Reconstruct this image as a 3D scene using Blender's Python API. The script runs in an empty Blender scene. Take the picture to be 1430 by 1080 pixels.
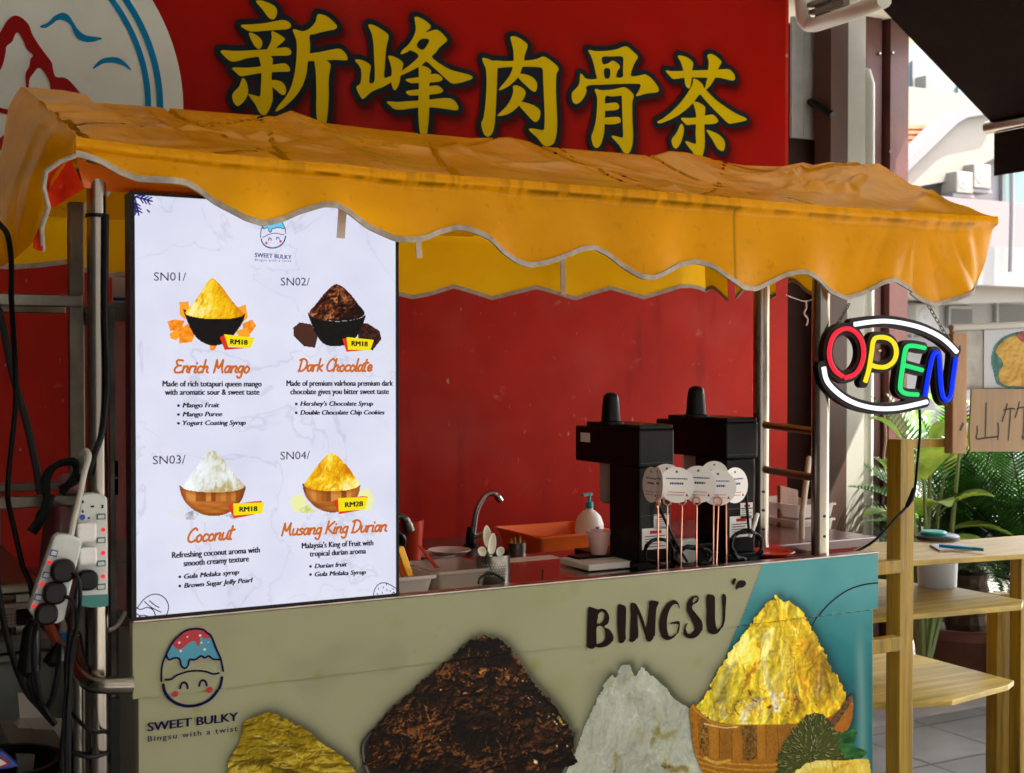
import bpy, bmesh, math, random
import numpy as np
from mathutils import Vector, Matrix
random.seed(7)
R = math.radians
SC = bpy.context.scene
COL = SC.collection

# ---------------------------------------------------------------- camera
F = 1800.0; TH = math.atan(F/3313.0); PI_ = R(0.955)
CAM = np.array([-0.5975, -2.788, 1.55])
_d = np.array([math.sin(TH), math.cos(TH), 0.0]); _r = np.array([math.cos(TH), -math.sin(TH), 0.0]); _z = np.array([0, 0, 1.0])
DV = _d*math.cos(PI_) - _z*math.sin(PI_); UV_ = _z*math.cos(PI_) + _d*math.sin(PI_)
cd = bpy.data.cameras.new('camera'); cam = bpy.data.objects.new('camera', cd); COL.objects.link(cam)
cam.location = CAM; cam.rotation_euler = (R(90) - PI_, 0, -TH)
cd.sensor_width = 36; cd.lens = 36*F/1430; cd.clip_start = 0.05; cd.clip_end = 500
cd.dof.use_dof = True; cd.dof.focus_distance = 3.5; cd.dof.aperture_fstop = 6.3
SC.camera = cam

# ---------------------------------------------------------------- light
EXPO = 3.78
SUN_EL, SUN_AZ = 58, 106          # azimuth clockwise from +y (towards +x)
w = bpy.data.worlds.new('World'); SC.world = w; w.use_nodes = True
nt = w.node_tree; bg = nt.nodes['Background']
sky = nt.nodes.new('ShaderNodeTexSky'); sky.sky_type = 'NISHITA'; sky.sun_disc = False
sky.sun_elevation = R(SUN_EL); sky.sun_rotation = R(SUN_AZ); sky.air_density = 1.0; sky.dust_density = 6.0; sky.ozone_density = 0.6
nt.links.new(sky.outputs[0], bg.inputs[0]); bg.inputs[1].default_value = 0.10
sd = bpy.data.lights.new('sun', 'SUN'); sd.energy = 2.6; sd.angle = R(0.5); sd.color = (1, 0.94, 0.84)
so = bpy.data.objects.new('sun', sd); COL.objects.link(so)
sv = Vector((math.sin(R(SUN_AZ))*math.cos(R(SUN_EL)), math.cos(R(SUN_AZ))*math.cos(R(SUN_EL)), math.sin(R(SUN_EL))))
so.rotation_euler = sv.to_track_quat('Z', 'Y').to_euler(); so.location = (6, 10, 14)
SC.view_settings.view_transform = 'Standard'; SC.view_settings.look = 'None'
SC.view_settings.exposure = EXPO; SC.view_settings.gamma = 1
SC.cycles.max_bounces = 10; SC.cycles.transparent_max_bounces = 16; SC.cycles.use_denoising = True
SC.cycles.sample_clamp_indirect = 6
GLOW = 1.0/2**EXPO               # lamps and screens are as bright as the camera saw them

# ---------------------------------------------------------------- helpers: pixels of the survey -> places
def ray(px, py):
    px = np.asarray(px, float)[..., None]; py = np.asarray(py, float)[..., None]
    return DV + (px-715)/F*_r + (540-py)/F*UV_
def PY(px, py, y):
    r = ray(px, py); t = (y - CAM[1])/r[..., 1]
    return CAM + r*np.asarray(t)[..., None]
def PX(px, py, x):
    r = ray(px, py); t = (x - CAM[0])/r[..., 0]
    return CAM + r*np.asarray(t)[..., None]
def PZ(px, py, z):
    r = ray(px, py); t = (z - CAM[2])/r[..., 2]
    return CAM + r*np.asarray(t)[..., None]
def proj(x, y, z):
    v = np.stack([np.asarray(x)-CAM[0], np.asarray(y)-CAM[1], np.asarray(z)-CAM[2]], -1)
    dz = v@DV
    return 715 + F*(v@_r)/dz, 540 - F*(v@UV_)/dz
def ppm(px, y):                     # pixels per metre at pixel column px on plane y
    p = PY(px, 510, y); return F/float((p-CAM)@DV)
def lin(c):
    c = np.asarray(c, float)/255.0
    return np.where(c <= 0.04045, c/12.92, ((c+0.055)/1.055)**2.4)
def V(p): return Vector([float(a) for a in p])

# ---------------------------------------------------------------- numpy noise and shapes
def _h(ix, iy, s):
    n = (ix.astype(np.int64)*374761393 + iy.astype(np.int64)*668265263 + s*974634541) & 0xffffffff
    n = ((n ^ (n >> 13))*1274126177) & 0xffffffff
    return ((n ^ (n >> 16)) & 0xffff)/65535.0
def vnoise(x, y, s=0):
    xi = np.floor(x); yi = np.floor(y); fx = x-xi; fy = y-yi
    fx = fx*fx*(3-2*fx); fy = fy*fy*(3-2*fy)
    a = _h(xi, yi, s); b = _h(xi+1, yi, s); c = _h(xi, yi+1, s); d = _h(xi+1, yi+1, s)
    return (a*(1-fx)+b*fx)*(1-fy) + (c*(1-fx)+d*fx)*fy
def fbm(x, y, o=4, s=0, g=0.5):
    t = 0; a = 1; n = 0
    for i in range(o):
        t = t + a*vnoise(x*2**i + 17*i, y*2**i + 31*i, s+i); n += a; a *= g
    return t/n
def ridged(x, y, o=4, s=0):
    t = 0; a = 1; n = 0
    for i in range(o):
        t = t + a*(1-np.abs(2*vnoise(x*2**i+9*i, y*2**i+5*i, s+i)-1)); n += a; a *= 0.55
    return t/n
def ss(a, b, x):
    t = np.clip((x-a)/(b-a), 0, 1); return t*t*(3-2*t)
def crom(pts, n=6, closed=False):
    p = np.asarray(pts, float); m = len(p); out = []
    for i in range(m if closed else m-1):
        if closed: a, b, c, d = p[(i-1) % m], p[i], p[(i+1) % m], p[(i+2) % m]
        else: a, b, c, d = p[max(i-1, 0)], p[i], p[i+1], p[min(i+2, m-1)]
        for k in range(n):
            t = k/n
            out.append(0.5*((2*b) + (c-a)*t + (2*a-5*b+4*c-d)*t*t + (3*b-a-3*c+d)*t**3))
    if not closed: out.append(p[-1])
    return np.array(out)
def poly_sd(X, Y, poly):             # signed distance, negative inside
    p = np.asarray(poly, float); q = np.roll(p, -1, 0)
    d2 = np.full(X.shape, 1e18); ins = np.zeros(X.shape, bool)
    for (ax, ay), (bx, by) in zip(p, q):
        ex, ey = bx-ax, by-ay; L = ex*ex+ey*ey + 1e-18
        t = np.clip(((X-ax)*ex+(Y-ay)*ey)/L, 0, 1)
        d2 = np.minimum(d2, (X-ax-t*ex)**2+(Y-ay-t*ey)**2)
        if ay != by:
            ins ^= ((ay > Y) != (by > Y)) & (X < (bx-ax)*(Y-ay)/(by-ay)+ax)
    return np.where(ins, -1, 1)*np.sqrt(d2)
def line_d(X, Y, pts):
    p = np.asarray(pts, float); d2 = np.full(X.shape, 1e18)
    for (ax, ay), (bx, by) in zip(p[:-1], p[1:]):
        ex, ey = bx-ax, by-ay; L = ex*ex+ey*ey+1e-18
        t = np.clip(((X-ax)*ex+(Y-ay)*ey)/L, 0, 1)
        d2 = np.minimum(d2, (X-ax-t*ex)**2+(Y-ay-t*ey)**2)
    return np.sqrt(d2)

class MB:
    def __init__(s): s.v = []; s.f = []
    def add(s, vs, fs):
        o = len(s.v); s.v += [tuple(float(c) for c in v) for v in vs]; s.f += [tuple(i+o for i in f) for f in fs]; return s
    def box(s, x0, x1, y0, y1, z0, z1):
        vs = [(x, y, z) for z in (z0, z1) for y in (y0, y1) for x in (x0, x1)]
        return s.add(vs, [(0, 2, 3, 1), (4, 5, 7, 6), (0, 1, 5, 4), (2, 6, 7, 3), (0, 4, 6, 2), (1, 3, 7, 5)])
    def bar(s, a, b, w, h, up=(0, 0, 1)):     # rectangular bar from a to b
        a = V(a); b = V(b); d = (b-a).normalized(); u = Vector(up)
        x = d.cross(u)
        if x.length < 1e-4: x = d.cross(Vector((0, 1, 0)))
        x.normalize(); y = x.cross(d)
        vs = [p + x*(i*w/2) + y*(j*h/2) for p in (a, b) for i, j in ((-1, -1), (1, -1), (1, 1), (-1, 1))]
        return s.add(vs, [(3, 2, 1, 0), (4, 5, 6, 7), (0, 1, 5, 4), (1, 2, 6, 5), (2, 3, 7, 6), (3, 0, 4, 7)])
    def tube(s, pts, r, n=12, cap=True):
        P = [V(p) for p in pts]; m = len(P); rr = r if hasattr(r, '__len__') else [r]*m
        t0 = (P[1]-P[0]).normalized(); x = t0.orthogonal().normalized(); vs = []; fs = []
        for i in range(m):
            t = (P[min(i+1, m-1)]-P[max(i-1, 0)]).normalized()
            x = (x - t*x.dot(t)).normalized(); y = t.cross(x)
            for k in range(n):
                a = 2*math.pi*k/n; vs.append(P[i]+(x*math.cos(a)+y*math.sin(a))*rr[i])
        for i in range(m-1):
            for k in range(n):
                fs.append((i*n+k, i*n+(k+1) % n, (i+1)*n+(k+1) % n, (i+1)*n+k))
        if cap: fs += [tuple(range(n-1, -1, -1)), tuple(range((m-1)*n, m*n))]
        return s.add(vs, fs)
    def lathe(s, c, prof, n=24, axis=None, closed=False):       # profile (r, z)
        c = V(c); vs = []; fs = []; m = len(prof)
        for r, z in prof:
            for k in range(n):
                a = 2*math.pi*k/n; vs.append(c+Vector((r*math.cos(a), r*math.sin(a), z)))
        for i in range(m-1):
            for k in range(n):
                fs.append((i*n+k, i*n+(k+1) % n, (i+1)*n+(k+1) % n, (i+1)*n+k))
        if prof[0][0] > 1e-5 and not closed: fs.append(tuple(range(n-1, -1, -1)))
        if prof[-1][0] > 1e-5 and not closed: fs.append(tuple(range((m-1)*n, m*n)))
        return s.add(vs, fs)
    def prism(s, pts, off):                     # planar polygon (3-D points) swept by off
        P = [V(p) for p in pts]; o = V(off); n = len(P)
        vs = P + [p+o for p in P]
        fs = [tuple(range(n)), tuple(range(2*n-1, n-1, -1))] + [(i, n+i, n+(i+1) % n, (i+1) % n) for i in range(n)]
        return s.add(vs, fs)
    def grid(s, A):                             # A: (rows, cols, 3)
        r, c = A.shape[:2]
        return s.add(A.reshape(-1, 3), [(i*c+j, i*c+j+1, (i+1)*c+j+1, (i+1)*c+j) for i in range(r-1) for j in range(c-1)])

def mesh(name, verts, faces, col=None):
    me = bpy.data.meshes.new(name); me.from_pydata([tuple(map(float, v)) for v in verts], [], faces)
    if col is not None:
        a = me.color_attributes.new('Col', 'FLOAT_COLOR', 'POINT')
        c = np.ones((len(verts), 4), np.float32); c[:, :3] = col; a.data.foreach_set('color', c.ravel())
    me.update(); return me
def link(name, me, m, parent=None, smooth=False, bevel=0, solid=0):
    o = bpy.data.objects.new(name, me); COL.objects.link(o)
    if m: me.materials.append(m)
    if smooth:
        me.polygons.foreach_set('use_smooth', [True]*len(me.polygons))
        if smooth != 2: me.set_sharp_from_angle(angle=R(40))
    if solid:
        s = o.modifiers.new('thick', 'SOLIDIFY'); s.thickness = solid; s.offset = 0
    if bevel:
        b = o.modifiers.new('bevel', 'BEVEL'); b.width = bevel; b.segments = 2; b.limit_method = 'ANGLE'; b.angle_limit = R(40)
    if parent is not None:
        o.parent = parent
        if parent.type == 'EMPTY': o.location = -parent.location
    return o
def part(name, mb, m, parent=None, smooth=False, bevel=0, solid=0, label=None):
    me = mesh(name, mb.v, mb.f)
    bm = bmesh.new(); bm.from_mesh(me); bmesh.ops.recalc_face_normals(bm, faces=bm.faces); bm.to_mesh(me); bm.free()
    o = link(name, me, m, parent, smooth, bevel, solid)
    if label: o['label'] = label
    return o
def tag(o, label, cat, group=None):
    o['label'] = label; o['category'] = cat
    if group: o['group'] = group
    return o
def thing(name, label, cat, loc, group=None):
    o = bpy.data.objects.new(name, None); COL.objects.link(o); o.location = V(loc); o.empty_display_size = 0.1
    return tag(o, label, cat, group)
def struct(o): o['kind'] = 'structure'; return o

# ---------------------------------------------------------------- materials
def mat(name, col, rough=0.5, metal=0.0, spec=0.5, var=0.0, vscale=8, bump=0.0, bscale=60, col2=None, trans=0.0, transl=0.0,
        alpha=1.0, coat=0.0, stretch=None, detail=4, ior=1.45, rvar=0.0, coords='Object', emit=0, attr=False):
    m = bpy.data.materials.new(name); m.use_nodes = True; N = m.node_tree.nodes; L = m.node_tree.links
    b = N['Principled BSDF']; out = N['Material Output']
    b.inputs['Roughness'].default_value = rough; b.inputs['Metallic'].default_value = metal
    b.inputs['Specular IOR Level'].default_value = spec; b.inputs['Transmission Weight'].default_value = trans
    b.inputs['IOR'].default_value = ior; b.inputs['Coat Weight'].default_value = coat; b.inputs['Alpha'].default_value = alpha
    b.inputs['Base Color'].default_value = (*col, 1)
    src = None
    tc = N.new('ShaderNodeTexCoord'); mp = N.new('ShaderNodeMapping'); L.new(tc.outputs[coords], mp.inputs[0])
    if stretch: mp.inputs['Scale'].default_value = stretch
    if attr:
        at = N.new('ShaderNodeAttribute'); at.attribute_name = 'Col'; src = at.outputs['Color']
    if var or col2:
        n = N.new('ShaderNodeTexNoise'); n.inputs['Scale'].default_value = vscale; n.inputs['Detail'].default_value = detail; n.inputs['Roughness'].default_value = 0.62
        L.new(mp.outputs[0], n.inputs[0])
        rp = N.new('ShaderNodeValToRGB'); L.new(n.outputs[0], rp.inputs[0])
        c2 = col2 if col2 else tuple(c*(1-var) for c in col)
        c1 = tuple(min(1, c*(1+var*0.6)) for c in col) if not col2 else col
        rp.color_ramp.elements[0].position = 0.32; rp.color_ramp.elements[1].position = 0.68
        if attr: c2 = (1-var,)*3; c1 = (1.0,)*3
        rp.color_ramp.elements[0].color = (*c2, 1); rp.color_ramp.elements[1].color = (*c1, 1)
        if attr:
            mx = N.new('ShaderNodeMix'); mx.data_type = 'RGBA'; mx.blend_type = 'MULTIPLY'; mx.inputs[0].default_value = 1
            L.new(src, mx.inputs[6]); L.new(rp.outputs[0], mx.inputs[7]); src = mx.outputs[2]
        else: src = rp.outputs[0]
        if rvar:
            rr = N.new('ShaderNodeMapRange'); rr.inputs[3].default_value = max(0.02, rough-rvar); rr.inputs[4].default_value = min(1, rough+rvar)
            L.new(n.outputs[0], rr.inputs[0]); L.new(rr.outputs[0], b.inputs['Roughness'])
    if src: L.new(src, b.inputs['Base Color'])
    if bump:
        n2 = N.new('ShaderNodeTexNoise'); n2.inputs['Scale'].default_value = bscale; n2.inputs['Detail'].default_value = 4
        L.new(mp.outputs[0], n2.inputs[0]); bp = N.new('ShaderNodeBump'); bp.inputs['Strength'].default_value = bump; bp.inputs['Distance'].default_value = 0.01
        L.new(n2.outputs[0], bp.inputs['Height']); L.new(bp.outputs[0], b.inputs['Normal'])
    if transl:
        t = N.new('ShaderNodeBsdfTranslucent'); mx = N.new('ShaderNodeMixShader'); mx.inputs[0].default_value = transl
        if src: L.new(src, t.inputs[0])
        else: t.inputs[0].default_value = (*col, 1)
        L.new(b.outputs[0], mx.inputs[1]); L.new(t.outputs[0], mx.inputs[2]); L.new(mx.outputs[0], out.inputs[0])
    if emit:
        if src: L.new(src, b.inputs['Emission Color'])
        else: b.inputs['Emission Color'].default_value = (*col, 1)
        b.inputs['Emission Strength'].default_value = emit
    return m
def lit(name, col, s=1.0, attr=False, bg_=None):
    """a backlit or glowing face with a faint glossy cover"""
    m = mat(name, (0.004, 0.004, 0.004), 0.4, spec=0.05); N = m.node_tree.nodes; L = m.node_tree.links; b = N['Principled BSDF']
    b.inputs['Emission Color'].default_value = (*col, 1); b.inputs['Emission Strength'].default_value = s*GLOW
    if attr:
        at = N.new('ShaderNodeAttribute'); at.attribute_name = 'Col'; L.new(at.outputs['Color'], b.inputs['Emission Color'])
    return m
def glass(name, col=(0.9, 0.95, 0.93), a=0.25, rough=0.05):
    m = bpy.data.materials.new(name); m.use_nodes = True; N = m.node_tree.nodes; L = m.node_tree.links
    b = N['Principled BSDF']; b.inputs['Base Color'].default_value = (*col, 1); b.inputs['Roughness'].default_value = rough
    t = N.new('ShaderNodeBsdfTransparent'); t.inputs[0].default_value = (*[0.6+0.4*c for c in col], 1)
    mx = N.new('ShaderNodeMixShader'); mx.inputs[0].default_value = a
    L.new(t.outputs[0], mx.inputs[1]); L.new(b.outputs[0], mx.inputs[2]); L.new(mx.outputs[0], N['Material Output'].inputs[0])
    return m

STEEL = mat('stainless_steel', (0.34, 0.31, 0.26), 0.24, 1.0, var=0.25, vscale=6, stretch=(1, 1, 0.15), rvar=0.1, bump=0.03, bscale=40)
DSTEEL = mat('dull_steel', (0.16, 0.15, 0.13), 0.42, 1.0, var=0.45, vscale=9, rvar=0.14)
CHROME = mat('chrome', (0.6, 0.6, 0.6), 0.12, 1.0)
BLACK = mat('black_plastic', (0.0035, 0.0034, 0.0036), 0.34, spec=0.22, var=0.3, vscale=14, rvar=0.1)
RUBBER = mat('black_rubber', (0.003, 0.003, 0.0032), 0.5, spec=0.2)
WHITEP = mat('white_plastic', (0.66, 0.66, 0.64), 0.38, var=0.08, vscale=20)
GREYP = mat('grey_white_plastic', (0.50, 0.53, 0.50), 0.42, var=0.12, vscale=18)
PAPER = mat('paper', (0.72, 0.71, 0.68), 0.8, var=0.06, vscale=20)
REDINK = mat('red_ink', (0.40, 0.02, 0.02), 0.6, spec=.1)
BLUEINK = mat('blue_ink', (0.02, 0.05, 0.24), 0.6, spec=.1)
GREYINK = mat('grey_ink', (0.12, 0.12, 0.14), 0.6, spec=.1)
NAVYINK = mat('navy_ink', (0.006, 0.004, 0.07), 0.6, spec=.1)
COPPER = mat('copper_wire', (0.75, 0.36, 0.25), 0.3, 1.0)
# ---------------------------------------------------------------- flat artwork: signed-distance fills on a plane
def sdf_mesh(name, sd, xs, zs, yfun, iso=0.0):
    """filled region sd < iso of a grid, as one flat mesh; yfun(x, z) gives the plane's depth"""
    S = sd - iso; ny, nx = S.shape; vid = {}; vs = []; fs = []
    def v(key, x, z):
        if key not in vid: vid[key] = len(vs); vs.append((x, float(yfun(x, z)), z))
        return vid[key]
    ins = S < 0
    any_ = ins[:-1, :-1] | ins[1:, :-1] | ins[:-1, 1:] | ins[1:, 1:]
    for j, i in zip(*np.nonzero(any_)):
        cs = [(j, i), (j, i+1), (j+1, i+1), (j+1, i)]; poly = []
        for k in range(4):
            a, b = cs[k], cs[(k+1) % 4]; sa, sb = S[a], S[b]
            if sa < 0: poly.append(v(a, xs[a[1]], zs[a[0]]))
            if (sa < 0) != (sb < 0):
                t = sa/(sa-sb); lo, hi = (a, b) if a < b else (b, a)
                poly.append(v((lo, hi), xs[a[1]]*(1-t)+xs[b[1]]*t, zs[a[0]]*(1-t)+zs[b[0]]*t))
        if len(poly) > 2: fs.append(tuple(poly))
    return mesh(name, vs, fs)
def art(name, polys, y, m, parent, cell=0.003, grow=0.0, holes=(), lines=(), smooth=5, yfun=None, lift=0.0):
    """polys / holes: lists of (px, py) outlines; lines: (points, width_px); all surveyed on plane y"""
    def W(pts): p = PY(np.array(pts)[:, 0], np.array(pts)[:, 1], y); return p[:, [0, 2]]
    P = [crom(W(p), smooth, True) if smooth else W(p) for p in polys]; H = [crom(W(p), smooth, True) for p in holes]
    Ls = [(crom(W(p), 8), wd/2/ppm(np.mean([q[0] for q in p]), y)) for p, wd in lines]
    allp = np.concatenate(P + [l[0] for l in Ls]); mg = grow + cell*2 + max([l[1] for l in Ls] + [0])
    x0, z0 = allp.min(0)-mg; x1, z1 = allp.max(0)+mg
    xs = np.arange(x0, x1+cell, cell); zs = np.arange(z0, z1+cell, cell); X, Z = np.meshgrid(xs, zs)
    sd = np.full(X.shape, 9.0)
    for p in P:
        a0 = p.min(0)-mg; a1 = p.max(0)+mg
        i0, i1 = np.searchsorted(xs, [a0[0], a1[0]]); j0, j1 = np.searchsorted(zs, [a0[1], a1[1]]); sl = (slice(j0, j1), slice(i0, i1))
        sd[sl] = np.minimum(sd[sl], poly_sd(X[sl], Z[sl], p))
    for p, hw in Ls: sd = np.minimum(sd, line_d(X, Z, p)-hw)
    for p in H: sd = np.maximum(sd, -poly_sd(X, Z, p))
    yf = yfun if yfun else (lambda a, b: y)
    return link(name, sdf_mesh(name, sd, xs, zs, lambda a, b: yf(a, b)-lift, grow), m, parent)
def T(pts, ox, oy, s): return [(ox+a/s, oy+b/s) for a, b in pts]

# ---------------------------------------------------------------- text (the built-in font) laid in the world
def text(name, s, p0, p1, cap, y, m, parent, lift=0.0015, bold=0.0, shear=0.0, space=1.0, fit=True, yfun=None, axis=None):
    """s from pixel p0 (baseline left) to p1 (baseline right), capital height cap pixels at p0, on plane y"""
    cu = bpy.data.curves.new('txt', 'FONT'); cu.body = s; cu.size = 1; cu.shear = shear; cu.space_character = space; cu.resolution_u = 3; cu.offset = 0.0
    ob = bpy.data.objects.new('txt', cu); COL.objects.link(ob)
    dg = bpy.context.evaluated_depsgraph_get(); me0 = ob.evaluated_get(dg).to_mesh()
    vs = np.array([v.co[:] for v in me0.vertices]); fs = [tuple(p.vertices) for p in me0.polygons]
    ob.evaluated_get(dg).to_mesh_clear(); bpy.data.objects.remove(ob); bpy.data.curves.remove(cu)
    a = PY(*p0, y); b = PY(*p1, y); x0, x1 = vs[:, 0].min(), vs[:, 0].max()
    h = cap/ppm(p0[0], y)/0.729
    X = a[0] + (vs[:, 0]-x0)/(x1-x0)*(b[0]-a[0]); Z = a[2] + (b[2]-a[2])*(X-a[0])/(b[0]-a[0]) + vs[:, 1]*h
    yf = yfun if yfun else (lambda q, r: y)
    if bold > 0:                      # heavier strokes: the same outlines again, a hair to each side and in front
        e = bold*h*0.55; X = np.concatenate([X-e, X+e, X]); Z = np.concatenate([Z, Z, Z+e*.3]); n0 = len(vs); L0 = np.repeat([0, 2e-4, 4e-4], n0); fs = [tuple(i+k*n0 for i in f) for k in range(3) for f in fs]
    else: L0 = np.zeros(len(X))
    lift = lift+L0
    out = [(xx, float(yf(xx, zz))-l_, zz) for xx, zz, l_ in zip(X, Z, lift)]
    return out, fs
def texts(name, items, m, parent, **k):
    V_, F_ = [], []
    for it in items:
        kw = dict(k); kw.update(it[4] if len(it) > 4 else {})
        v, f = text('t', it[0], it[1], it[2], it[3], kw.pop('y'), m, parent, **kw)
        o = len(V_); V_ += v; F_ += [tuple(i+o for i in q) for q in f]
    return link(name, mesh(name, V_, F_), m, parent)

def patch(ctrl, nu, nv):
    """Catmull-Rom surface through a grid of 3-D control points"""
    A = np.asarray(ctrl, float); r = [crom(A[:, j], nu) for j in range(A.shape[1])]
    B = np.stack(r, 1); return np.stack([crom(B[i], nv) for i in range(B.shape[0])], 0)

# ---------------------------------------------------------------- the setting
WY = 1.85
g = part('ground', MB().box(-60, 90, -60, 120, -0.3, 0), mat('pavement', (0.19, 0.185, 0.17), 0.75, var=0.3, vscale=3, bump=0.2, bscale=90)); struct(g)

RED = mat('red_wall_paint', (0.375, 0.0145, 0.007), 0.45, spec=0.10, var=0.22, vscale=1.6, bump=0.08, bscale=5, rvar=0.12)
N = RED.node_tree.nodes; L = RED.node_tree.links; b = N['Principled BSDF']; src = b.inputs['Base Color'].links[0].from_socket
tc = [n for n in N if n.type == 'TEX_COORD'][0]
def scuff(scale, lo, hi, col, fac, src, stretch=(1, 1, 1)):
    mp = N.new('ShaderNodeMapping'); mp.inputs['Scale'].default_value = stretch; L.new(tc.outputs['Object'], mp.inputs[0]); n = N.new('ShaderNodeTexNoise'); n.inputs['Scale'].default_value = scale; n.inputs['Detail'].default_value = 3; L.new(mp.outputs[0], n.inputs[0])
    r = N.new('ShaderNodeMapRange'); r.inputs[1].default_value = lo; r.inputs[2].default_value = hi; r.inputs[4].default_value = fac; L.new(n.outputs[0], r.inputs[0])
    m = N.new('ShaderNodeMix'); m.data_type = 'RGBA'; m.inputs[7].default_value = (*col, 1); L.new(r.outputs[0], m.inputs[0]); L.new(src, m.inputs[6]); return m.outputs[2]
src = scuff(2.2, .5, .85, (.42, .08, .06), .55, src); src = scuff(34, .70, .76, (.5, .30, .24), .6, src, (1, 1, .5)); src = scuff(11, .68, .80, (.48, .16, .12), .5, src, (1, 1, 1.6)); src = scuff(3.5, .62, .8, (.10, .006, .004), .5, src, (2.5, 1, .5))
L.new(src, b.inputs['Base Color'])
MAROON = mat('maroon_sheet', (0.085, 0.022, 0.018), 0.45, var=0.35, vscale=4, bump=0.05)
CREAM = mat('cream_render', (0.62, 0.58, 0.48), 0.9, var=0.1, vscale=1.5, bump=0.1)
xr = float(PY(1100, 400, WY)[0])
bd = thing('shop_building', 'shop building with the red ground floor wall behind the food cart', 'building', (0, WY, 0))
part('ground_floor_wall', MB().box(-6, xr, WY, WY+0.25, 0, 3.4), RED, bd)
part('upper_storey', MB().box(-9, 5.0, WY+0.02, 9, 3.4, 7.2), CREAM, bd)  # upper floor, stretched right out of view to keep sun off the pillar
part('porch_ceiling_and_sun_block', MB().box(-9, 3.45, -4.2, WY+0.02, 3.3, 3.5).box(3.4505, 6.6, -4.2, 1.25, 3.42, 3.5).box(3.4505, 4.2, 1.2505, 1.865, 3.42, 3.5), mat('ceiling_paint', (0.78, 0.76, 0.70), 0.85), bd)  # the two right-hand slabs are added out of view to block the sun
part('added_shade_wall', MB().box(-1.95, -1.75, -4.2, WY, 0, 3.3), mat('dark_shade_wall', (0.06, 0.055, 0.05), 0.85), bd)  # unseen wall added to darken the left side of the stall
part('rear_wall', MB().box(xr-0.3, xr, WY+0.25, 9, 0, 3.4), MAROON, bd)

# ---------------------------------------------------------------- the shop sign on the wall
SY = 1.80
sg = thing('shop_sign', 'large red shop sign with five yellow Chinese characters and a round white emblem', 'sign', (1, SY, 2.2))
sx1 = float(PY(1097, 100, SY)[0])
def sign_panel(strokes):
    xs = np.arange(-3.4, sx1+0.012, 0.012); zs = np.arange(2.0, 3.301, 0.012); xs[-1] = sx1
    X, Z = np.meshgrid(xs, zs); d = np.full(X.shape, 1.0)
    for p in strokes:
        W = PY(np.array(p)[:, 0], np.array(p)[:, 1], SY)[:, [0, 2]]
        i0, i1 = np.searchsorted(xs, [W[:, 0].min()-.2, W[:, 0].max()+.2]); j0, j1 = np.searchsorted(zs, [W[:, 1].min()-.2, W[:, 1].max()+.2]); sl = (slice(j0, j1), slice(i0, i1))
        d[sl] = np.minimum(d[sl], poly_sd(X[sl]-0.012, Z[sl]+0.016, W))
    k = 1-0.75*np.exp(-np.maximum(d-0.02, 0)/0.022)             # the printed soft dark rim round the lettering
    n = fbm(X*9, Z*9, 4, 3); m = fbm(X*2.2, Z*2.2, 3, 11)
    base = np.stack([0.26*(0.86+0.3*m), 0.0035*(0.7+0.8*n), 0.0006*(0.8+0.5*n)], -1)
    pale = ss(0.5, 0.75, fbm(X*1.7+3, Z*1.1, 3, 40))[..., None]*0.12
    c = (base*(1-pale)+np.array([0.30, 0.035, 0.03])*pale)*k[..., None]
    vs = np.stack([X, np.full(X.shape, SY), Z], -1); r, cc = X.shape
    fs = [(i*cc+j, i*cc+j+1, (i+1)*cc+j+1, (i+1)*cc+j) for i in range(r-1) for j in range(cc-1)]
    me = mesh('printed_panel', vs.reshape(-1, 3), fs, c.reshape(-1, 3))
    return link('printed_panel', me, mat('sign_print', (0.3, 0.02, 0.01), 0.45, spec=0.06, attr=True, bump=0.03, bscale=6), sg)
CH = []
a = lambda *p: [(p[i], p[i+1]) for i in range(0, len(p), 2)]
X1 = [a(362,10,400,8,460,28,505,55,520,95,505,140,480,150,450,130,410,75,370,30),
 a(245,195,330,188,420,180,500,165,560,155,605,168,625,200,600,222,540,228,440,235,350,242,300,235),
 a(308,252,345,258,385,285,408,320,400,360,380,373,350,350,320,295),
 a(478,240,520,255,560,280,580,300,545,335,510,365,490,385,450,380,455,355,472,320,480,285),
 a(95,385,200,388,320,384,440,376,530,366,590,362,620,380,625,408,600,422,500,425,380,432,300,442,220,465,170,465,130,435),
 a(182,515,290,515,400,505,500,490,570,482,600,495,617,525,608,542,540,545,420,552,330,565,250,578,215,555),
 a(385,425,460,425,487,450,480,520,478,600,485,680,485,760,465,820,440,862,415,872,385,850,355,790,305,720,325,716,370,728,392,725,398,650,402,560,395,480),
 a(262,590,285,615,298,660,300,710,275,760,240,795,215,800,190,770,182,725,200,690,230,660,248,620),
 a(478,610,530,612,570,635,588,680,580,715,555,718,520,690,480,650),
 a(838,110,900,130,960,185,970,205,955,225,880,240,800,262,765,272,768,340,765,410,750,480,740,560,715,640,670,715,610,780,560,820,508,845,530,800,580,740,620,670,645,590,660,500,668,400,665,310,638,235,655,225,715,240,770,215,810,165,820,125),
 a(745,415,850,395,930,378,990,372,1030,400,1050,440,1040,458,960,455,880,458,745,462),
 a(805,450,880,455,920,485,920,520,908,600,908,700,905,800,892,920,880,990,850,1010,830,960,815,850,815,700,812,560)]
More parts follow.
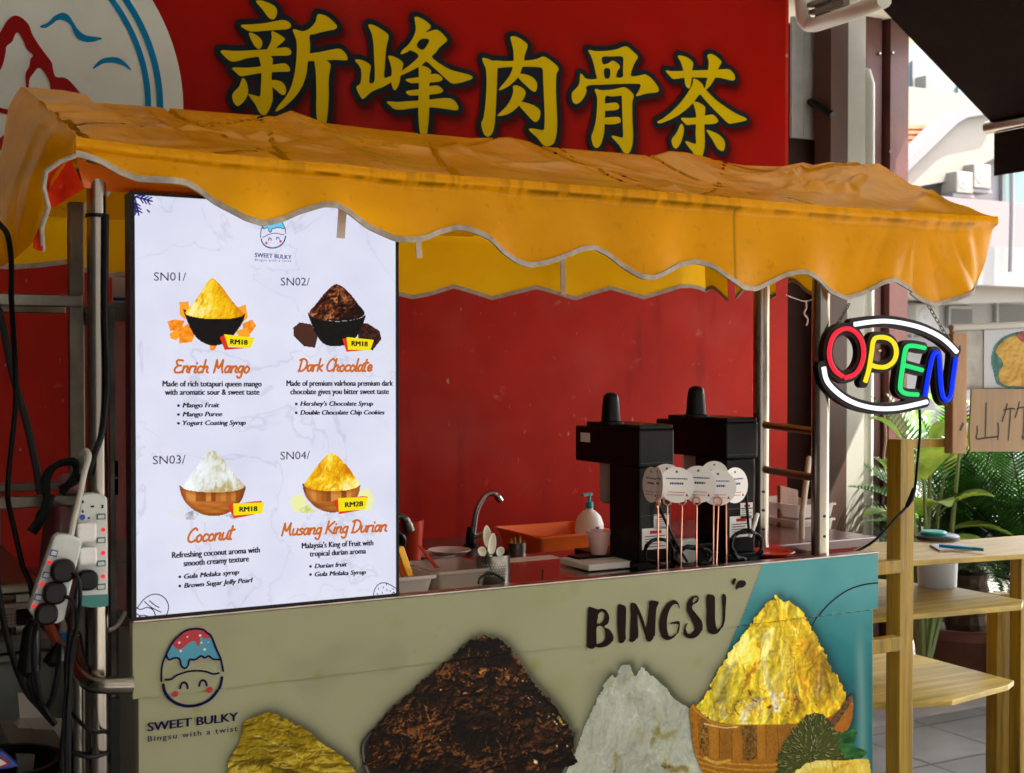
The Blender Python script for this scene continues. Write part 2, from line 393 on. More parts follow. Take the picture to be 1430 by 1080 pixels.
X2 = [a(180,140,215,138,270,165,325,205,333,235,320,290,310,370,305,450,302,535,350,525,360,560,300,600,240,625,195,650,150,690,130,690,90,610,120,580,130,520,125,470,105,435,80,405,100,398,150,410,195,440,198,470,190,520,190,575,225,565,230,480,225,380,220,280,205,200),
 a(330,375,360,372,410,395,442,425,440,455,425,510,418,560,400,610,380,630,362,605,352,550,358,480,345,420),
 a(530,80,560,80,610,105,648,140,645,165,610,195,665,180,700,175,740,205,775,250,755,275,715,310,690,345,660,380,720,430,800,475,880,498,945,515,968,535,945,552,880,572,820,580,790,565,740,520,680,465,620,415,590,435,540,465,480,495,425,517,440,480,500,435,560,370,500,330,470,345,425,358,440,325,480,290,515,240,538,180,535,125),
 a(460,550,500,540,565,530,640,512,700,508,740,540,720,562,640,572,560,575,500,575),
 a(465,640,510,630,565,622,640,602,700,595,742,625,735,645,690,658,620,665,560,668,490,668),
 a(320,715,400,718,480,712,560,708,640,700,740,690,800,692,840,720,860,765,840,780,760,770,650,758,540,762,440,775,380,772,350,750),
 a(565,445,620,455,655,485,645,520,640,620,640,760,635,860,625,950,610,1010,595,1020,575,970,562,880,558,760,562,620,562,500)]
X3 = [a(175,285,200,280,260,302,290,305,288,400,282,550,275,700,265,800,245,855,215,872,185,845,168,770,185,730,200,620,208,480,205,370,190,330),
 a(255,302,350,303,450,300,540,295,590,285,635,268,680,290,740,340,750,370,735,400,730,500,735,640,740,760,735,850,720,910,700,935,660,945,630,930,590,880,535,830,530,812,570,812,635,822,645,780,645,680,640,560,635,440,632,370,615,350,540,345,450,345,350,348,285,352),
 a(390,120,430,118,480,145,517,180,510,215,495,260,488,310,470,370,440,430,390,480,340,510,300,522,320,490,370,430,400,370,412,300,410,220,395,160),
 a(455,400,510,405,560,430,588,470,582,525,560,530,520,500,450,430),
 a(408,488,450,490,490,515,502,545,485,590,465,610,440,650,390,690,340,710,290,715,310,690,360,640,395,580,410,530),
 a(460,610,520,620,580,645,612,680,605,735,580,760,550,745,500,690,452,635)]
X4 = [a(218,165,270,172,350,172,430,160,490,138,520,145,560,180,592,215,575,250,555,290,540,360,600,358,650,350,700,385,745,445,748,475,725,485,660,492,580,512,600,470,612,425,560,418,450,420,330,425,210,435,205,480,180,530,150,562,120,570,98,545,95,490,120,460,145,430,155,390,158,345,175,350,205,382,280,382,275,340,260,270,240,210),
 a(268,460,320,468,400,462,450,452,485,445,520,460,560,505,550,560,550,680,555,800,550,880,530,935,510,945,485,935,450,880,400,825,402,810,440,818,478,822,480,760,475,640,472,520,465,508,400,515,348,515,345,600,342,700,335,800,310,880,280,902,255,880,242,820,258,770,275,700,285,600,285,520),
 a(335,575,400,562,435,565,452,590,440,612,400,620,335,620),
 a(330,680,400,670,450,672,463,695,450,715,390,725,330,718)]
X5 = [a(172,235,220,240,320,238,440,233,540,230,640,225,700,225,740,260,752,300,735,318,680,308,620,295,540,295,400,292,320,295,240,305,205,280),
 a(272,115,300,110,350,125,395,160,400,190,390,240,388,300,375,375,355,380,335,350,328,290,318,230,300,170),
 a(525,102,560,98,605,125,637,160,630,185,610,220,590,280,560,340,515,390,502,382,510,340,525,280,528,220,532,160,522,125),
 a(400,305,430,310,475,345,490,375,520,410,590,480,680,545,760,595,835,628,850,645,835,655,780,668,720,678,690,672,630,615,560,545,500,480,458,435,420,480,360,545,290,600,220,640,150,670,110,675,102,662,150,635,220,580,290,510,350,430,385,370,400,330),
 a(300,632,370,632,450,625,520,608,570,605,600,635,610,660,580,680,500,685,400,685,350,690,320,665),
 a(400,500,440,500,485,525,502,550,498,610,495,700,498,800,495,880,480,945,460,990,430,970,400,920,360,870,335,830,355,828,410,848,425,840,422,760,425,680,425,600,412,540),
 a(305,682,322,710,320,760,300,830,270,880,245,885,225,850,222,810,245,780,270,740,290,695),
 a(512,735,560,745,620,775,660,820,668,860,655,905,630,905,600,880,560,810)]
CHARS = [(X1, (290, 0, 5.4), []), (X2, (480, 10, 5.4), [a(578,245,640,252,595,325,545,295)]), (X3, (640, 30, 5.4), []),
         (X4, (780, 40, 5.4), [a(325,218,400,214,475,215,482,260,480,320,478,368,430,368,440,320,458,290,435,262,400,245,375,262,330,272), a(338,308,382,308,380,372,343,375)]),
         (X5, (900, 60, 6.0), [])]
YEL = mat('yellow_sign_print', (0.50, 0.37, 0.0), 0.45, spec=0.06); NAVY = mat('dark_navy_print', (0.004, 0.010, 0.014), 0.5, spec=0.1)
allst = []
for ci, (st, tr, ho) in enumerate(CHARS):
    P = [T(p, *tr) for p in st]; H = [T(p, *tr) for p in ho]; allst += P
    art('character_outline', P, SY, NAVY, sg, cell=0.005, grow=0.0215, smooth=3, lift=0.003+0.0004*ci)
    art('character', P, SY, YEL, sg, cell=0.0032, holes=H, smooth=4, lift=0.006)
sign_panel(allst)
# the round emblem
EW = mat('emblem_white', (0.55, 0.60, 0.55), 0.45, spec=.1, var=0.05); EB = mat('emblem_blue', (0.0, 0.16, 0.34), 0.45, spec=.1); ER = mat('emblem_red', (0.23, 0.004, 0.003), 0.45, spec=.08)
q = PY(np.array([212., 240., 255.5]), np.array([0., 60., 145.]), SY)[:, [0, 2]]
(ax_, az_), (bx_, bz_), (cx_, cz_) = q
D_ = 2*(ax_*(bz_-cz_)+bx_*(cz_-az_)+cx_*(az_-bz_))
ex = ((ax_**2+az_**2)*(bz_-cz_)+(bx_**2+bz_**2)*(cz_-az_)+(cx_**2+cz_**2)*(az_-bz_))/D_
ez = ((ax_**2+az_**2)*(cx_-bx_)+(bx_**2+bz_**2)*(ax_-cx_)+(cx_**2+cz_**2)*(bx_-ax_))/D_
er = math.hypot(ax_-ex, az_-ez)
def ring(name, r0, r1, m, lift):
    n = 160; vs = []; fs = []
    for k in range(n):
        t = 2*math.pi*k/n
        for r in (r0, r1): vs.append((ex+r*math.cos(t), SY-lift, max(2.004, ez+r*math.sin(t))))
    fs = [(2*k, 2*k+1, (2*k+3) % (2*n), (2*k+2) % (2*n)) for k in range(n)] if r0 > 0 else [tuple(range(1, 2*n, 2))]
    link(name, mesh(name, vs, fs), m, sg)
ring('emblem_disc', 0, er, EW, 0.003)
rr = [math.hypot(*(PY(px/4.5, 560/4.5, SY)[[0, 2]]-[ex, ez])) for px in (1018, 978, 942, 905)]
ring('emblem_ring', rr[1], rr[0], EB, 0.006); ring('emblem_ring', rr[3], rr[2], EB, 0.006)
art('emblem_mountain', [T(p, 0, 0, 4.5) for p in [a(-60,300,0,205,40,140,75,107,105,102,140,118,180,160,205,225,260,310,320,390,330,430,348,485,400,490,440,515,500,585,520,620,330,620,315,560,310,520,275,455,240,430,205,470,185,500,180,548,176,600,162,600,162,548,158,470,182,420,190,375,205,350,165,310,140,250,105,205,75,265,40,295,35,330,20,400,0,445,-60,520),
     a(-20,675,20,685,62,695,55,722,20,718,-20,700), a(-10,880,25,850,55,828,55,850,25,880,18,920,10,950,-10,930)]], SY, ER, sg, cell=0.004, smooth=4, lift=0.006)
art('emblem_bird', [T(a(245,170,300,145,340,105,390,83,430,100,460,145,490,190,540,225,640,242,600,262,540,268,490,250,460,205,440,160,400,133,360,130,320,160,280,180), 0, 0, 4.5)], SY, EB, sg, cell=0.004, lift=0.006)
art('emblem_bird', [T(a(578,440,610,395,650,370,700,362,750,370,800,410,825,450,780,420,730,402,690,398,640,405), 0, 0, 4.5)], SY, EB, sg, cell=0.004, lift=0.006)
# ---------------------------------------------------------------- the food cart: counter
cart = thing('food_cart', 'shaved ice stall cart with a printed cream counter and a scalloped yellow tarpaulin awning', 'food cart', (0, 0, 0))
ZL, ZT = 0.838, 1.0
cx0 = float(PY(185, 870, 0)[0]); cx1 = float(PY(1226, 772, 0)[0]); lx0 = float(PY(194, 1000, 0)[0]); lx1 = float(PY(1220, 900, 0)[0])
def S(x, z): return np.where(np.asarray(z) < ZL, 0.004, 0.0)
CARTMETAL = mat('counter_edge_metal', (0.42, 0.36, 0.32), 0.3, 1.0, var=0.3, vscale=12)
fp = part('front_panel', MB().box(cx0, cx1, 0, 0.03, ZL, ZT).box(lx0, lx1, 0.0041, 0.035, 0.06, ZL-0.0005), mat('panel_board', (0.40, 0.38, 0.26), 0.4), cart)
part('side_panel', MB().box(lx1-0.02, lx1-0.0005, 0.0355, 0.62, 0.06, 0.955), mat('panel_side', (0.30, 0.29, 0.24), 0.4), cart)
part('side_panel', MB().box(lx0+0.0005, lx0+0.02, 0.0355, 0.62, 0.06, 0.955), mat('panel_side_left', (0.30, 0.29, 0.24), 0.4), cart)
part('edge_trim', MB().box(cx0, cx1+0.002, -0.004, 0.035, ZT+0.0005, ZT+0.006), CARTMETAL, cart, bevel=0.002)
part('worktop', MB().box(cx0+0.04, cx1-0.02, 0.036, 0.64, 0.955, 0.975), mat('worktop_steel', (0.46, 0.40, 0.36), 0.2, 1.0, var=0.3, vscale=5, rvar=0.1), cart)
part('bottom_shelf', MB().box(lx0+0.03, lx1-0.03, 0.05, 0.6, 0.12, 0.15), DSTEEL, cart)

# ---- prints on the counter
def outl(l, *tr): return crom(T(a(*l), *tr), 6, True)
mango_o = outl([520,1500,560,1000,575,925,590,840,640,760,665,650,700,612,740,590,790,572,850,572,930,610,1060,680,1140,750,1200,790,1280,850,1340,925,1420,1100,1400,1500], 180, 860, 4.206)
choc_o = outl([120,1150,95,960,100,870,170,780,200,740,310,650,420,550,480,500,540,450,620,370,660,345,700,337,760,345,800,360,840,385,920,490,1000,600,1100,710,1180,830,1200,950,1150,1150], 490, 800, 3.857)
cbowl_o = outl([55,930,80,880,130,830,180,790,400,800,900,830,1180,850,1205,900,1195,1000,1150,1100,1080,1250,900,1400,640,1450,350,1400,180,1250,100,1120,60,1010], 490, 800, 3.857)
coco_o = outl([0,1150,20,964,50,905,80,850,120,750,160,660,185,600,220,540,250,545,265,500,310,492,330,530,350,520,370,505,400,535,440,560,520,650,600,690,660,760,640,1150], 780, 770, 3.109)
dur_o = outl([600,690,610,650,650,600,680,530,710,490,750,430,790,370,820,330,845,290,880,240,915,215,950,192,975,210,1000,212,1030,235,1060,260,1085,310,1110,350,1135,400,1160,440,1190,510,1220,560,1245,610,1235,690,1180,740,1000,760,740,760,650,730], 780, 770, 3.109)
wbowl_o = outl([568,690,585,662,608,690,660,730,760,750,900,750,1050,745,1180,715,1240,660,1262,625,1278,650,1272,740,1235,810,1180,920,1080,1040,900,1120,740,1080,640,985,592,880,575,780], 780, 770, 3.109)
fruit_o = outl([930,1010,938,940,950,880,970,835,1000,790,1030,750,1060,720,1095,700,1130,697,1165,720,1200,760,1230,805,1245,850,1238,920,1200,980,1060,1040], 780, 770, 3.109)
leaf_o = [outl([1225,790,1260,775,1292,770,1290,810,1275,845,1235,880,1215,840], 780, 770, 3.109), outl([1240,880,1280,850,1338,868,1320,895,1285,910,1240,905], 780, 770, 3.109)]
flesh_o = outl([1025,960,1050,935,1080,915,1150,905,1220,905,1300,898,1345,902,1352,940,1340,1010,1200,1040,1050,1030], 780, 770, 3.109)
stem_o = outl([1180,735,1215,690,1250,640,1268,620,1276,632,1262,670,1230,715,1195,765], 780, 770, 3.109)
PRN = lambda n: mat(n, (0.4, 0.4, 0.3), 0.48, spec=0.14, attr=True, bump=0.02, bscale=25)
def ramp(t, stops):
    ks = [s[0] for s in stops]; return np.stack([np.interp(t, ks, [s[1][i] for s in stops]) for i in range(3)], -1)
def print_art(name, outline, fn, lift, m, parent, step=1.1, ymax=1135, y=0.0, yfun=S, clip=None, lab=None, gain=0.84, jag=0.0):
    o = np.asarray(outline); x0, y0 = o.min(0)-1; x1, y1 = o.max(0)+1; y1 = min(y1, ymax)
    px = np.arange(x0, x1, step); py = np.arange(y0, y1, step); A, B = np.meshgrid(px, py)
    sdv = poly_sd(A, B, o); C = np.clip(fn(A, B, sdv)*gain, 0, 1); W = PY(A, B, y)
    if jag: sdv = sdv+jag*2*(fbm(A*.16, B*.16, 3, 77)-.42)
    if clip is not None: sdv = np.maximum(sdv, clip(A, B))
    r, c = A.shape; ok = sdv < 0.3; q = ok[:-1, :-1] & ok[1:, :-1] & ok[:-1, 1:] & ok[1:, 1:]
    jj, ii = np.nonzero(q); k = jj*c+ii; fs = np.stack([k, k+c, k+c+1, k+1], -1)
    used, inv = np.unique(fs.ravel(), return_inverse=True); fs = inv.reshape(-1, 4)
    v = W.reshape(-1, 3)[used].copy(); v[:, 1] = (yfun(v[:, 0], v[:, 2]) if yfun else y) - lift
    ob = link(name, mesh(name, v, fs.tolist(), C.reshape(-1, 3)[used]), m, parent)
    if lab: ob['label'] = lab
    return ob
def relief(H, k=1.0, L=(-0.45, -0.6, 0.66)):
    gy, gx = np.gradient(H); n = np.stack([-gx*k, -gy*k, np.ones_like(H)], -1); n /= np.linalg.norm(n, axis=-1, keepdims=True)
    return n@np.array(L)
def heap(ax, ay, stops, seed=0, fx=.030, fy=.013, wv=1.0, tone=.5, rel=.3, fine=.22, spec=None, sc=1.0, edge=.25, gain=1.5):
    """a printed photograph of shaved ice: folded flakes running down the mound (domain-warped noise), soft relief, fine grain"""
    def fn(A, B, sdv):
        u = (A-ax)/sc; v = (B-ay)/sc; lean = u/(np.maximum(v, 0)+70)
        p = u*fx - lean*v*fx*.55; q = v*fy
        q1 = fbm(p+3, q+1, 4, seed); q2 = fbm(p+7, q+9, 4, seed+3)
        r1 = fbm(p+wv*2.2*q1+1.7, q+wv*1.6*q2+9.2, 4, seed+6); r2 = fbm(p+wv*2.2*q1+8.3, q+wv*1.6*q2+2.8, 4, seed+11)
        f = fbm(p+wv*2.6*r1, q+wv*2.0*r2, 5, seed+15)
        fib = fbm((p+wv*1.3*r1)*7, (q+wv*r2)*3.2, 3, seed+21)
        rl = relief(f*46*sc/1.1+fib*5)
        t = .5 + tone*gain*((f-.47)*1.9 + (r1-.5)*.7) + rel*(rl-.62) + fine*(fib-.5) + .10*(-u/120)
        t = t - edge*np.exp(sdv/sc/7.0)*.6
        c = ramp(np.clip(t, 0, 1), stops)
        if spec is not None:
            sp = ss(.60, .74, fib)*ss(.5, .62, f)*.8; c = c*(1-sp[..., None])+np.array(spec)*sp[..., None]
        return c
    return fn
Y_ST = [(0, (.30, .13, .0)), (.3, (.62, .33, .004)), (.5, (.82, .54, .02)), (.72, (.92, .70, .10)), (1, (.97, .88, .40))]
YM_ST = [(0, (.28, .17, .0)), (.35, (.55, .40, .004)), (.55, (.72, .55, .01)), (.8, (.80, .66, .08)), (1, (.88, .80, .35))]
W_ST = [(0, (.33, .33, .20)), (.35, (.52, .53, .42)), (.6, (.66, .68, .60)), (1, (.86, .88, .84))]
C_ST = [(0, (.003, .001, .0005)), (.4, (.012, .004, .001)), (.58, (.034, .011, .002)), (.78, (.10, .038, .010)), (1, (.30, .15, .055))]
def leafc(A, B, sdv): t = fbm(A*.1, B*.25, 3, 6); return ramp(t, [(0.2, (.005, .05, .008)), (.8, (.04, .20, .03))])
def stemc(A, B, sdv): t = fbm(A*.3, B*.3, 3, 6); return ramp(t, [(0.2, (.06, .025, .01)), (.8, (.22, .11, .04))])
def folds(A, B, ax, ay, fx, fy, seed, wv=1.0, rel=.45, fib_=.5, sc=1.0):
    u = (A-ax)/sc; v = (B-ay)/sc; lean = u/(np.maximum(v, 0)+70); p = u*fx-lean*v*fx*.55; q = v*fy
    q1 = fbm(p+3, q+1, 4, seed); q2 = fbm(p+7, q+9, 4, seed+3)
    r1 = fbm(p+wv*2.2*q1+1.7, q+wv*1.6*q2+9.2, 4, seed+6); r2 = fbm(p+wv*2.2*q1+8.3, q+wv*1.6*q2+2.8, 4, seed+11)
    f = fbm(p+wv*2.6*r1, q+wv*2.0*r2, 5, seed+15); fib = fbm((p+wv*1.3*r1)*7, (q+wv*r2)*3.2, 3, seed+21); rl = relief(f*46*sc/1.1+fib*6)
    return .5+1.3*(f-.47)+.5*(r1-.5)+rel*(rl-.62)+fib_*(fib-.5)
def painter(base, strokes, tr, k=0.93, wob=2.2, seed=1, grain=.10, gscale=.35, fold=None, amt=0.0, hi=None):
    """a printed food photograph, laid down like brush work: base(A, B) in display colours, then (points, width, colour, opacity, softness) strokes"""
    def fn(A, B, sdv):
        c = base(A, B)/255.0*np.ones(A.shape+(3,))
        wx = (fbm(A*.07, B*.07, 4, seed, .6)-.5)*3*wob; wy = (fbm(A*.07+40, B*.07, 4, seed+7, .6)-.5)*3*wob; fine = fbm(A*.5, B*.5, 2, seed+3)
        for pts, wd, col, op, soft in strokes:
            p = np.array([(tr[0]+x/tr[2], tr[1]+y/tr[2]) for x, y in pts]); w_ = wd/tr[2]/2
            m0, m1 = p.min(0)-w_*1.4-wob*2-3, p.max(0)+w_*1.4+wob*2+3; sl = (A >= m0[0]) & (A <= m1[0]) & (B >= m0[1]) & (B <= m1[1])
            if not sl.any(): continue
            q = crom(p, 4) if len(p) > 2 else p
            if len(q) == 1: q = np.vstack([q, q+.01])
            d = line_d(A[sl]+wx[sl], B[sl]+wy[sl], q)+(fine[sl]-.5)*w_*.5
            al = op*ss(w_, w_*(1-soft)-1e-3, d); c[sl] = c[sl]*(1-al[:, None])+np.array(col)/255.0*al[:, None]
        g = fbm(A*gscale, B*gscale*.7, 3, seed+21)-.5
        c = np.clip(c*(1+grain*2*g[..., None]), 0, 1)
        if fold is not None:
            t = folds(A, B, *fold); c = c*np.clip(1+amt*(t-.5)*2, .15, 2.2)[..., None]
            if hi is not None: h_ = (ss(hi[2], hi[2]+.25, t)*hi[1])[..., None]; c = c*(1-h_)+np.array(hi[0])/255.0*h_
            c = np.clip(c, 0, 1)
        return np.where(c <= 0.04045, c/12.92, ((c+0.055)/1.055)**2.4)/k
    return fn
def bezs(rs, n, xr, yr, lr, ar, wr, cols, op, soft=.7):
    out = []
    for i in range(n):
        x, y = rs.uniform(*xr), rs.uniform(*yr); l_ = rs.uniform(*lr); an = R(rs.uniform(*ar)); b_ = rs.uniform(-.25, .25)
        out.append(([(x, y), (x+l_*.5*math.cos(an+b_), y+l_*.5*math.sin(an+b_)), (x+l_*math.cos(an), y+l_*math.sin(an))], rs.uniform(*wr), rs.choice(cols), rs.uniform(*op), soft))
    return out
_rg = random.Random(21); P2 = lambda *v: a(*v)
D_LT, D_PALE, D_MID, D_OR, D_DK, D_RED, D_WH = (226,210,84), (226,218,140), (214,186,38), (204,152,12), (164,114,4), (150,48,8), (232,222,196)
dur_st = [(P2(640,300,700,420,720,540), 150, (205,150,20), .75, .9), (P2(600,420,640,520), 80, (200,132,8), .6, .9), (P2(560,560,620,600), 90, (206,146,22), .6, .8)]
dur_st += bezs(_rg, 60, (180, 480), (200, 640), (40, 110), (95, 125), (10, 26), [D_LT, D_PALE, D_MID, (220,190,60)], (.35, .75)) + bezs(_rg, 40, (480, 800), (220, 600), (40, 110), (60, 85), (8, 22), [D_LT, D_MID, D_OR, (216,180,50)], (.35, .7))
dur_st += [(P2(470,225,438,300,432,400,470,530), 62, D_PALE, .8, .6), (P2(500,270,548,330,548,430,500,540), 70, (218,192,70), .8, .6), (P2(505,330,520,400,490,480), 26, D_PALE, .7, .7), (P2(412,285,402,380,345,470,312,560), 13, D_DK, .8, .6), (P2(568,318,578,400,556,480,560,575), 11, D_DK, .8, .6), (P2(528,278,562,312), 8, D_DK, .7, .6), (P2(400,480,420,520,440,545), 12, D_DK, .6, .6),
 (P2(330,255,290,350,232,450,182,560), 52, D_PALE, .65, .8), (P2(382,220,342,330,352,400), 28, D_LT, .8, .6), (P2(352,395,330,410,335,440), 10, D_DK, .6, .6), (P2(318,530,368,440,402,380), 30, (184,126,6), .8, .7), (P2(250,470,210,520,190,580), 12, D_OR, .6, .7),
 (P2(355,190,430,200,520,195,640,215), 10, (190,146,20), .5, .8), (P2(580,210,600,235,570,255), 12, D_PALE, .6, .7)]
dur_st += [(P2(455,85,440,120,430,165), 13, (186,140,12), .8, .6), (P2(498,110,492,170), 14, (190,138,10), .8, .6), (P2(548,90,540,150), 12, (186,136,10), .8, .6), (P2(520,65,525,100), 34, D_LT, .9, .5), (P2(590,105,572,150), 22, D_LT, .9, .5), (P2(480,100,470,150), 16, D_LT, .8, .6), (P2(415,120,405,160), 14, D_LT, .8, .6), (P2(620,150,650,190), 16, D_LT, .6, .6)]
dur_st += [(P2(480,555,488,625), 62, D_WH, .85, .6), (P2(520,545,540,580), 22, D_WH, .8, .6), (P2(385,575,342,640,322,690), 44, D_WH, .8, .6), (P2(195,600,225,660), 50, (216,204,130), .7, .7), (P2(420,560,410,650), 14, D_WH, .7, .6)]
dur_st += bezs(_rg, 46, (140, 420), (560, 670), (24, 60), (80, 115), (4, 9), [D_WH, D_PALE, D_LT, (200,150,30), (186,120,10)], (.5, .9)) + bezs(_rg, 26, (590, 790), (470, 570), (28, 70), (78, 95), (4, 8), [D_PALE, D_LT, D_OR], (.4, .8)) + [(P2(722,455,716,520,716,585), 8, D_WH, .8, .6)]
dur_st += [(P2(x, y, x+_rg.uniform(-14, 14), y+_rg.uniform(-12, 12)), _rg.uniform(5, 14), _rg.choice([D_RED, (120,34,4), (176,80,10)]), .85, .5) for x, y in [(302,575),(306,590),(296,610),(365,545),(372,565),(282,640),(270,660),(290,650),(446,580),(452,620),(470,650),(482,668),(500,665),(560,600),(580,580),(600,575),(610,590),(575,625),(605,635),(560,650),(520,640),(540,665),(565,680),(490,610),(590,610),(620,600),(250,665),(240,645),(700,600)]]
dur_base = lambda A, B: np.array([214., 186, 32]) + (np.clip((A-1085)/90, -1, 1)*-1)[..., None]*np.array([6, 14, 10])
durheap = painter(dur_base, dur_st, (950, 820, 3.661), k=.90, seed=5, wob=5, fold=(1085, 830, .046, .018, 12, 1.0, .3, .8), amt=.30, hi=((232, 222, 150), .42, .68))
_rg = random.Random(4); C0, C1, C2, C3, C4, C5 = (16,7,3), (30,15,5), (56,31,9), (86,52,18), (132,88,40), (206,170,130)
choc_st = bezs(_rg, 150, (60, 1180), (90, 800), (40, 150), (-20, 200), (8, 34), [C0, C1, C1, C2, C2], (.4, .8), .8)
choc_st += [(P2(520,600,640,640,740,620,700,760), 210, (14,7,3), .85, .8), (P2(420,520,350,380,330,330), 40, C1, .7, .8), (P2(600,100,690,85,740,110), 26, C3, .5, .9), (P2(640,130,760,210), 90, C1, .7, .9),
 (P2(560,150,620,95,700,80), 8, C4, .7, .7), (P2(612,150,618,190), 9, C4, .8, .6), (P2(670,160,690,215,700,235), 10, C4, .8, .6), (P2(700,140,710,200), 7, C4, .7, .6), (P2(500,230,520,300,550,370,600,380), 10, C3, .8, .6), (P2(560,270,640,300,720,270,760,290), 14, C3, .8, .7), (P2(680,270,730,265,800,250), 16, C4, .6, .8), (P2(780,130,850,170,920,250), 30, (92,56,16), .7, .8),
 (P2(540,400,660,420,760,400,850,380), 50, C2, .7, .9), (P2(560,470,680,490,820,470), 60, (66,42,14), .7, .9), (P2(330,420,380,500,395,560), 9, C4, .7, .6), (P2(330,440,340,520,370,580), 8, C3, .7, .6), (P2(300,410,240,500,190,610), 15, C3, .8, .7), (P2(270,430,245,560,240,680), 12, C3, .7, .7), (P2(500,500,450,560,380,620,350,680), 34, C3, .6, .9), (P2(540,470,500,560,500,640), 12, C3, .7, .7), (P2(420,590,400,650,385,700), 22, C4, .6, .8),
 (P2(880,520,960,560,990,640,920,680), 70, (60,33,10), .7, .9), (P2(985,540,975,600), 9, C3, .8, .6), (P2(760,640,790,720,820,800), 16, C3, .8, .7), (P2(700,640,720,700), 10, C3, .6, .7), (P2(60,690,130,660,200,690), 16, C3, .7, .7), (P2(110,740,200,700,300,690), 14, C3, .7, .7), (P2(170,780,260,730,340,740), 14, C3, .7, .7), (P2(280,790,350,750,410,730), 14, C3, .7, .7), (P2(140,520,200,500,260,470), 12, C3, .5, .8), (P2(120,560,170,600,140,650), 14, C2, .7, .8)]
choc_st += bezs(_rg, 70, (540, 860), (260, 500), (16, 60), (-30, 40), (3, 7), [C3, C4, C2, C0], (.5, .9), .6) + bezs(_rg, 60, (860, 1180), (260, 640), (14, 50), (20, 80), (3, 8), [C3, C4, C2, C0], (.5, .9), .6) + bezs(_rg, 46, (60, 480), (430, 790), (20, 80), (95, 150), (3, 7), [C3, C2, C4, C0], (.4, .8), .6)
choc_st += [(P2(x, y), s_, C5, .9, .5) for x, y, s_ in [(715,102,16),(580,378,14),(760,310,10),(735,275,10),(845,390,10),(940,410,12),(905,320,12),(880,310,10),(1055,520,12),(975,765,26),(1150,680,12),(700,190,9),(690,228,8),(450,372,12),(810,250,9),(1100,560,12),(1120,580,10),(930,715,10),(1000,440,9),(400,690,9),(455,655,7),(530,320,8),(1080,690,9),(840,340,9),(620,300,8),(960,400,8)]] + [(P2(1085,515,1110,530,1140,550), 14, (170,140,80), .8, .6), (P2(880,300,920,310), 10, C4, .9, .6), (P2(960,330,1020,380,1060,450), 12, C4, .7, .7)]
chocheap = painter(lambda A, B: np.array([26., 13, 4])*np.ones(A.shape+(3,)), choc_st, (500, 870, 3.94), k=.75, seed=9, wob=5, grain=.22, gscale=.3, fold=(690, 885, .034, .030, 8, 1.2, .9, .7), amt=.85, hi=((112, 70, 32), .85, .84))
_rg = random.Random(8); W0, W1, W2 = (146,152,136), (162,169,158), (130,132,104)
coco_st = bezs(_rg, 60, (60, 1000), (130, 900), (90, 260), (70, 112), (24, 70), [W0, W1, (152,160,150), W2], (.2, .5), .95) + [(P2(770,640,860,650), 110, (122,116,56), .75, .95), (P2(770,590,780,650,740,720), 60, (116,108,46), .6, .9), (P2(425,260,440,300), 46, (136,134,84), .7, .9), (P2(400,250,398,275), 10, (108,104,60), .7, .7), (P2(575,290,590,310), 34, (144,140,92), .6, .9), (P2(760,510,780,540), 60, (142,136,96), .6, .9), (P2(640,600,650,700), 70, (144,138,100), .6, .95), (P2(370,620,370,720), 70, (144,142,104), .5, .95), (P2(440,800,430,930), 60, (130,122,62), .7, .9), (P2(440,930,430,950), 24, (110,104,20), .7, .8), (P2(850,900,900,930,1000,940), 70, (104,88,34), .75, .8), (P2(830,910,870,925), 18, (60,48,16), .8, .7),
 (P2(630,490,590,520,560,560), 22, W1, .8, .8), (P2(600,500,640,500,690,540), 18, W1, .8, .8), (P2(480,330,440,450,400,600,300,900), 26, W1, .5, .9), (P2(560,240,620,300,760,310), 40, W1, .6, .9), (P2(660,130,640,170), 22, W1, .7, .8), (P2(490,420,500,600,480,800), 30, W1, .4, .9), (P2(720,640,700,800,740,940), 26, W1, .7, .8), (P2(330,280,300,400), 30, W1, .5, .9), (P2(540,200,530,240), 30, (138,134,92), .5, .9)]
cocoheap = painter(lambda A, B: np.array([148., 154, 138])*np.ones(A.shape+(3,)), coco_st, (780, 910, 5.6), k=.80, seed=13, wob=7, grain=.05, fold=(885, 925, .03, .013, 3, 1.0, .3, .25), amt=.13)
_rg = random.Random(12); M0, M1, M2, M3 = (128,106,6), (150,132,34), (170,156,80), (82,64,0)
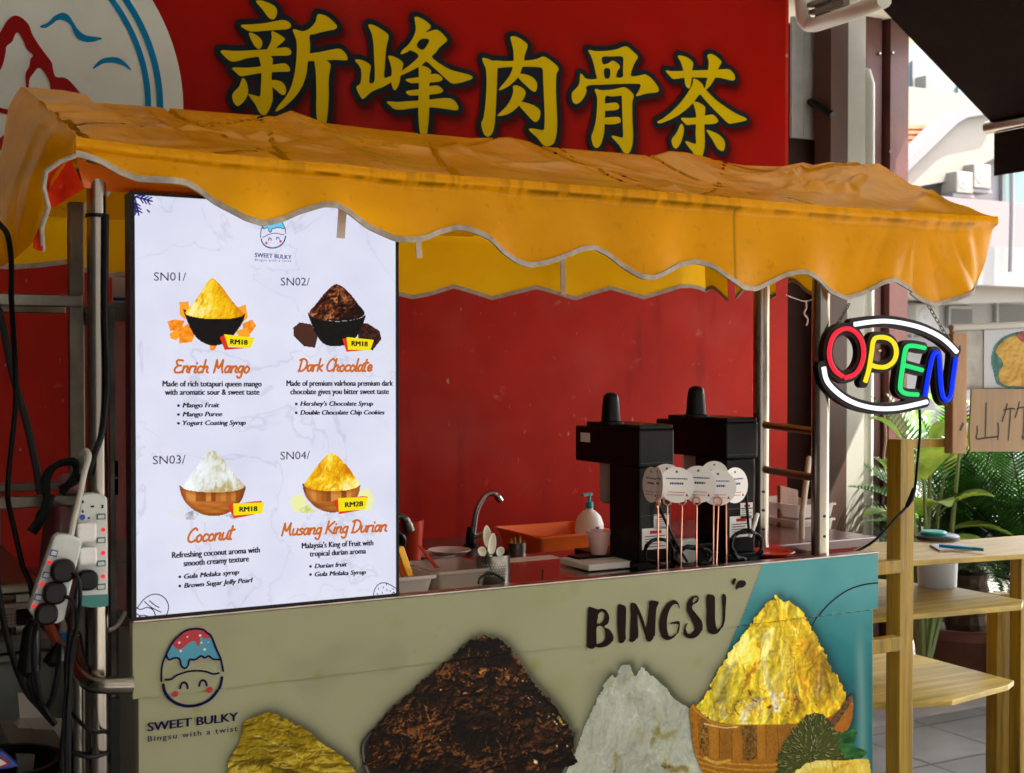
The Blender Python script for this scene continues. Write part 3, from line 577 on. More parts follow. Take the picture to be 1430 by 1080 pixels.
mango_st = bezs(_rg, 50, (100, 1150), (110, 570), (60, 180), (-10, 60), (20, 50), [M0, M1, (116,92,4), (138,118,16)], (.3, .6), .9) + [(P2(200,560,280,500,420,480,560,520,620,600), 110, M3, .85, .8), (P2(640,330,740,400,760,480,680,520), 120, (112,90,0), .7, .9), (P2(470,250,560,280,600,300), 50, (120,98,4), .7, .8), (P2(210,440,270,390,380,370,500,390,620,400), 14, M2, .8, .7), (P2(310,290,400,300,500,330,600,360), 18, M2, .75, .7), (P2(300,330,380,320,460,340), 22, M1, .7, .8), (P2(440,215,520,230,610,270), 12, M2, .7, .7), (P2(430,430,500,440,560,440), 10, M2, .7, .7), (P2(340,130,310,180,330,240), 18, M1, .7, .8), (P2(470,160,500,180,530,165), 22, M2, .7, .8), (P2(480,100,620,180,760,260,870,350), 16, M1, .7, .8), (P2(600,370,660,420,650,470), 12, M2, .8, .6),
 (P2(870,390,850,430), 26, (176,176,100), .8, .7), (P2(960,440,900,500,860,560), 40, (104,84,0), .8, .8), (P2(965,440), 22, (190,160,110), .8, .7), (P2(820,470,800,560), 14, M2, .7, .7), (P2(900,380,980,420,1060,490,1120,560), 14, M1, .7, .8), (P2(160,420,130,500,100,570), 26, (140,136,40), .6, .8), (P2(180,480,170,570), 12, M2, .8, .6), (P2(380,105), 20, (176,146,90), .8, .7), (P2(640,230,700,240), 26, (136,96,4), .6, .8), (P2(590,560,640,590), 60, (112,70,0), .6, .8), (P2(700,480,780,470), 12, M2, .5, .8)]
mangoheap = painter(lambda A, B: np.array([126., 106, 8])*np.ones(A.shape+(3,)), mango_st, (300, 980, 5.73), k=.74, seed=17, wob=4, grain=.08, fold=(375, 980, .018, .034, 5, 1.0, .6, .3), amt=.30, hi=((178, 162, 84), .6, .6))
_rg = random.Random(3); bowl_st = []
for x0_, x1_, c_ in [(60,96,(150,96,20)),(96,142,(104,70,16)),(142,198,(160,108,24)),(198,262,(122,80,14)),(262,316,(150,100,18)),(316,386,(78,54,14)),(386,436,(158,106,20)),(436,500,(138,90,16)),(500,560,(126,82,14)),(560,640,(150,96,18)),(640,900,(150,90,16))]:
    bowl_st += [(P2((x0_+x1_)/2, 690+k_*40, (x0_+x1_)/2+2, 700+k_*40), x1_-x0_+6, c_, .55, .35) for k_ in range(5)] + [(P2(x0_, 700, x0_+3, 880), 5, (70,44,6), .7, .6)]
bowl_st += bezs(_rg, 60, (98, 140), (700, 870), (6, 16), (0, 180), (4, 8), [(52,36,6), (150,120,50)], (.5, .9), .5) + bezs(_rg, 80, (318, 384), (700, 880), (6, 16), (0, 180), (4, 8), [(36,26,4), (120,96,40)], (.5, .9), .5)
bowl_st += [(P2(125,700,210,715,295,718), 9, (214,190,130), .9, .6), (P2(60,610,110,660,200,700,420,705,560,690), 10, (190,140,30), .7, .6), (P2(100,860,250,895,440,900,600,880), 120, (0,0,0), 0, .5)]
for k_ in range(9): bowl_st.append((P2(70+k_*6, 850+k_*14, 240, 890+k_*13, 460, 896+k_*13, 640, 880+k_*13), 9, (188,142,44) if k_ % 2 else (134,86,12), .75, .6))
bowl_st += [(P2(130,870,180,900,250,885), 26, (206,172,80), .7, .8), (P2(860,560,870,650,840,730), 40, (150,88,14), .7, .8)] + bezs(_rg, 40, (430, 640), (720, 950), (20, 60), (85, 95), (3, 6), [(110,70,10), (160,112,30)], (.3, .6), .7)
woodp = painter(lambda A, B: np.array([142., 92, 16])*np.ones(A.shape+(3,)), bowl_st, (950, 820, 3.661), k=.85, seed=23, wob=1.0, grain=.14, gscale=.5)
_rg = random.Random(6); fr_st = []
for i in range(430):
    x, y = _rg.uniform(470, 850), _rg.uniform(640, 960); an = math.atan2(y-860, x-660)+_rg.uniform(-.5, .5); l_ = _rg.uniform(12, 26)
    fr_st.append((P2(x, y, x+l_*math.cos(an), y+l_*math.sin(an)), _rg.uniform(7, 11), (30,34,6), .8, .6)); fr_st.append((P2(x+3, y-2, x+3+l_*math.cos(an)*.9, y-2+l_*math.sin(an)*.9), _rg.uniform(3.5, 6.5), _rg.choice([(150,146,84), (120,122,56), (96,100,40), (170,164,110)]), .85, .6))
spikes = painter(lambda A, B: np.array([62., 68, 18])*np.ones(A.shape+(3,)), fr_st, (950, 820, 3.661), k=.95, seed=31, wob=.8, grain=.15)
flesh = painter(lambda A, B: np.array([206., 180, 60])*np.ones(A.shape+(3,)), [(P2(600,950,700,900,780,910), 60, (216,206,120), .8, .8), (P2(780,940,860,900), 30, (186,140,20), .7, .8), (P2(900,890,930,950), 50, (220,200,90), .7, .8), (P2(770,890,790,950), 10, (160,110,10), .7, .7)]+bezs(_rg, 30, (600, 970), (880, 960), (20, 60), (70, 110), (5, 12), [(222,212,150), (190,150,30)], (.3, .6), .8), (950, 820, 3.661), k=.9, seed=37)
def cbowl(A, B, sdv):
    rimd = np.abs(sdv); t = fbm(A*.02, B*.03, 3, 3)*.012
    c = np.stack([.012+t, .007+t*.7, .005+t*.5], -1); hl = np.exp(-((rimd-3.2)/1.5)**2)*ss(1000, 1070, B)*0.16
    return c+hl[..., None]
shapes = [mango_o, choc_o, cbowl_o, coco_o, dur_o, wbowl_o, fruit_o]
def panel_print():
    xs = np.arange(cx0, cx1, 0.0065); zs = np.concatenate([np.arange(0.06, 0.6, 0.06), np.arange(0.6, ZL-0.003, 0.0065), [ZL-0.0006, ZL+0.0006], np.arange(ZL+0.006, ZT, 0.0065), [ZT-0.0003]])
    X, Z = np.meshgrid(xs, zs); A, B = proj(X, 0*X, Z); d = np.full(X.shape, 99.0)
    for o in shapes: d = np.minimum(d, poly_sd(A-3, B+2, o))
    n = fbm(X*3, Z*5, 4, 5); st = ss(.56, .75, fbm(X*5+2, Z*7, 3, 71)); st2 = ss(.6, .8, fbm(X*2.1+8, Z*3, 4, 33))
    base = np.array([.305, .312, .185])*(0.9+0.2*n)[..., None]; base = base*(1-0.5*st2[..., None]*np.array([.25, .3, .75]))*(1-.12*st[..., None])
    sm = np.zeros(X.shape)
    for i in range(26):
        qx, qz, qr = cx0+random.random()*1.7, .65+random.random()*.33, .004+random.random()*.014
        sm = np.maximum(sm, np.exp(-((X-qx)**2+(Z-qz)**2)/qr**2)*(.2+.5*random.random()))
    base = base*(1-sm[..., None]*np.array([.15, .2, .75]))
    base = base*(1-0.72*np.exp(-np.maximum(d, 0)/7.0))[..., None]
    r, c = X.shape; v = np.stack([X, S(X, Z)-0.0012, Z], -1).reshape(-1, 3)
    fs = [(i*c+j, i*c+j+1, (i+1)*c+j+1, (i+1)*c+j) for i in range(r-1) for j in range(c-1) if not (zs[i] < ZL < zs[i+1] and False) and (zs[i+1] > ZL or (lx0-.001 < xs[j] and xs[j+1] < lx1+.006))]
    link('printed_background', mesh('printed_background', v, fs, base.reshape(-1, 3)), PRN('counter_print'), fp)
panel_print()
def teal(A, B, sdv):
    g = ss(780, 960, B); n = fbm(A*.02, B*.02, 4, 9); t = np.clip(g*.75+.35*(n-.5), 0, 1)
    c = ramp(t, [(0, (.105, .38, .40)), (.5, (.018, .215, .235)), (1, (.0, .13, .14))])
    d = np.full(A.shape, 99.0)
    for o in (dur_o, wbowl_o, fruit_o): d = np.minimum(d, poly_sd(A-3, B+2, o))
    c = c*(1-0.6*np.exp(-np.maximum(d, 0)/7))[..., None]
    f = np.exp(-((A-1203-2*np.sin(B*.02))/6.5)**2)*ss(850, 930, B)*.55  # lighter band paints the reflection along the panel's bent right edge
    return c*(1-f[..., None])+np.array([.22, .42, .39])*f[..., None]
t_o = np.array([(1064, 780), (1063, 791), (1040, 850), (1011, 923), (985, 1000), (960, 1080), (940, 1150), (1300, 1150), (1300, 760)])
print_art('printed_backdrop', t_o, teal, 0.002, PRN('teal_print_and_sheen'), fp, step=1.6,
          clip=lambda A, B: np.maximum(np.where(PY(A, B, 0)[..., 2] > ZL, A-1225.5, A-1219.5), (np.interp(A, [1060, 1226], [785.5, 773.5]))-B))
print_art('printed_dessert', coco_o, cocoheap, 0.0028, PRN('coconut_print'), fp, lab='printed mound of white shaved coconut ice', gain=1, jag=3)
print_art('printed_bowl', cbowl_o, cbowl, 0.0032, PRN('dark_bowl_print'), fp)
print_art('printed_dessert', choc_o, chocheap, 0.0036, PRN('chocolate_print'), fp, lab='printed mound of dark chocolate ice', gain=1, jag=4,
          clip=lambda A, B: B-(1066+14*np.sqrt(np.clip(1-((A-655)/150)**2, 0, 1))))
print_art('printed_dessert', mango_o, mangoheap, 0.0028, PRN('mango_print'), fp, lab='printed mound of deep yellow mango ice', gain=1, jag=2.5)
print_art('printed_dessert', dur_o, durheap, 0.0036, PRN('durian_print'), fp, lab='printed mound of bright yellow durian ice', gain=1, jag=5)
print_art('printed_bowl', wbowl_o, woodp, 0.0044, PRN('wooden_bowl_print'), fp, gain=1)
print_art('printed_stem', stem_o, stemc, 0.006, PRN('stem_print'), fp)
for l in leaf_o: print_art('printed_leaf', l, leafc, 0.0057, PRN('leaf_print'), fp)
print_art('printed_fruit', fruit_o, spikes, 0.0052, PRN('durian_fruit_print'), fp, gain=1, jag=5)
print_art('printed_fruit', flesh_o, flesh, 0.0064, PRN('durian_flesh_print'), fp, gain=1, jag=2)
BROWNINK = mat('dark_brown_ink', (0.009, 0.003, 0.0015), 0.5, spec=.08); NAVYP = mat('navy_print', (0.006, 0.003, 0.05), 0.5, spec=.08)
b_ = (800, 790, 5.5)
for nm, ps, hs in [('B', a(115,318,150,322,185,335,215,328,250,345,272,390,265,440,235,468,275,490,305,540,295,590,255,622,200,630,175,622,150,640,110,625,102,560,105,450,108,370), [a(190,370,215,352,237,370,230,415,205,440,180,440,185,400), a(178,470,215,465,240,500,240,560,215,592,180,600,175,540)]),
  ('I', a(340,302,370,300,400,318,402,400,398,500,400,570,375,597,350,580,338,500,335,400), []),
  ('N', a(438,292,470,288,495,320,530,400,556,475,568,400,578,310,585,268,652,278,635,330,628,430,622,540,600,580,570,578,545,520,510,420,490,370,492,450,495,545,465,585,435,575,435,480,440,380), []),
  ('G', a(765,262,795,275,812,310,808,332,800,300,770,296,740,330,720,390,715,460,725,520,750,545,785,525,798,480,800,450,745,445,745,437,808,425,812,470,800,520,765,560,720,572,680,545,658,480,665,390,700,310,735,275), []),
  ('S', a(842,270,855,280,870,292,880,265,905,240,940,228,960,245,950,280,915,300,910,330,950,380,985,430,988,490,965,535,920,560,870,550,845,510,850,460,875,438,860,480,875,515,900,525,925,505,925,460,890,390,868,340,868,300), [a(915,285,940,265,948,245,930,245,915,265)]),
  ('U', a(1020,230,1045,218,1080,235,1085,300,1085,400,1095,470,1115,490,1140,430,1143,330,1140,222,1170,235,1165,330,1160,420,1130,500,1085,528,1040,510,1020,440,1022,330), [])]:
    art('brush_letter', [T(ps, *b_)], 0, BROWNINK, fp, cell=0.0016, holes=[T(h, *b_) for h in hs], smooth=4, yfun=S, lift=0.0045)
art('brush_drop', [T(a(1225,150,1213,125,1225,100,1245,97,1240,125), *b_), T(a(1245,185,1245,150,1270,115,1310,115,1323,140,1300,165,1265,172), *b_)], 0, BROWNINK, fp, cell=0.0016, smooth=4, lift=0.0045)
art('thin_curve', [], 0, BROWNINK, fp, cell=0.0012, lines=[([(1225, 814), (1204.6, 816.6), (1182, 824.7), (1159.5, 841), (1143.5, 858.5), (1134, 874.5)], 1.9)], yfun=S, lift=0.0032)

def egg_logo(parent, y, yfun, tr, inks, lift, cell, clipz=None):
    e = lambda *p: T(a(*p), *tr); s = tr[2]
    navy, blue, red, white = inks; L = lift
    art('logo_outline', [], y, navy, parent, cell=cell, yfun=yfun, lift=L+0.0016, lines=[
        (e(178,485,180,400,190,330,225,250,270,165,320,110,380,65,450,48,520,52,560,80,595,110,640,220,675,300,695,400), 17/s),
        (e(193,515,205,570,245,630,310,675,400,697,500,685,590,640,650,570,675,510,685,455), 25/s),
        (e(210,473,260,470,310,435,400,405,480,398,550,405,610,425,660,418), 15/s),
        (e(220,265,240,305,290,290,330,300,345,355,375,378,400,355,415,305,460,305,510,275,540,290,575,275,610,300,665,305), 15/s),
        (e(335,545,345,510,368,495,390,510,398,545), 18/s), (e(495,525,505,490,525,478,548,490,558,522), 18/s)])
    art('logo_fill', [e(225,250,270,165,400,160,595,115,640,220,665,300,610,300,575,278,540,290,510,278,460,305,415,305,400,355,375,375,350,355,330,300,290,290,240,300)], y, blue, parent, cell=cell, yfun=yfun, lift=L, smooth=3)
    art('logo_fill', [e(275,165,320,110,380,70,450,52,520,55,590,105,580,130,540,125,505,122,500,175,485,192,470,160,440,150,390,180,350,215,310,215,285,195)], y, red, parent, cell=cell, yfun=yfun, lift=L+0.0008, smooth=3)
    for ck in (e(296,595,298,595), e(582,560,584,560)): art('logo_cheek', [], y, red, parent, cell=cell, yfun=yfun, lift=L+0.0008, lines=[(ck, 54/s)])
    if white:
        for x, yy, r in [(327,163,10),(395,115,8),(502,103,11),(340,232,11),(512,163,9),(540,220,12),(570,160,6)]: art('logo_dot', [], y, white, parent, cell=cell, yfun=yfun, lift=L+0.0016, lines=[(e(x, yy, x+1, yy), 2*r/s)])
egg_logo(fp, 0, S, (195, 870, 6.0), (NAVYP, mat('logo_blue', (0.05, 0.28, 0.40), 0.4), mat('logo_red', (0.42, 0.01, 0.02), 0.4), mat('logo_white', (0.6, 0.62, 0.6), 0.4)), 0.003, 0.0016)
texts('lettering', [('SWEET BULKY', (206.5, 1021.5), (332, 1006.5), 12.6)], NAVYP, fp, y=0, yfun=S, lift=0.004, bold=0.07)
texts('lettering', [('Bingsu with a twist', (206.5, 1036), (331.5, 1021), 8)], NAVYP, fp, y=0, yfun=S, lift=0.004, space=1.25, bold=0.02)

# ---------------------------------------------------------------- the cart's awning
FOLD = np.array([(60,187),(107,193),(200,205),(300,216),(480,232),(547,240),(715,252),(836,262),(960,272),(1156,289),(1271,297),(1340,301),(1389,303)], float)
HEM = np.array([(104,217),(110,219),(139,228),(167,242),(194,252),(236,255),(258,257.5),(278,267),(300,284),(340,308),(365,315),(395,308),(420,297),(450,288),(468,289),(487,299),(513,317),(550,336),(570,337.5),(590,335),(612,326),(638,319),(655,322),(680,334),(698,352),(722,366),(742,372),(765,368),(790,358),(812,349),(832,347),(850,355),(875,376),(893,388),(910,390),(930,382),(952,371),(974,366),(993,372),(1015,389),(1037,403),(1059,405),(1078,396),(1100,384),(1122,380.5),(1141,391),(1159,407),(1185,418),(1208,410.5),(1230,396),(1248,392),(1271,404),(1293,420),(1311,427),(1337,418.7),(1360,408),(1378,397),(1389,394)], float)
YA = -0.03
XL = float(PY(107, 193, YA)[0]); XR = float(PY(1389, 303, YA)[0])
zf = lambda X: np.interp(X, PY(FOLD[:, 0], FOLD[:, 1], YA)[:, 0], PY(FOLD[:, 0], FOLD[:, 1], YA)[:, 2])
SKY = np.array([(-40,122),(20,121),(34,122),(86,126),(109,130),(123,134),(131,143),(200,148),(256,153),(330,159),(384,163),(406,154.5),(430,163),(454,172),(520,180),(582,186),(659,193),(712,192),(735,197),(759,205),(818,210),(900,217),(915,217),(935,211),(958,213),(979,218),(1019,228),(1040,231),(1090,233),(1105,230),(1122,227),(1140,232),(1159,243),(1180,241),(1200,239),(1230,245),(1267,254),(1304,265),(1345,281.5),(1382,298),(1420,303)], float)
YR, YB = 0.72, 1.5
TARPC = np.array([0.97, 0.43, 0.0])
TARP = mat('yellow_tarpaulin', (0.7, 0.3, 0.01), 0.22, spec=0.19, attr=True, transl=0.40, bump=0.10, bscale=13, var=0.14, vscale=3, rvar=0.1)
TARPR = mat('yellow_tarpaulin_roof', (0.7, 0.3, 0.01), 0.24, spec=0.62, attr=True, transl=0.22, bump=0.12, bscale=11, var=0.16, vscale=3, rvar=0.12)
TAPE = mat('hem_tape', (0.36, 0.31, 0.25), 0.8, var=0.3, vscale=40)
def dirt_c(X, Z, k):
    n = fbm(X*5, Z*7, 4, 2); return TARPC*(0.88+0.2*n)[..., None]*(1-k[..., None]*np.array([.75, .72, .5]))
def make_roof():
    xs = np.linspace(XL, XR, 340); ys = np.concatenate([np.linspace(YA, YR, 70), np.linspace(YR, YB, 40)[1:]])
    X, Y = np.meshgrid(xs, ys)
    rp = proj(xs, YR+0*xs, 2.25+0*xs)[0]; zr = PY(rp, np.interp(rp, SKY[:, 0], SKY[:, 1]), YR)[:, 2]
    t = np.clip((Y-YA)/(YR-YA), 0, 1); zF = zf(X); zR = np.broadcast_to(zr, X.shape)
    sag = 0.06*np.sin(math.pi*t)*(0.5+0.8*fbm(X*1.2, X*0, 2, 4))
    base = zF + (zR-zF)*t**0.9 - sag*0.5
    # the right-hand rake edge as it stands against the background
    yy = np.linspace(YA, YR, 60); ep, _ = proj(XR+0*yy, yy, 2.15+0*yy); ez_ = PX(ep, np.interp(ep, SKY[:, 0], SKY[:, 1]), XR)[:, 2]
    E = np.interp(Y, yy, ez_); bR = base[:, -1:][:, [0]*X.shape[1]]
    k = ss(XR-0.55, XR, X)*(Y <= YR+1e-6)
    base = base + (E-bR)*k*ss(YA, YA+.12, Y)
    rr_ = (Y-YR)/(YB-YR); zB = 2.02
    ridge = base[69]; base = np.where(Y > YR, ridge[None]*(1-rr_)+zB*rr_-0.03*np.sin(math.pi*np.clip(rr_, 0, 1)), base)
    wv = ridged(X*1.5+Y*1.3+0.7*fbm(X*2, Y*2, 2, 8), Y*1.8-X*0.5, 3, 15)-0.6
    w2 = ridged(X*5+Y*4, Y*3-X*2.5, 3, 25)-0.6
    cr = ss(XL+.75, XL+.1, X)+ss(XR-.9, XR-.1, X)
    amp = np.sin(math.pi*np.clip(t, 0, 1))**0.8*(Y <= YR)
    Z = base + amp*(0.034*wv + 0.007*w2*(0.6+1.6*cr)) + amp*cr*0.05*(ridged(X*3.3-Y*5, Y*2+X, 2, 33)-0.6)
    for (ax_, ay_, bx_, by_, h_, wd_) in [(141,150,190,196,.016,.03),(170,202,262,168,.013,.03),(250,156,335,204,.015,.035),(395,168,360,210,.016,.05),(404,160,470,196,.012,.04),(610,222,690,228,.012,.03),(560,190,650,230,.012,.05),(705,198,860,250,.014,.06),(840,222,960,258,.012,.05),(1040,240,1150,276,.022,.035),(1105,232,1155,262,.026,.03),(1128,230,1172,266,.026,.025),(1205,243,1178,262,.024,.03),(1085,252,1118,270,.02,.02),(1225,250,1340,296,.018,.04),(1170,262,1290,268,.02,.03),(1060,276,1100,262,.015,.02),(925,214,945,226,.02,.03)]:
        P0 = PZ(ax_, ay_, 2.17)[:2]; P1 = PZ(bx_, by_, 2.10)[:2]; P0 = np.array([P0[0], np.clip(P0[1], YA+.03, YR)]); P1 = np.array([P1[0], np.clip(P1[1], YA+.03, YR)])
        dv = P1-P0; L_ = np.hypot(*dv)+1e-6; tt = ((X-P0[0])*dv[0]+(Y-P0[1])*dv[1])/L_**2; sp_ = ((X-P0[0])*-dv[1]+(Y-P0[1])*dv[0])/L_
        wdv = wd_*.62*(1+.5*tt); Z = Z + (h_*np.exp(-np.abs(sp_)/wdv)-h_*.45*np.exp(-np.abs(sp_-wdv*1.3)/wdv))*ss(-.15, .12, tt)*ss(1.15, .85, tt)*(Y < YR)*ss(YA, YA+.06, Y)*ss(YR, YR-.12, Y)
    A, B = proj(X, Y, Z)
    spk = ss(.70, .78, fbm(X*30, Y*30, 3, 91))*0.8*ss(.5, .6, fbm(X*3, Y*3, 2, 7)); edge = np.exp(-(Y-YA)/0.01)*0.35*fbm(X*14, Y*3, 3, 9)
    C = dirt_c(X, Y, np.clip(spk*.5+edge+0.12*fbm(X*4, Y*4, 3, 55), 0, .8))
    mb = MB().grid(np.stack([X, Y, Z], -1))
    return link('awning_roof', mesh('awning_roof', mb.v, mb.f, C.reshape(-1, 3)), TARPR, cart, smooth=2), (xs, ys, Z)
roof, RZ = make_roof()
def make_valance():
    px = np.arange(104, 1389.5, 2.6); v = np.concatenate([np.linspace(0, 0.12, 5), np.linspace(0.13, 1, 26)])
    top = np.interp(px, FOLD[:, 0], FOLD[:, 1]); hem = np.interp(px, HEM[:, 0], HEM[:, 1])
    hs = np.convolve(np.pad(hem, 2, 'edge'), [.1, .2, .4, .2, .1], 'valid')
    bandpx = np.minimum(15.0*(1-0.2*(px-100)/1300), (hs-top)*0.6)
    P_, V2 = np.meshgrid(px, v); b = bandpx/(hs-top)
    tt = np.where(V2 <= 0.12, V2/0.12*b, b+(V2-0.12)/0.88*(1-b))
    Yp = top+(hs-top)*tt; W = PY(P_, Yp, YA).copy(); X = W[..., 0]; Z = W[..., 2]
    fall = np.where(V2 <= 0.12, 0, (V2-0.12)/0.88)
    low = fall**1.2*(0.045*(fbm(X*2.1, Z*1.2, 3, 5)-0.45)+0.012*np.sin(P_/112.0*2*math.pi+1))
    rk = ss(1120, 1330, P_); fan = np.abs((P_-1275-(Yp-310)*0.12)/ (0.25*(Yp-270)+6))
    fold = rk*fall**.6*0.06*(ridged(P_*0.019+(Yp-300)*.006*np.sign(1275-P_), Yp*0.003, 2, 12)-0.55)
    pk = 0.004*ridged(X*22, Z*4, 2, 3)*np.exp(-fall*9)
    yo = np.where(V2 <= 0.12, -0.010-0.004*np.sin(V2/0.12*math.pi), -0.010*np.exp(-fall*40)) - low*0.8 + fold - pk
    yo = yo + 0.05*ss(1345, 1389, P_)**2*fall
    W[..., 1] = YA+yo
    seam = np.exp(-np.abs(fall)*26)*(V2 > 0.11)*ss(.33, .6, fbm(X*26, Z*9, 4, 77))*ss(170, 420, P_)*(1-.45*ss(900, 1200, P_))
    drip = ss(.5, .75, fbm(X*60, Z*3, 3, 14))*np.exp(-fall*11)*.5*ss(300, 450, P_)*(1-.5*ss(900, 1100, P_))
    spk = ss(.74, .82, fbm(X*60, Z*60, 3, 19))*.4
    hemd = ss(.90, 1, fall)*.25
    lines = (np.exp(-((P_-1025)/1.4)**2)+np.exp(-((P_-478)/1.2)**2*4)*0)*(fall > 0)*.8
    C = dirt_c(X, Z, np.clip(seam*.95+drip*.6+spk*.4+hemd+lines+0.12*fbm(X*3, Z*9, 3, 8), 0, .92))
    mb = MB().grid(W); ob = link('front_valance', mesh('front_valance', mb.v, mb.f, C.reshape(-1, 3)), TARP, roof, smooth=2)
    h = W[-1]; tp = MB(); up = h+np.array([0, -0.0035, 0.009]); dn = h+np.array([0, -0.0035, -0.004]); up2 = h+np.array([0, 0.004, 0.009]); dn2 = h+np.array([0, 0.004, -0.004])
    tp.grid(np.stack([up2, up, dn, dn2], 0)); part('hem_tape', tp, TAPE, roof)
    return W
FV = make_valance()
TARPB = mat('yellow_tarpaulin_brightened', (0.9, 0.5, 0.0), 0.5, spec=0.1, attr=True, transl=0.12, var=0.08, vscale=3)  # cloth for the shaded valances, brightened in place of light through the roof
def curtain(name, top, hem, seed, nrow=16, tape=True, amp=0.02, nrm=(0, -1, 0)):
    """a hanging strip between two 3-D edge lines of equal length"""
    v = np.linspace(0, 1, nrow)[:, None, None]; W = top[None]*(1-v)+hem[None]*v; X = W[..., 0]+W[..., 1]; Z = W[..., 2]
    W = W+np.array(nrm)*((fbm(X*3, Z*2, 3, seed)-.5)*amp*2*v[..., 0])[..., None]
    k = 0.2*fbm(X*4, Z*6, 3, seed+3)+.2*ss(.9, 1, np.broadcast_to(v[..., 0], X.shape))
    mb = MB().grid(W); ob = link(name, mesh(name, mb.v, mb.f, np.minimum(dirt_c(X, Z, k*.4).reshape(-1, 3)*np.array([1.12, 1.36, 1]), .98)), TARPB, roof, smooth=2)  # colour lifted here to stand for light reaching the hanging strips
    if tape:
        h = W[-1]; n = np.array(nrm)*0.003; part('hem_tape', MB().grid(np.stack([h+n+[0, 0, .011], h+n-[0, 0, .004], h-n-[0, 0, .004], h-n+[0, 0, .011]], 0)), TAPE, roof)
    return ob
RH = np.array([(-60,372),(0,374),(20,375),(60,372),(95,364),(120,380),(140,390),(178,384),(235,372),(300,392),(350,410),(400,398),(455,385),(520,405),(577,419),(600,413),(634,398),(665,411),(688,420),(715,411),(748,400),(778,411),(804,420.5),(826,411),(852.6,401),(878,411),(899.6,419),(925,409),(950,400),(965,401),(976,402),(988,408)], float)
px = np.linspace(-45, 987, 330)
hem = PY(px, np.interp(px, RH[:, 0], np.convolve(np.pad(RH[:, 1], 1, 'edge'), [.12, .76, .12], 'valid')), YB); top = hem.copy(); top[:, 2] = 2.035
curtain('rear_valance', top, hem, 41)
xR2 = XR-0.012; ys = np.linspace(YB, 0.06, 150); sc_ = 1.83-0.028*np.cos((ys-1.5)/0.25*2*math.pi)-0.03*ss(.6, .1, ys)
top = np.stack([0*ys+xR2, ys, np.interp(ys, RZ[1], RZ[2][:, -1])-0.004], -1); top[:, 2] = np.maximum(top[:, 2]-.01, 2.0)
curtain('side_valance', top, np.stack([0*ys+xR2, ys, sc_], -1), 43, nrm=(1, 0, 0))
# left side: the loose tarpaulin hanging over the end of the frame
D = [[(107,191,-.03),(84,166,.2),(57,141,.48),(30,121,.72)], [(104,204,-.05),(70,186,.12),(36,166,.42),(13,150,.7)], [(103,214,-.05),(62,219,.08),(24,212,.40),(4,200,.68)],
     [(90,232,-.03),(52,262,.06),(16,262,.34),(-12,255,.68)], [(66,272,.0),(44,312,.12),(6,318,.36),(-25,316,.68)], [(60,320,.03),(40,345,.15),(2,372,.36),(-40,372,.68)]]
G = patch([[PY(x, y, d) for x, y, d in r] for r in D], 14, 16)
nn = ridged(G[..., 1]*5+G[..., 2]*2, G[..., 2]*3, 3, 61)-.6
G = G+np.array([-0.3, -1, 0])*(nn*0.035*np.sin(np.linspace(0, math.pi, G.shape[0]))[:, None]**.5)[..., None]
mb = MB().grid(G); link('side_valance', mesh('side_valance', mb.v, mb.f, dirt_c(G[..., 1], G[..., 2], 0.25*fbm(G[..., 1]*5, G[..., 2]*5, 3, 4)).reshape(-1, 3)), TARP, roof, smooth=2)
part('hem_tape', MB().tube([PY(x, y, d) for x, y, d in [(106,217,-.045),(84,226,-.04),(64,240,-.03),(61,262,-.02),(68,290,-.02),(58,318,.0),(60,350,.03)]], 0.005, 8), TAPE, roof)
RT = mat('red_lit_tarpaulin', (0.80, 0.045, 0.012), 0.25, transl=0.5, var=0.3, vscale=9)  # red light on the inside of the folded tarpaulin, put into its colour
fl = patch([[PY(x, y, d) for x, y, d in r] for r in [[(64,240,-.02),(82,226,-.035),(98,221,-.04)], [(61,260,.0),(86,258,.03),(110,246,-.02)], [(69,294,-.01),(92,280,.0),(117,264,-.02)]]], 8, 8)
part('side_flap', MB().grid(fl), RT, roof, smooth=True)
fl = patch([[PY(x, y, d) for x, y, d in r] for r in [[(66,300,.0),(62,305,.0),(57,312,.0)], [(60,325,.01),(53,330,.02),(47,334,.01)], [(60,350,.02),(52,350,.03),(46,346,.03)]]], 6, 6)
part('side_flap', MB().grid(fl), RT, roof, smooth=True)
# the lifted corner flap under the front edge, and the lining seen under it
part('side_flap', MB().grid(patch([[PY(x, y, d) for x, y, d in r] for r in [[(108,222,-.02),(150,236,.0),(200,254,.01),(262,262,.01)], [(112,244,.01),(152,258,.03),(205,266,.03),(276,270,.02)], [(118,262,.02),(154,268,.04),(208,270,.04),(280,274,.03)]]], 6, 8)), mat('orange_lining', (0.78, 0.16, 0.008), 0.3, transl=0.4, var=0.2, vscale=6), roof, smooth=True)
STRAP = mat('beige_strap', (0.50, 0.42, 0.34), 0.8, var=0.15, vscale=30)
for (x0, y0, x1, y1, w_, d) in [(479, 285, 476, 333, 12, 0.0), (583, 325, 586, 360, 9, 0.02), (786, 350, 787, 412, 8, 1.46)]:
    p = PY(x0, y0, d); q = PY(x1, y1, d); hw = w_/2/ppm(x0, d)
    part('strap', MB().add([p+[-hw, 0, 0], p+[hw, 0, 0], q+[hw, 0, 0], q+[-hw, 0, 0], p+[-hw, .003, 0], p+[hw, .003, 0], q+[hw, .003, 0], q+[-hw, .003, 0]], [(0, 1, 2, 3), (7, 6, 5, 4), (0, 4, 5, 1), (1, 5, 6, 2), (2, 6, 7, 3), (3, 7, 4, 0)]), STRAP, roof)

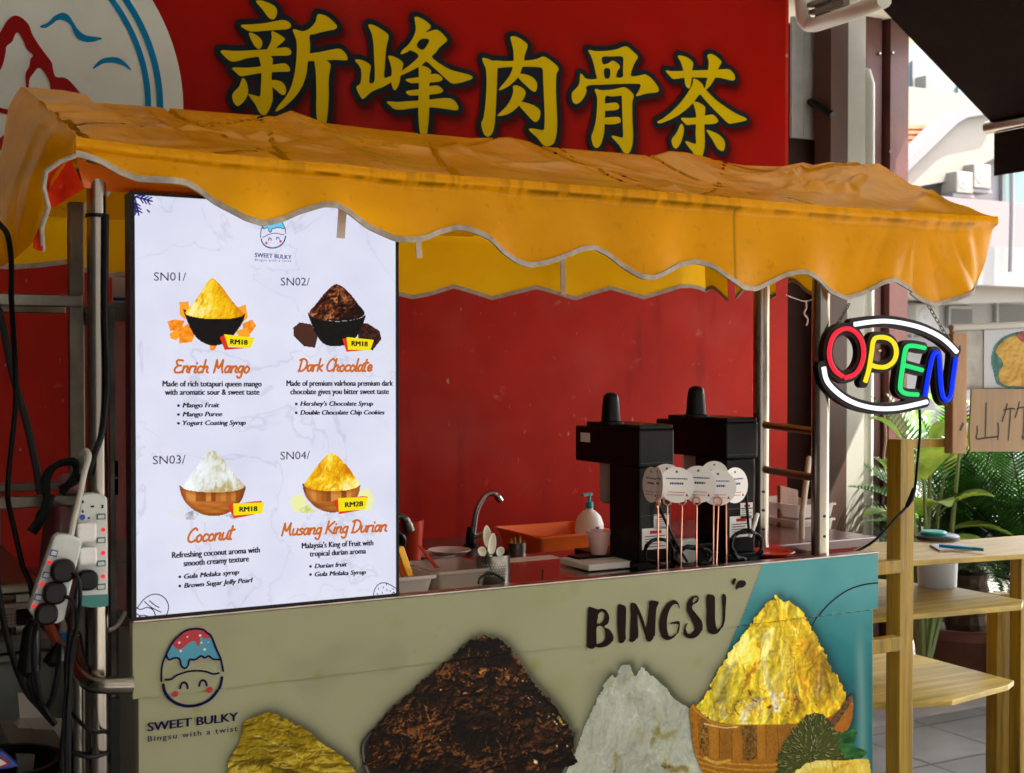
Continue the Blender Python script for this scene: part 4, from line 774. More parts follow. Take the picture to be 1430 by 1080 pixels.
# ---------------------------------------------------------------- posts, rails and frame of the cart
def post(px_, y, r, z0=0.0, z1=2.0, m=STEEL, name='post', parent=cart):
    p = PY(px_, 510, y); return part(name, MB().tube([(p[0], y, z0), (p[0], y, (z0+z1)/2), (p[0], y, z1)], r, 20), m, parent, smooth=True), p
post(136, 0.04, 0.0205); post(1146, 0.05, 0.0255, 0.0, 1.97); _, prr = post(1063, 0.34, 0.0245, 0.0, 1.97)
post(208, 1.45, 0.02, 0.0, 2.0)
for y0_, y1_ in ((593, 603), (655, 668)):
    p = PY(1063, y0_, 0.34); q = PY(1141, y1_, 0.05); part('handrail', MB().tube([p, (p+q)/2, q], 0.0115, 14), mat('rail_steel', (0.32, 0.24, 0.19), 0.3, 1.0), cart, smooth=True)
for y_ in (720, 748, 775):
    p = PY(1143, y_, 0.05); part('adjustment_hole', MB().tube([p+[0, -.027, 0], p+[0, -.02, 0]], 0.004, 10), RUBBER, cart)
for y_ in (686, 712, 738):
    p = PY(1059, y_, 0.34); part('adjustment_hole', MB().tube([p+[0, -.027, 0], p+[0, -.02, 0]], 0.004, 10), RUBBER, cart)
fr = MB()
for y_ in (0.03, 1.53): fr.tube([(XL+.04, y_, 1.985), ((XL+XR)/2, y_, 1.985), (XR-.05, y_, 1.965)], 0.014, 10)
for x_ in (XL+.04, XR-.05): fr.tube([(x_, 0.03, 1.97), (x_, .75, 1.97), (x_, 1.45, 1.97)], 0.014, 10)
part('awning_frame', fr, DSTEEL, cart, smooth=True)
part('cable_tie', MB().lathe(PY(136, 302, 0.04), [(0.0215, -.004), (0.0245, -.004), (0.0245, .004), (0.0215, .004), (0.0215, -.004)], 20, closed=True), RUBBER, cart)
bp = [PY(103, 890, .34), PY(105, 905, .25), PY(110, 930, .12), PY(118, 946, .04), PY(130, 955, .0), PY(150, 957, -.02), PY(185, 957, -.022)]
part('bumper_rail', MB().tube(crom(bp, 6), 0.0185, 18), STEEL, cart, smooth=True)
part('post', MB().tube([PY(112, 930, .12)*[1, 1, 0], PY(112, 930, .12)], 0.018, 16), STEEL, cart, smooth=True)
rp_ = [PX(1226, 830, cx1)+[0, .02, 0]]; p = np.array([cx1, 0.05, float(PY(1226, 831, 0)[2])])
part('bumper_rail', MB().tube([p, p+[.025, 0, 0], p+[.036, .02, 0], p+[.04, .1, 0], p+[.04, .5, 0]], 0.0165, 16), STEEL, cart, smooth=True)
for x_ in (lx0+.12, lx1-.12):
    for y_ in (0.12, .52): part('castor', MB().lathe((x_, y_, 0), [(0.0, 0.0), (.035, 0.002), (.045, .02), (.045, .04), (.03, .06), (.01, .062), (.01, .12)], 14), RUBBER, cart, smooth=True)
# ---------------------------------------------------------------- the backlit menu board on the counter
DY = 0.002
md = thing('menu_display', 'tall backlit white menu board with four shaved ice desserts standing on the counter edge', 'menu board', (0.3, 0.03, 1.007))
tl = PY(181, 268.5, DY); br_ = PY(556, 834, DY); z0 = 1.0075; z1 = float(tl[2]); dx0, dx1 = float(tl[0]), float(br_[0])
part('housing', MB().box(dx0, dx1, DY+0.003, 0.052, z0, z1), BLACK, md)
bl, br2, bt = 0.0095, 0.0055, 0.005
part('frame', MB().box(dx0-.001, dx0+bl, DY-.004, DY+.0025, z0, z1+.001).box(dx1-br2, dx1+.001, DY-.004, DY+.0025, z0, z1+.001).box(dx0+bl+.0002, dx1-br2-.0002, DY-.004, DY+.0025, z0, z0+bt).box(dx0+bl+.0002, dx1-br2-.0002, DY-.004, DY+.0025, z1-bt, z1+.001), BLACK, md)
SCR = bpy.data.materials.new('screen_glow'); SCR.use_nodes = True
N = SCR.node_tree.nodes; L = SCR.node_tree.links; b = N['Principled BSDF']; b.inputs['Base Color'].default_value = (.03, .03, .03, 1); b.inputs['Roughness'].default_value = .4; b.inputs['Specular IOR Level'].default_value = .08
tc = N.new('ShaderNodeTexCoord'); n1 = N.new('ShaderNodeTexNoise'); n1.inputs['Scale'].default_value = 3.2; n1.inputs['Detail'].default_value = 5; n1.inputs['Distortion'].default_value = 1.4
L.new(tc.outputs['Object'], n1.inputs[0])
vr = N.new('ShaderNodeValToRGB'); L.new(n1.outputs[0], vr.inputs[0]); e = vr.color_ramp.elements
c_a = tuple(lin((223, 225, 243))); c_b = tuple(lin((205, 207, 226)))
e[0].position = .485; e[0].color = (*c_a, 1); e[1].position = .5; e[1].color = (*c_b, 1); q = e.new(.504); q.color = (*c_a, 1)
n2 = N.new('ShaderNodeTexNoise'); n2.inputs['Scale'].default_value = 7; n2.inputs['Detail'].default_value = 8; L.new(tc.outputs['Object'], n2.inputs[0])
v2 = N.new('ShaderNodeValToRGB'); L.new(n2.outputs[0], v2.inputs[0]); v2.color_ramp.elements[0].position = .3; v2.color_ramp.elements[0].color = (.90, .90, .93, 1); v2.color_ramp.elements[1].position = .6
mx = N.new('ShaderNodeMix'); mx.data_type = 'RGBA'; mx.blend_type = 'MULTIPLY'; mx.inputs[0].default_value = 1; L.new(vr.outputs[0], mx.inputs[6]); L.new(v2.outputs[0], mx.inputs[7])
L.new(mx.outputs[2], b.inputs['Emission Color']); b.inputs['Emission Strength'].default_value = GLOW
part('screen', MB().add([(dx0+bl, DY, z0+bt), (dx1-br2, DY, z0+bt), (dx1-br2, DY, z1-bt), (dx0+bl, DY, z1-bt)], [(0, 1, 2, 3)]), SCR, md)
INK = lit('screen_black', tuple(lin((14, 12, 24)))); ORI = lit('screen_orange', tuple(lin((205, 104, 28)))); GRI = lit('screen_grey', tuple(lin((48, 44, 62))))
NVI = lit('screen_navy', tuple(lin((42, 32, 120)))); YLI = lit('screen_yellow', tuple(lin((246, 226, 14)))); RDI = lit('screen_red', tuple(lin((220, 52, 24)))); BLI = lit('screen_blue', tuple(lin((110, 200, 235)))); PKI = lit('screen_cheek', tuple(lin((215, 60, 80))))
kw = dict(y=DY, lift=0.0035)
for it in [('SN01/', (214.4, 392.3), (259.4, 392.3), 12.3), ('SN02/', (391.4, 399), (431.8, 399), 11.6), ('SN03/', (213, 648.5), (258.6, 647), 12.3), ('SN04/', (391, 642), (432, 641), 11.6)]: texts('dish_number', [it], GRI, md, **kw)
DESC = [('Made of rich totapuri queen mango', (226.7, 540), (364.4, 540), 8.6), ('with aromatic sour & sweet taste', (230, 551.8), (361.4, 551.4), 8.6),
  ('Made of premium valrhona premium dark', (399.6, 539.3), (547.7, 539), 8.4), ('chocolate gives you bitter sweet taste', (405, 551), (542, 550.5), 8.4),
  ('Refreshing coconut aroma with', (240, 779.4), (362, 771.5), 9.0), ('smooth creamy texture', (256, 790.8), (346.7, 784), 9.0),
  ("Malaysia's King of Fruit with", (421, 766), (520.4, 761.5), 8.4), ('tropical durian aroma', (432, 777.3), (510, 773), 8.4)]
for k in range(4): texts('description', DESC[2*k:2*k+2], INK, md, bold=0.075, **kw)
bul = [('Mango Fruit', (254.8, 569.3), (305.5, 569), 7), ('Mango Puree', (254.8, 581.8), (309.6, 581.5), 7), ('Yogurt Coating Syrup', (254.8, 594), (342.3, 593.4), 7),
  ("Hershey's Chocolate Syrup", (419, 567), (520, 566.8), 6.8), ('Double Chocolate Chip Cookies', (419, 579.4), (536, 579), 6.8),
  ('Gula Melaka syrup', (256.7, 808.2), (333, 801.8), 7.2), ('Brown Sugar Jelly Pearl', (256.7, 821), (352, 813), 7.2), ('Durian fruit', (439, 793.6), (483.6, 791), 6.8), ('Gula Melaka Syrup', (439, 805), (510, 801.8), 6.8)]
for k0, k1 in ((0, 3), (3, 5), (5, 7), (7, 9)): texts('bullet_list', bul[k0:k1], INK, md, bold=0.10, shear=0.22, **kw)
art('bullet', [], DY, INK, md, cell=0.0012, lines=[([(x-6.3, y-2.7), (x-5.9, y-2.7)], 3.6) for _, (x, y), _, _ in bul], lift=0.0035)
texts('board_name', [('SWEET BULKY', (355.3, 359.2), (406.3, 362.6), 6.2)], NVI, md, bold=0.05, **kw)
texts('board_name', [('Bingsu with a twist', (355.3, 364.8), (406, 366.4), 3.6)], NVI, md, space=1.2, **kw)
egg_logo(md, DY, lambda x, z: DY, (351, 299, 14.6), (NVI, BLI, PKI, None), 0.0025, 0.0013)
GL = {'E': (.6, [a(.55,.95,.25,1,.12,.85,.25,.58,.45,.55), a(.25,.55,.05,.3,.1,.03,.4,0,.5,.08)]), 'n': (.45, [a(.05,.5,0,0), a(.02,.3,.2,.5,.33,.45,.28,.1,.4,0)]), 'r': (.33, [a(.05,.5,0,0), a(.02,.3,.15,.48,.3,.5)]),
 'i': (.2, [a(.08,.5,.03,.05,.12,0), a(.13,.72,.14,.76)]), 'c': (.38, [a(.33,.45,.18,.5,.03,.3,.05,.05,.2,0,.35,.1)]), 'h': (.45, [a(.14,1,0,0), a(.03,.25,.2,.48,.32,.42,.27,.1,.38,0)]),
 'M': (.8, [a(.08,0,.2,1), a(.2,1,.35,.35,.62,1), a(.62,1,.6,.3,.68,0)]), 'a': (.45, [a(.32,.45,.15,.5,.02,.25,.08,0,.25,.1,.35,.5), a(.35,.5,.3,.1,.4,0)]),
 'g': (.42, [a(.32,.45,.15,.5,.02,.25,.1,.03,.25,.12,.35,.5), a(.35,.5,.25,-.3,.1,-.42,-.02,-.3)]), 'o': (.4, [a(.2,.5,.03,.3,.08,0,.25,.03,.34,.3,.2,.5)]),
 'D': (.62, [a(.15,.95,.03,0), a(0,.9,.3,1,.55,.75,.5,.3,.25,.02,-.02,0)]), 'k': (.42, [a(.14,1,0,0), a(.35,.5,.06,.22), a(.1,.26,.35,0)]), 'C': (.55, [a(.55,.85,.42,1,.15,.75,.03,.3,.15,.02,.4,.05,.55,.2)]),
 'l': (.18, [a(.14,1,.02,.1,.1,0)]), 't': (.27, [a(.16,.95,.03,.08,.14,0), a(-.04,.62,.3,.68)]), 'e': (.38, [a(.03,.22,.3,.3,.28,.46,.15,.5,.02,.25,.1,.02,.33,.1)]),
 'u': (.46, [a(.06,.5,.02,.12,.12,0,.28,.15,.36,.5), a(.36,.5,.32,.1,.42,0)]), 's': (.33, [a(.28,.46,.14,.5,.06,.38,.22,.2,.18,.03,0,.03)]), 'K': (.55, [a(.15,1,.02,0), a(.55,.95,.08,.42), a(.12,.45,.5,0)]), ' ': (.25, [])}
def script(s, p0, p1, cap, wd):
    tot = sum(GL[ch][0] for ch in s); k = (p1[0]-p0[0])/tot; x = 0; ls = []
    for ch in s:
        adv, st = GL[ch]
        for q in st: ls.append(([(p0[0]+(x+u)*k+v*cap*.12, p0[1]+(p1[1]-p0[1])*((x+u)/tot)-v*cap) for u, v in q], wd))
        x += adv
    art('dish_name', [], DY, ORI, md, cell=0.0011, lines=ls, lift=0.0035)
script('Enrich Mango', (242, 520.5), (348, 520.5), 17.5, 3.0); script('Dark Chocolate', (416.5, 518.5), (519, 518.5), 17, 2.9)
script('Coconut', (261, 757.5), (325, 752.5), 19, 3.1); script('Musang King Durian', (391.5, 748), (540, 741.5), 17, 2.9)
EM = lambda n: lit(n, (1, 1, 1), 1.0, attr=True)
pk = dict(y=DY, yfun=None, step=0.9, gain=1.0)
def dk(s, f=1.0): return [(t, tuple(min(1, c*f) for c in col)) for t, col in s]
SY_ST = [(0, tuple(lin((205, 120, 0)))), (.35, tuple(lin((240, 175, 8)))), (.6, tuple(lin((252, 212, 30)))), (1, tuple(lin((255, 246, 170))))]
SW_ST = [(0, tuple(lin((190, 170, 110)))), (.35, tuple(lin((222, 226, 214)))), (.6, tuple(lin((236, 242, 244)))), (1, tuple(lin((252, 255, 255))))]
SC_ST = [(0, tuple(lin((10, 4, 2)))), (.45, tuple(lin((48, 18, 8)))), (.7, tuple(lin((110, 48, 22)))), (1, tuple(lin((200, 130, 80))))]
flat = lambda c0, c1, s=3: (lambda A, B, d: ramp(fbm(A*.25, B*.25, 3, s)+0.02*d*0, [(0.25, tuple(lin(c0))), (.75, tuple(lin(c1)))]))
def cubes(lst, c0, c1, nm):
    for i, l in enumerate(lst): print_art(nm, np.array(l, float), flat(c0 if i % 2 else c1, c1, i), 0.0008+0.00015*i, EM(nm+'_glow'), md, **pk)
cubes([a(250,422,263,421,266,438,258,447,251,440), a(233,449,244,446,258,448,254,460,238,463), a(236,466,248,458,256,466,246,476,238,473), a(249,460,262,452,273,466,268,478,250,480), a(330,430,343,425,346,444,338,452), a(338,452,352,446,358,455,350,466,340,470), a(328,462,345,458,350,470,335,474), a(291,481,304,481,300,489,294,490)], (238, 120, 20), (255, 165, 40), 'dish_fruit')
bowl_k = lambda A, B, d: ramp(np.clip(-d/2.5, 0, 1)*0.5+.5*fbm(A*.1, B*.1, 2, 1), [(0, tuple(lin((70, 62, 58)))), (.4, tuple(lin((22, 19, 18)))), (1, tuple(lin((16, 14, 13))))])
print_art('dish_bowl', outl([255,431,262,434,300,444,335,441,342,438,338,452,328,466,318,478,300,483,285,480,272,470,262,452], 0, 0, 1), bowl_k, 0.0025, EM('dish_bowl_glow'), md, **pk)
print_art('dish_heap', outl([258,438,268,425,280,408,288,395,295,389,302,392,312,404,322,418,332,430,340,440,325,445,300,446,275,444], 0, 0, 1), heap(296, 389, SY_ST, 31, sc=.34, tone=.55, rel=.3, fine=.2), 0.0032, EM('mango_glow'), md, **pk)
cubes([a(409,458,418,450,435,453,444,470,440,486,424,484,410,470), a(500,450,514,452,530,462,533,474,520,490,500,480)], (30, 16, 12), (72, 42, 32), 'dish_chocolate_bar')
cubes([a(414,456,422,452,436,455,438,465), a(503,453,513,453,527,462,505,466)], (70, 40, 28), (96, 58, 40), 'dish_chocolate_bar')
print_art('dish_bowl', outl([429,437,440,444,470,449,500,445,510,440,506,455,498,470,488,480,470,484,452,481,440,466], 0, 0, 1), bowl_k, 0.0025, EM('dish_bowl_glow'), md, **pk)
print_art('dish_heap', outl([431,437,440,425,452,410,462,400,470,397,480,402,490,412,500,425,509,438,498,446,470,449,442,446], 0, 0, 1), heap(470, 397, SC_ST, 33, sc=.3, fy=.024, tone=.5, rel=.6, fine=.5), 0.0032, EM('choc_glow'), md, **pk)
cubes([a(232,714,243,710,258,713,256,722,240,724), a(257,718,270,712,278,718,272,726,260,727), a(277,721,292,718,306,722,302,729,282,729), a(312,720,326,716,336,720,328,726), a(246,706,258,703,264,709,252,711)], (150, 150, 162), (226, 228, 236), 'dish_flake')
def woodg(A, B, d):
    st = np.floor(A/7); s = _h(st, st*0, 8); t = np.where(B < 700+0*A, .3+.5*s, .35+.4*fbm(A*.06, B*.4, 3, 3))*np.clip(.6-d*.06, .6, 1.1)
    return ramp(t, [(0, tuple(lin((70, 30, 6)))), (.4, tuple(lin((150, 78, 24)))), (.7, tuple(lin((196, 116, 44)))), (1, tuple(lin((226, 160, 84))))])
print_art('dish_bowl', outl([250,678,255,680,275,685,300,686,325,684,342,678,340,692,332,706,318,717,298,721,278,717,262,706,253,692], 0, 0, 1), woodg, 0.0025, EM('wood_bowl_glow'), md, **pk)
print_art('dish_heap', outl([254,681,262,668,274,652,284,638,292,631,300,630,310,640,322,656,332,668,341,680,325,686,298,688,270,686], 0, 0, 1), heap(297, 630, SW_ST, 35, sc=.33, tone=.45, rel=.25, fine=.2), 0.0032, EM('coconut_glow'), md, **pk)
cubes([a(404,700,412,690,424,692,430,712,412,717), a(416,712,430,704,442,716,420,717), a(500,686,515,682,522,696,518,712,505,714)], (196, 206, 120), (238, 240, 170), 'dish_pulp')
print_art('dish_bowl', outl([422,675,430,679,450,683,475,683,495,680,502,675,501,688,494,702,482,712,463,716,444,711,430,699,424,688], 0, 0, 1), woodg, 0.0025, EM('wood_bowl_glow'), md, **pk)
print_art('dish_heap', outl([424,678,432,664,444,648,454,637,463,632,472,638,484,650,494,664,502,677,488,684,462,686,438,684], 0, 0, 1), heap(463, 632, SY_ST, 37, sc=.3, tone=.6, rel=.35, fine=.3, spec=tuple(lin((255, 252, 190)))), 0.0032, EM('durian_glow'), md, **pk)
for yl, rd, tx, b0, b1 in [(a(312,467,354.6,472,349,486.5,318,484), a(306,471,313,468,318,485,345,486.2,313,489), 'RM18', (321, 480.8), (344.5, 482)), (a(483,471,521,475,516,489.5,485,488.6), a(477,473.6,484,472,487,488,508,489.5,483,491.5), 'RM18', (490, 483.3), (512, 484.2)),
   (a(324.6,703,368,701.5,365,717,325.5,720), a(317,706,326,704,355,700,365,699.5,365,703,330,719,358,718,326,724), 'RM18', (333.6, 714.6), (358, 713.6)), (a(471,695.5,513,694,509,711,472,714.5), a(464,699.5,472,697.5,505,693,513,693.5,512,697,476,714,508,711.5,473,718), 'RM28', (481, 708.4), (505.4, 706.6))]:
    art('price_tag', [rd], DY, RDI, md, cell=0.0012, smooth=0, lift=0.004); art('price_tag', [yl], DY, YLI, md, cell=0.0012, smooth=0, lift=0.0046)
    texts('price', [(tx, b0, b1, 7.4)], INK, md, y=DY, lift=0.0055, bold=0.10)
sn = []
for k in range(6):
    t = k*math.pi/3+.25; c_, s_ = math.cos(t), math.sin(t); L0 = 27
    pt = lambda r, o=0: (186+c_*r-s_*o, 275+s_*r+c_*o)
    sn.append(([pt(0), pt(L0)], 2.2))
    for r in (9, 14, 19): sn += [([pt(r), pt(r+6, 5.2)], 1.9), ([pt(r), pt(r+6, -5.2)], 1.9)]
    t2 = t+math.pi/6; sn.append(([(186+math.cos(t2)*27, 275+math.sin(t2)*27), (186+math.cos(t2)*31, 275+math.sin(t2)*31)], 2.2))
sn = [([(max(187.6, x), max(271.5, y)) for x, y in p], w_) for p, w_ in sn if max(x for x, y in p) > 188 and max(y for x, y in p) > 272.5]
art('snowflake_print', [], DY, NVI, md, cell=0.0012, lines=sn, lift=0.0035)
g_ = (170, 660, 3.667)
art('scoop_print', [], DY, INK, md, cell=0.0012, lift=0.0035, lines=[(T(p, *g_), 1.3) for p in [a(80,690,110,650,150,625,190,625,225,650,238,690,225,735), a(70,690,95,700,130,690,160,705,175,735,215,750), a(80,690,70,700,72,720,95,735), a(115,660,150,690,200,715), a(140,655,170,680,190,690), a(80,745,100,730,130,735,150,750), a(95,745,105,738), a(115,748,122,738)]])
art('cookie_print', [], DY, INK, md, cell=0.0012, lift=0.0035, lines=[(T(p, *g_), 1.2) for p in [a(1285,643,1292,600,1315,570,1350,565,1390,585,1408,597), a(1378,625,1390,612,1398,622,1406,610), a(1310,592,1312,598), a(1335,585,1338,590), a(1330,612,1333,618), a(1352,600,1358,602), a(1352,570,1354,575), a(1305,618,1307,624), a(1370,605,1374,608), a(1385,595,1390,598), a(1310,640,1316,637), a(1340,640,1350,638), a(1365,632,1368,638)]])

# ---------------------------------------------------------------- things behind the counter
WT = 0.976
def pxr(px_, w_, y): return w_/2/ppm(px_, y)
sc_t = thing('sink_counter', 'low dark sink counter running along the red wall behind the cart', 'counter', (1.2, 1.4, 0))
SKX = (-0.4, 3.1); ZS = 0.872
DARKTOP = mat('dark_counter_top', (0.10, 0.045, 0.035), 0.22, spec=0.6, var=0.4, vscale=6, rvar=0.1)
part('counter_top', MB().box(*SKX, .98, 1.78, ZS-.035, ZS), DARKTOP, sc_t, bevel=.004)
part('cabinet', MB().box(SKX[0]+.03, SKX[1]-.03, 1.03, 1.77, 0, ZS-.0355), RED, sc_t)
c = PZ(652, 776, ZS); part('basin', MB().lathe((c[0], c[1], ZS), [(.02, -.034), (.15, -.034), (.165, .001), (.178, .006), (.18, .001)], 28), STEEL, sc_t, smooth=True)
fc = thing('faucet', 'tall grey gooseneck faucet on the sink counter before the red wall', 'faucet', PY(657, 770, 1.5))
fx = PY(657, 765, 1.5); pts = [PY(x, y, 1.5) for x, y in [(659, 770), (660, 752), (662, 735), (665, 716), (671, 702), (679, 692), (687, 689), (693, 692), (699, 700)]]
part('spout', MB().tube(crom(pts, 5), [0.0105]*30+[0.0105]*6+[0.0135]*5, 14), mat('faucet_metal', (.30, .28, .26), .22, 1.0), fc, smooth=True)
part('valve', MB().lathe((fx[0], 1.5, ZS), [(.027, 0), (.027, .008), (.018, .012), (.017, .05), (.014, .058), (.013, .075)], 18), BLACK, fc, smooth=True)
p = PY(667, 748, 1.49); part('handle', MB().tube([fx*[1, 1, 0]+[0, 0, p[2]-.012], p+[0.0, -.01, 0], p+[.02, -.02, .012]], [.008, .009, .012], 12), CHROME, fc, smooth=True)

def cup(name, label, cat, px_, pyb, y, rt, rb, h, m, group=None, n=28, wall=0.003, zb=None):
    c = PY(px_, pyb, y); z = zb if zb is not None else float(c[2]); t = thing(name, label, cat, (c[0], y, z), group)
    part('wall', MB().lathe((c[0], y, z), [(0, 0), (rb, 0), (rt, h), (rt-wall, h), (rb-wall, wall), (0, wall)], n), m, t, smooth=True)
    return t, np.array([c[0], y, z])
def tub(name, label, cat, x0, x1, y0, y1, z0, z1, m, flare=.012, rim=.006, parent_m=None):
    t = thing(name, label, cat, ((x0+x1)/2, (y0+y1)/2, z0)); mb = MB(); f = flare
    def loop(d, z, r=.018, n=4):
        out = []
        for cx_, cy_, a0 in ((x1+d-r, y1+d-r, 0), (x0-d+r, y1+d-r, 90), (x0-d+r, y0-d+r, 180), (x1+d-r, y0-d+r, 270)):
            for k in range(n+1): aa = R(a0+90*k/n); out.append((cx_+r*math.cos(aa), cy_+r*math.sin(aa), z))
        return out
    ls = [loop(-f, z0), loop(-.002, z1-.008), loop(rim, z1-.008), loop(rim, z1), loop(-.003, z1), loop(-f-.003, z0+.003)]
    n = len(ls[0]); vs = sum(ls, []); fs = [tuple(range(n-1, -1, -1))]
    for i in range(len(ls)-1):
        for k in range(n): fs.append((i*n+k, i*n+(k+1) % n, (i+1)*n+(k+1) % n, (i+1)*n+k))
    fs.append(tuple(range((len(ls)-1)*n, len(ls)*n))); part('shell', mb.add(vs, fs), m, t, smooth=True)
    return t
CLEAR = glass('clear_plastic', (.62, .56, .48), .38, .18); CLEARW = glass('cloudy_plastic', (.75, .70, .66), .5, .3); GLS = glass('pane_glass', (.5, .55, .55), .16, .04); PINKC = glass('pink_beaker', (.85, .62, .6), .5, .25)
ORANGE = mat('orange_plastic', (.85, .15, .012), .35, transl=.15); REDP = mat('red_plastic', (.62, .05, .02), .35, transl=.15); YELP = mat('yellow_plastic', (.85, .42, .01), .35)
tx0 = float(PY(560, 800, .12)[0]); tx1 = float(PY(608, 800, .12)[0])
tb = tub('plastic_tub', 'small cloudy tub of orange scrapers at the right edge of the menu board', 'tub', tx0-.03, tx1, .12, .26, WT, float(PY(606, 803, .12)[2]), CLEARW)
def scraper(pts, w_, y, m, lab, nm='scraper'):
    P = [PY(x, yy, y) for x, yy in pts]; d = (P[-1]-P[0]); d /= np.linalg.norm(d); n = np.array([-d[2], 0, d[0]]); hw = w_/2/ppm(pts[0][0], y); loop = []
    for k in range(9): aa = math.pi*k/8; loop.append(P[-1]+n*hw*math.cos(aa)+d*hw*math.sin(aa))
    loop += [P[0]-n*hw*.9, P[0]+n*hw*.9]; t = thing(nm, lab, 'scraper', P[0])
    part('handle', MB().prism(loop, (0, .012, 0)), m, t, bevel=.002); e = P[-1]-d*hw*.4
    part('hanging_hole', MB().lathe((0, 0, 0), [(.0, 0), (hw*.42, 0), (hw*.42, .002), (0, .002)], 12), BLACK, t).matrix_world = Matrix.Translation(V(e+[0, -.0005, 0])-0*V(e)) @ Matrix.Rotation(R(90), 4, 'X')
    return t
scraper([(574, 806), (561, 768)], 10, .18, YELP, 'yellow orange scraper handle leaning in the tub, the taller one')
scraper([(566, 806), (558, 782)], 9, .20, ORANGE, 'deep orange scraper handle behind the yellow one in the tub')
scraper([(584, 826), (597, 808)], 6, .135, YELP, 'yellow strip handle lying across the front of the tub')
qx0 = float(PY(608, 800, .14)[0]); qx1 = float(PY(700, 795, .14)[0])
tub('food_container', 'empty clear rectangular food container beside the perforated spoon holder', 'container', qx0, qx1-.02, .14, .34, WT, float(PY(650, 796, .14)[2]), CLEAR)
for i, (p_, q_) in enumerate([((609, 793), (583, 760)), ((612, 793), (588, 764))]):
    tag(part('chopstick', MB().tube([PY(*p_, .3), PY(*q_, .36)], [.0035, .0025], 8), REDP), ['red chopstick leaning on the clear container, farther left', 'red chopstick leaning on the clear container, farther right'][i], 'chopstick')
hx = PY(688, 812, .17)
hd = thing('spoon_holder', 'perforated steel holder full of white plastic spoons on the counter', 'holder', (hx[0], .17, WT))
hr = pxr(688, 49, .17); hz = float(PY(688, 774, .17)[2])
part('cylinder', MB().lathe((hx[0], .17, WT), [(0, 0), (hr, 0), (hr, hz-WT), (hr-.002, hz-WT), (hr-.002, .003), (0, .003)], 32), mat('holder_steel', (.20, .19, .165), .3, 1.0, var=.3, vscale=20), hd, smooth=True)
dots = MB()
for r_ in range(5):
    for k in range(9):
        aa = -math.pi/2+(k-4+.5*(r_ % 2))*.16-.45; c_ = V((hx[0]+(hr+.0005)*math.cos(aa), .17+(hr+.0005)*math.sin(aa), hz-.022-r_*.007)); n_ = V((math.cos(aa), math.sin(aa), 0)); u_ = V((-math.sin(aa), math.cos(aa), 0))
        dots.add([c_+(u_*math.cos(q*math.pi/3)+Vector((0, 0, 1))*math.sin(q*math.pi/3))*.0022 for q in range(6)], [tuple(range(6))])
part('perforation', dots, mat('hole_light', (.5, .45, .35), .6), hd)
def spoon(px_, py_, y, w_, h_, ang, lab, stem=True):
    c = PY(px_, py_, y); A_ = []; hw = w_/2/ppm(px_, y); hh = h_/2/ppm(px_, y); mb = MB(); n = 10; m = 20; vs = []
    for i in range(n+1):
        r = i/n
        for k in range(m): t = 2*math.pi*k/m; vs.append((hw*r*math.cos(t), .010*(1-r*r), hh*r*math.sin(t)*(1+.15*math.sin(t))))
    fs = [(i*m+k, i*m+(k+1) % m, (i+1)*m+(k+1) % m, (i+1)*m+k) for i in range(n) for k in range(m)]
    mb.add(vs, fs)
    if stem: mb.add([(-.004, 0, -hh*.9), (.004, 0, -hh*.9), (.0035, .002, -.11), (-.0035, .002, -.11)], [(0, 1, 2, 3)])
    ca, sa = math.cos(ang), math.sin(ang); mb.v = [(c[0]+x*ca+z*sa, c[1]+yv, c[2]-x*sa+z*ca) for x, yv, z in mb.v]
    tag(part('plastic_spoon', mb, mat('cream_plastic', (.68, .64, .52), .4), smooth=2, solid=.0015), lab, 'spoon', 'white spoons in the perforated holder')
spoon(681, 752, .165, 13, 32, -.12, 'white plastic spoon standing tallest in the perforated holder'); spoon(687, 762, .15, 13, 30, .12, 'white plastic spoon standing right before the tallest spoon')
spoon(673, 771, .155, 15, 12, .9, 'white plastic spoon lying low at the left rim of the holder', False); spoon(699, 771, .15, 14, 12, -.9, 'white plastic spoon lying low at the right rim of the holder', False)
bk, c = cup('bucket', 'orange red bucket on the sink counter right of the menu board', 'bucket', 574, 783, 1.15, pxr(574, 36, 1.15), pxr(574, 26, 1.15), .16, REDP, zb=ZS)
tp_ = thing('hand_shower', 'black and grey spray tap head above the orange red bucket', 'tap', PY(560, 760, 1.1))
part('nozzle', MB().tube(crom([PY(552, 723, 1.1), PY(560, 722, 1.1), PY(567, 728, 1.1), PY(572, 742, 1.1)], 5), [.012]*8+[.015]*4+[.018]*4, 12), DSTEEL, tp_, smooth=True)
part('grip', MB().tube(crom([PY(552, 742, 1.1), PY(560, 750, 1.1), PY(562, 758, 1.1), PY(556, 775, 1.1), PY(550, 790, 1.1)], 4), .014, 12), BLACK, tp_, smooth=True)
for i, (x_, y_, r_, lab) in enumerate([(606, 783, .085, 'white plate lying in the stack of washed plates'), (628, 782, .075, 'white plate overlapping the washed plates nearer the basin')]):
    c = PZ(x_, y_, ZS); tag(part('plate', MB().lathe((c[0], c[1], ZS), [(0, .004+.012*i), (r_*.6, .004+.012*i), (r_, .022+.012*i), (r_, .025+.012*i), (r_*.6, .008+.012*i), (0, .008+.012*i)], 28), mat('plate_glaze', (.55, .48, .46), .3), smooth=True), lab, 'plate')
pn, c = cup('black_pan', 'shallow black pan on the sink counter below the orange tray', 'pan', 752, 778, 1.0, pxr(752, 44, 1.0), pxr(752, 34, 1.0), .035, BLACK, zb=ZS)
h2, c = cup('amber_cup', 'perforated dark cup of amber sticks behind the spoon holder', 'cup', 722, 785, .7, pxr(722, 25, .7), pxr(722, 22, .7), .06, DSTEEL, zb=float(PY(722, 785, .7)[2]))
st_ = MB()
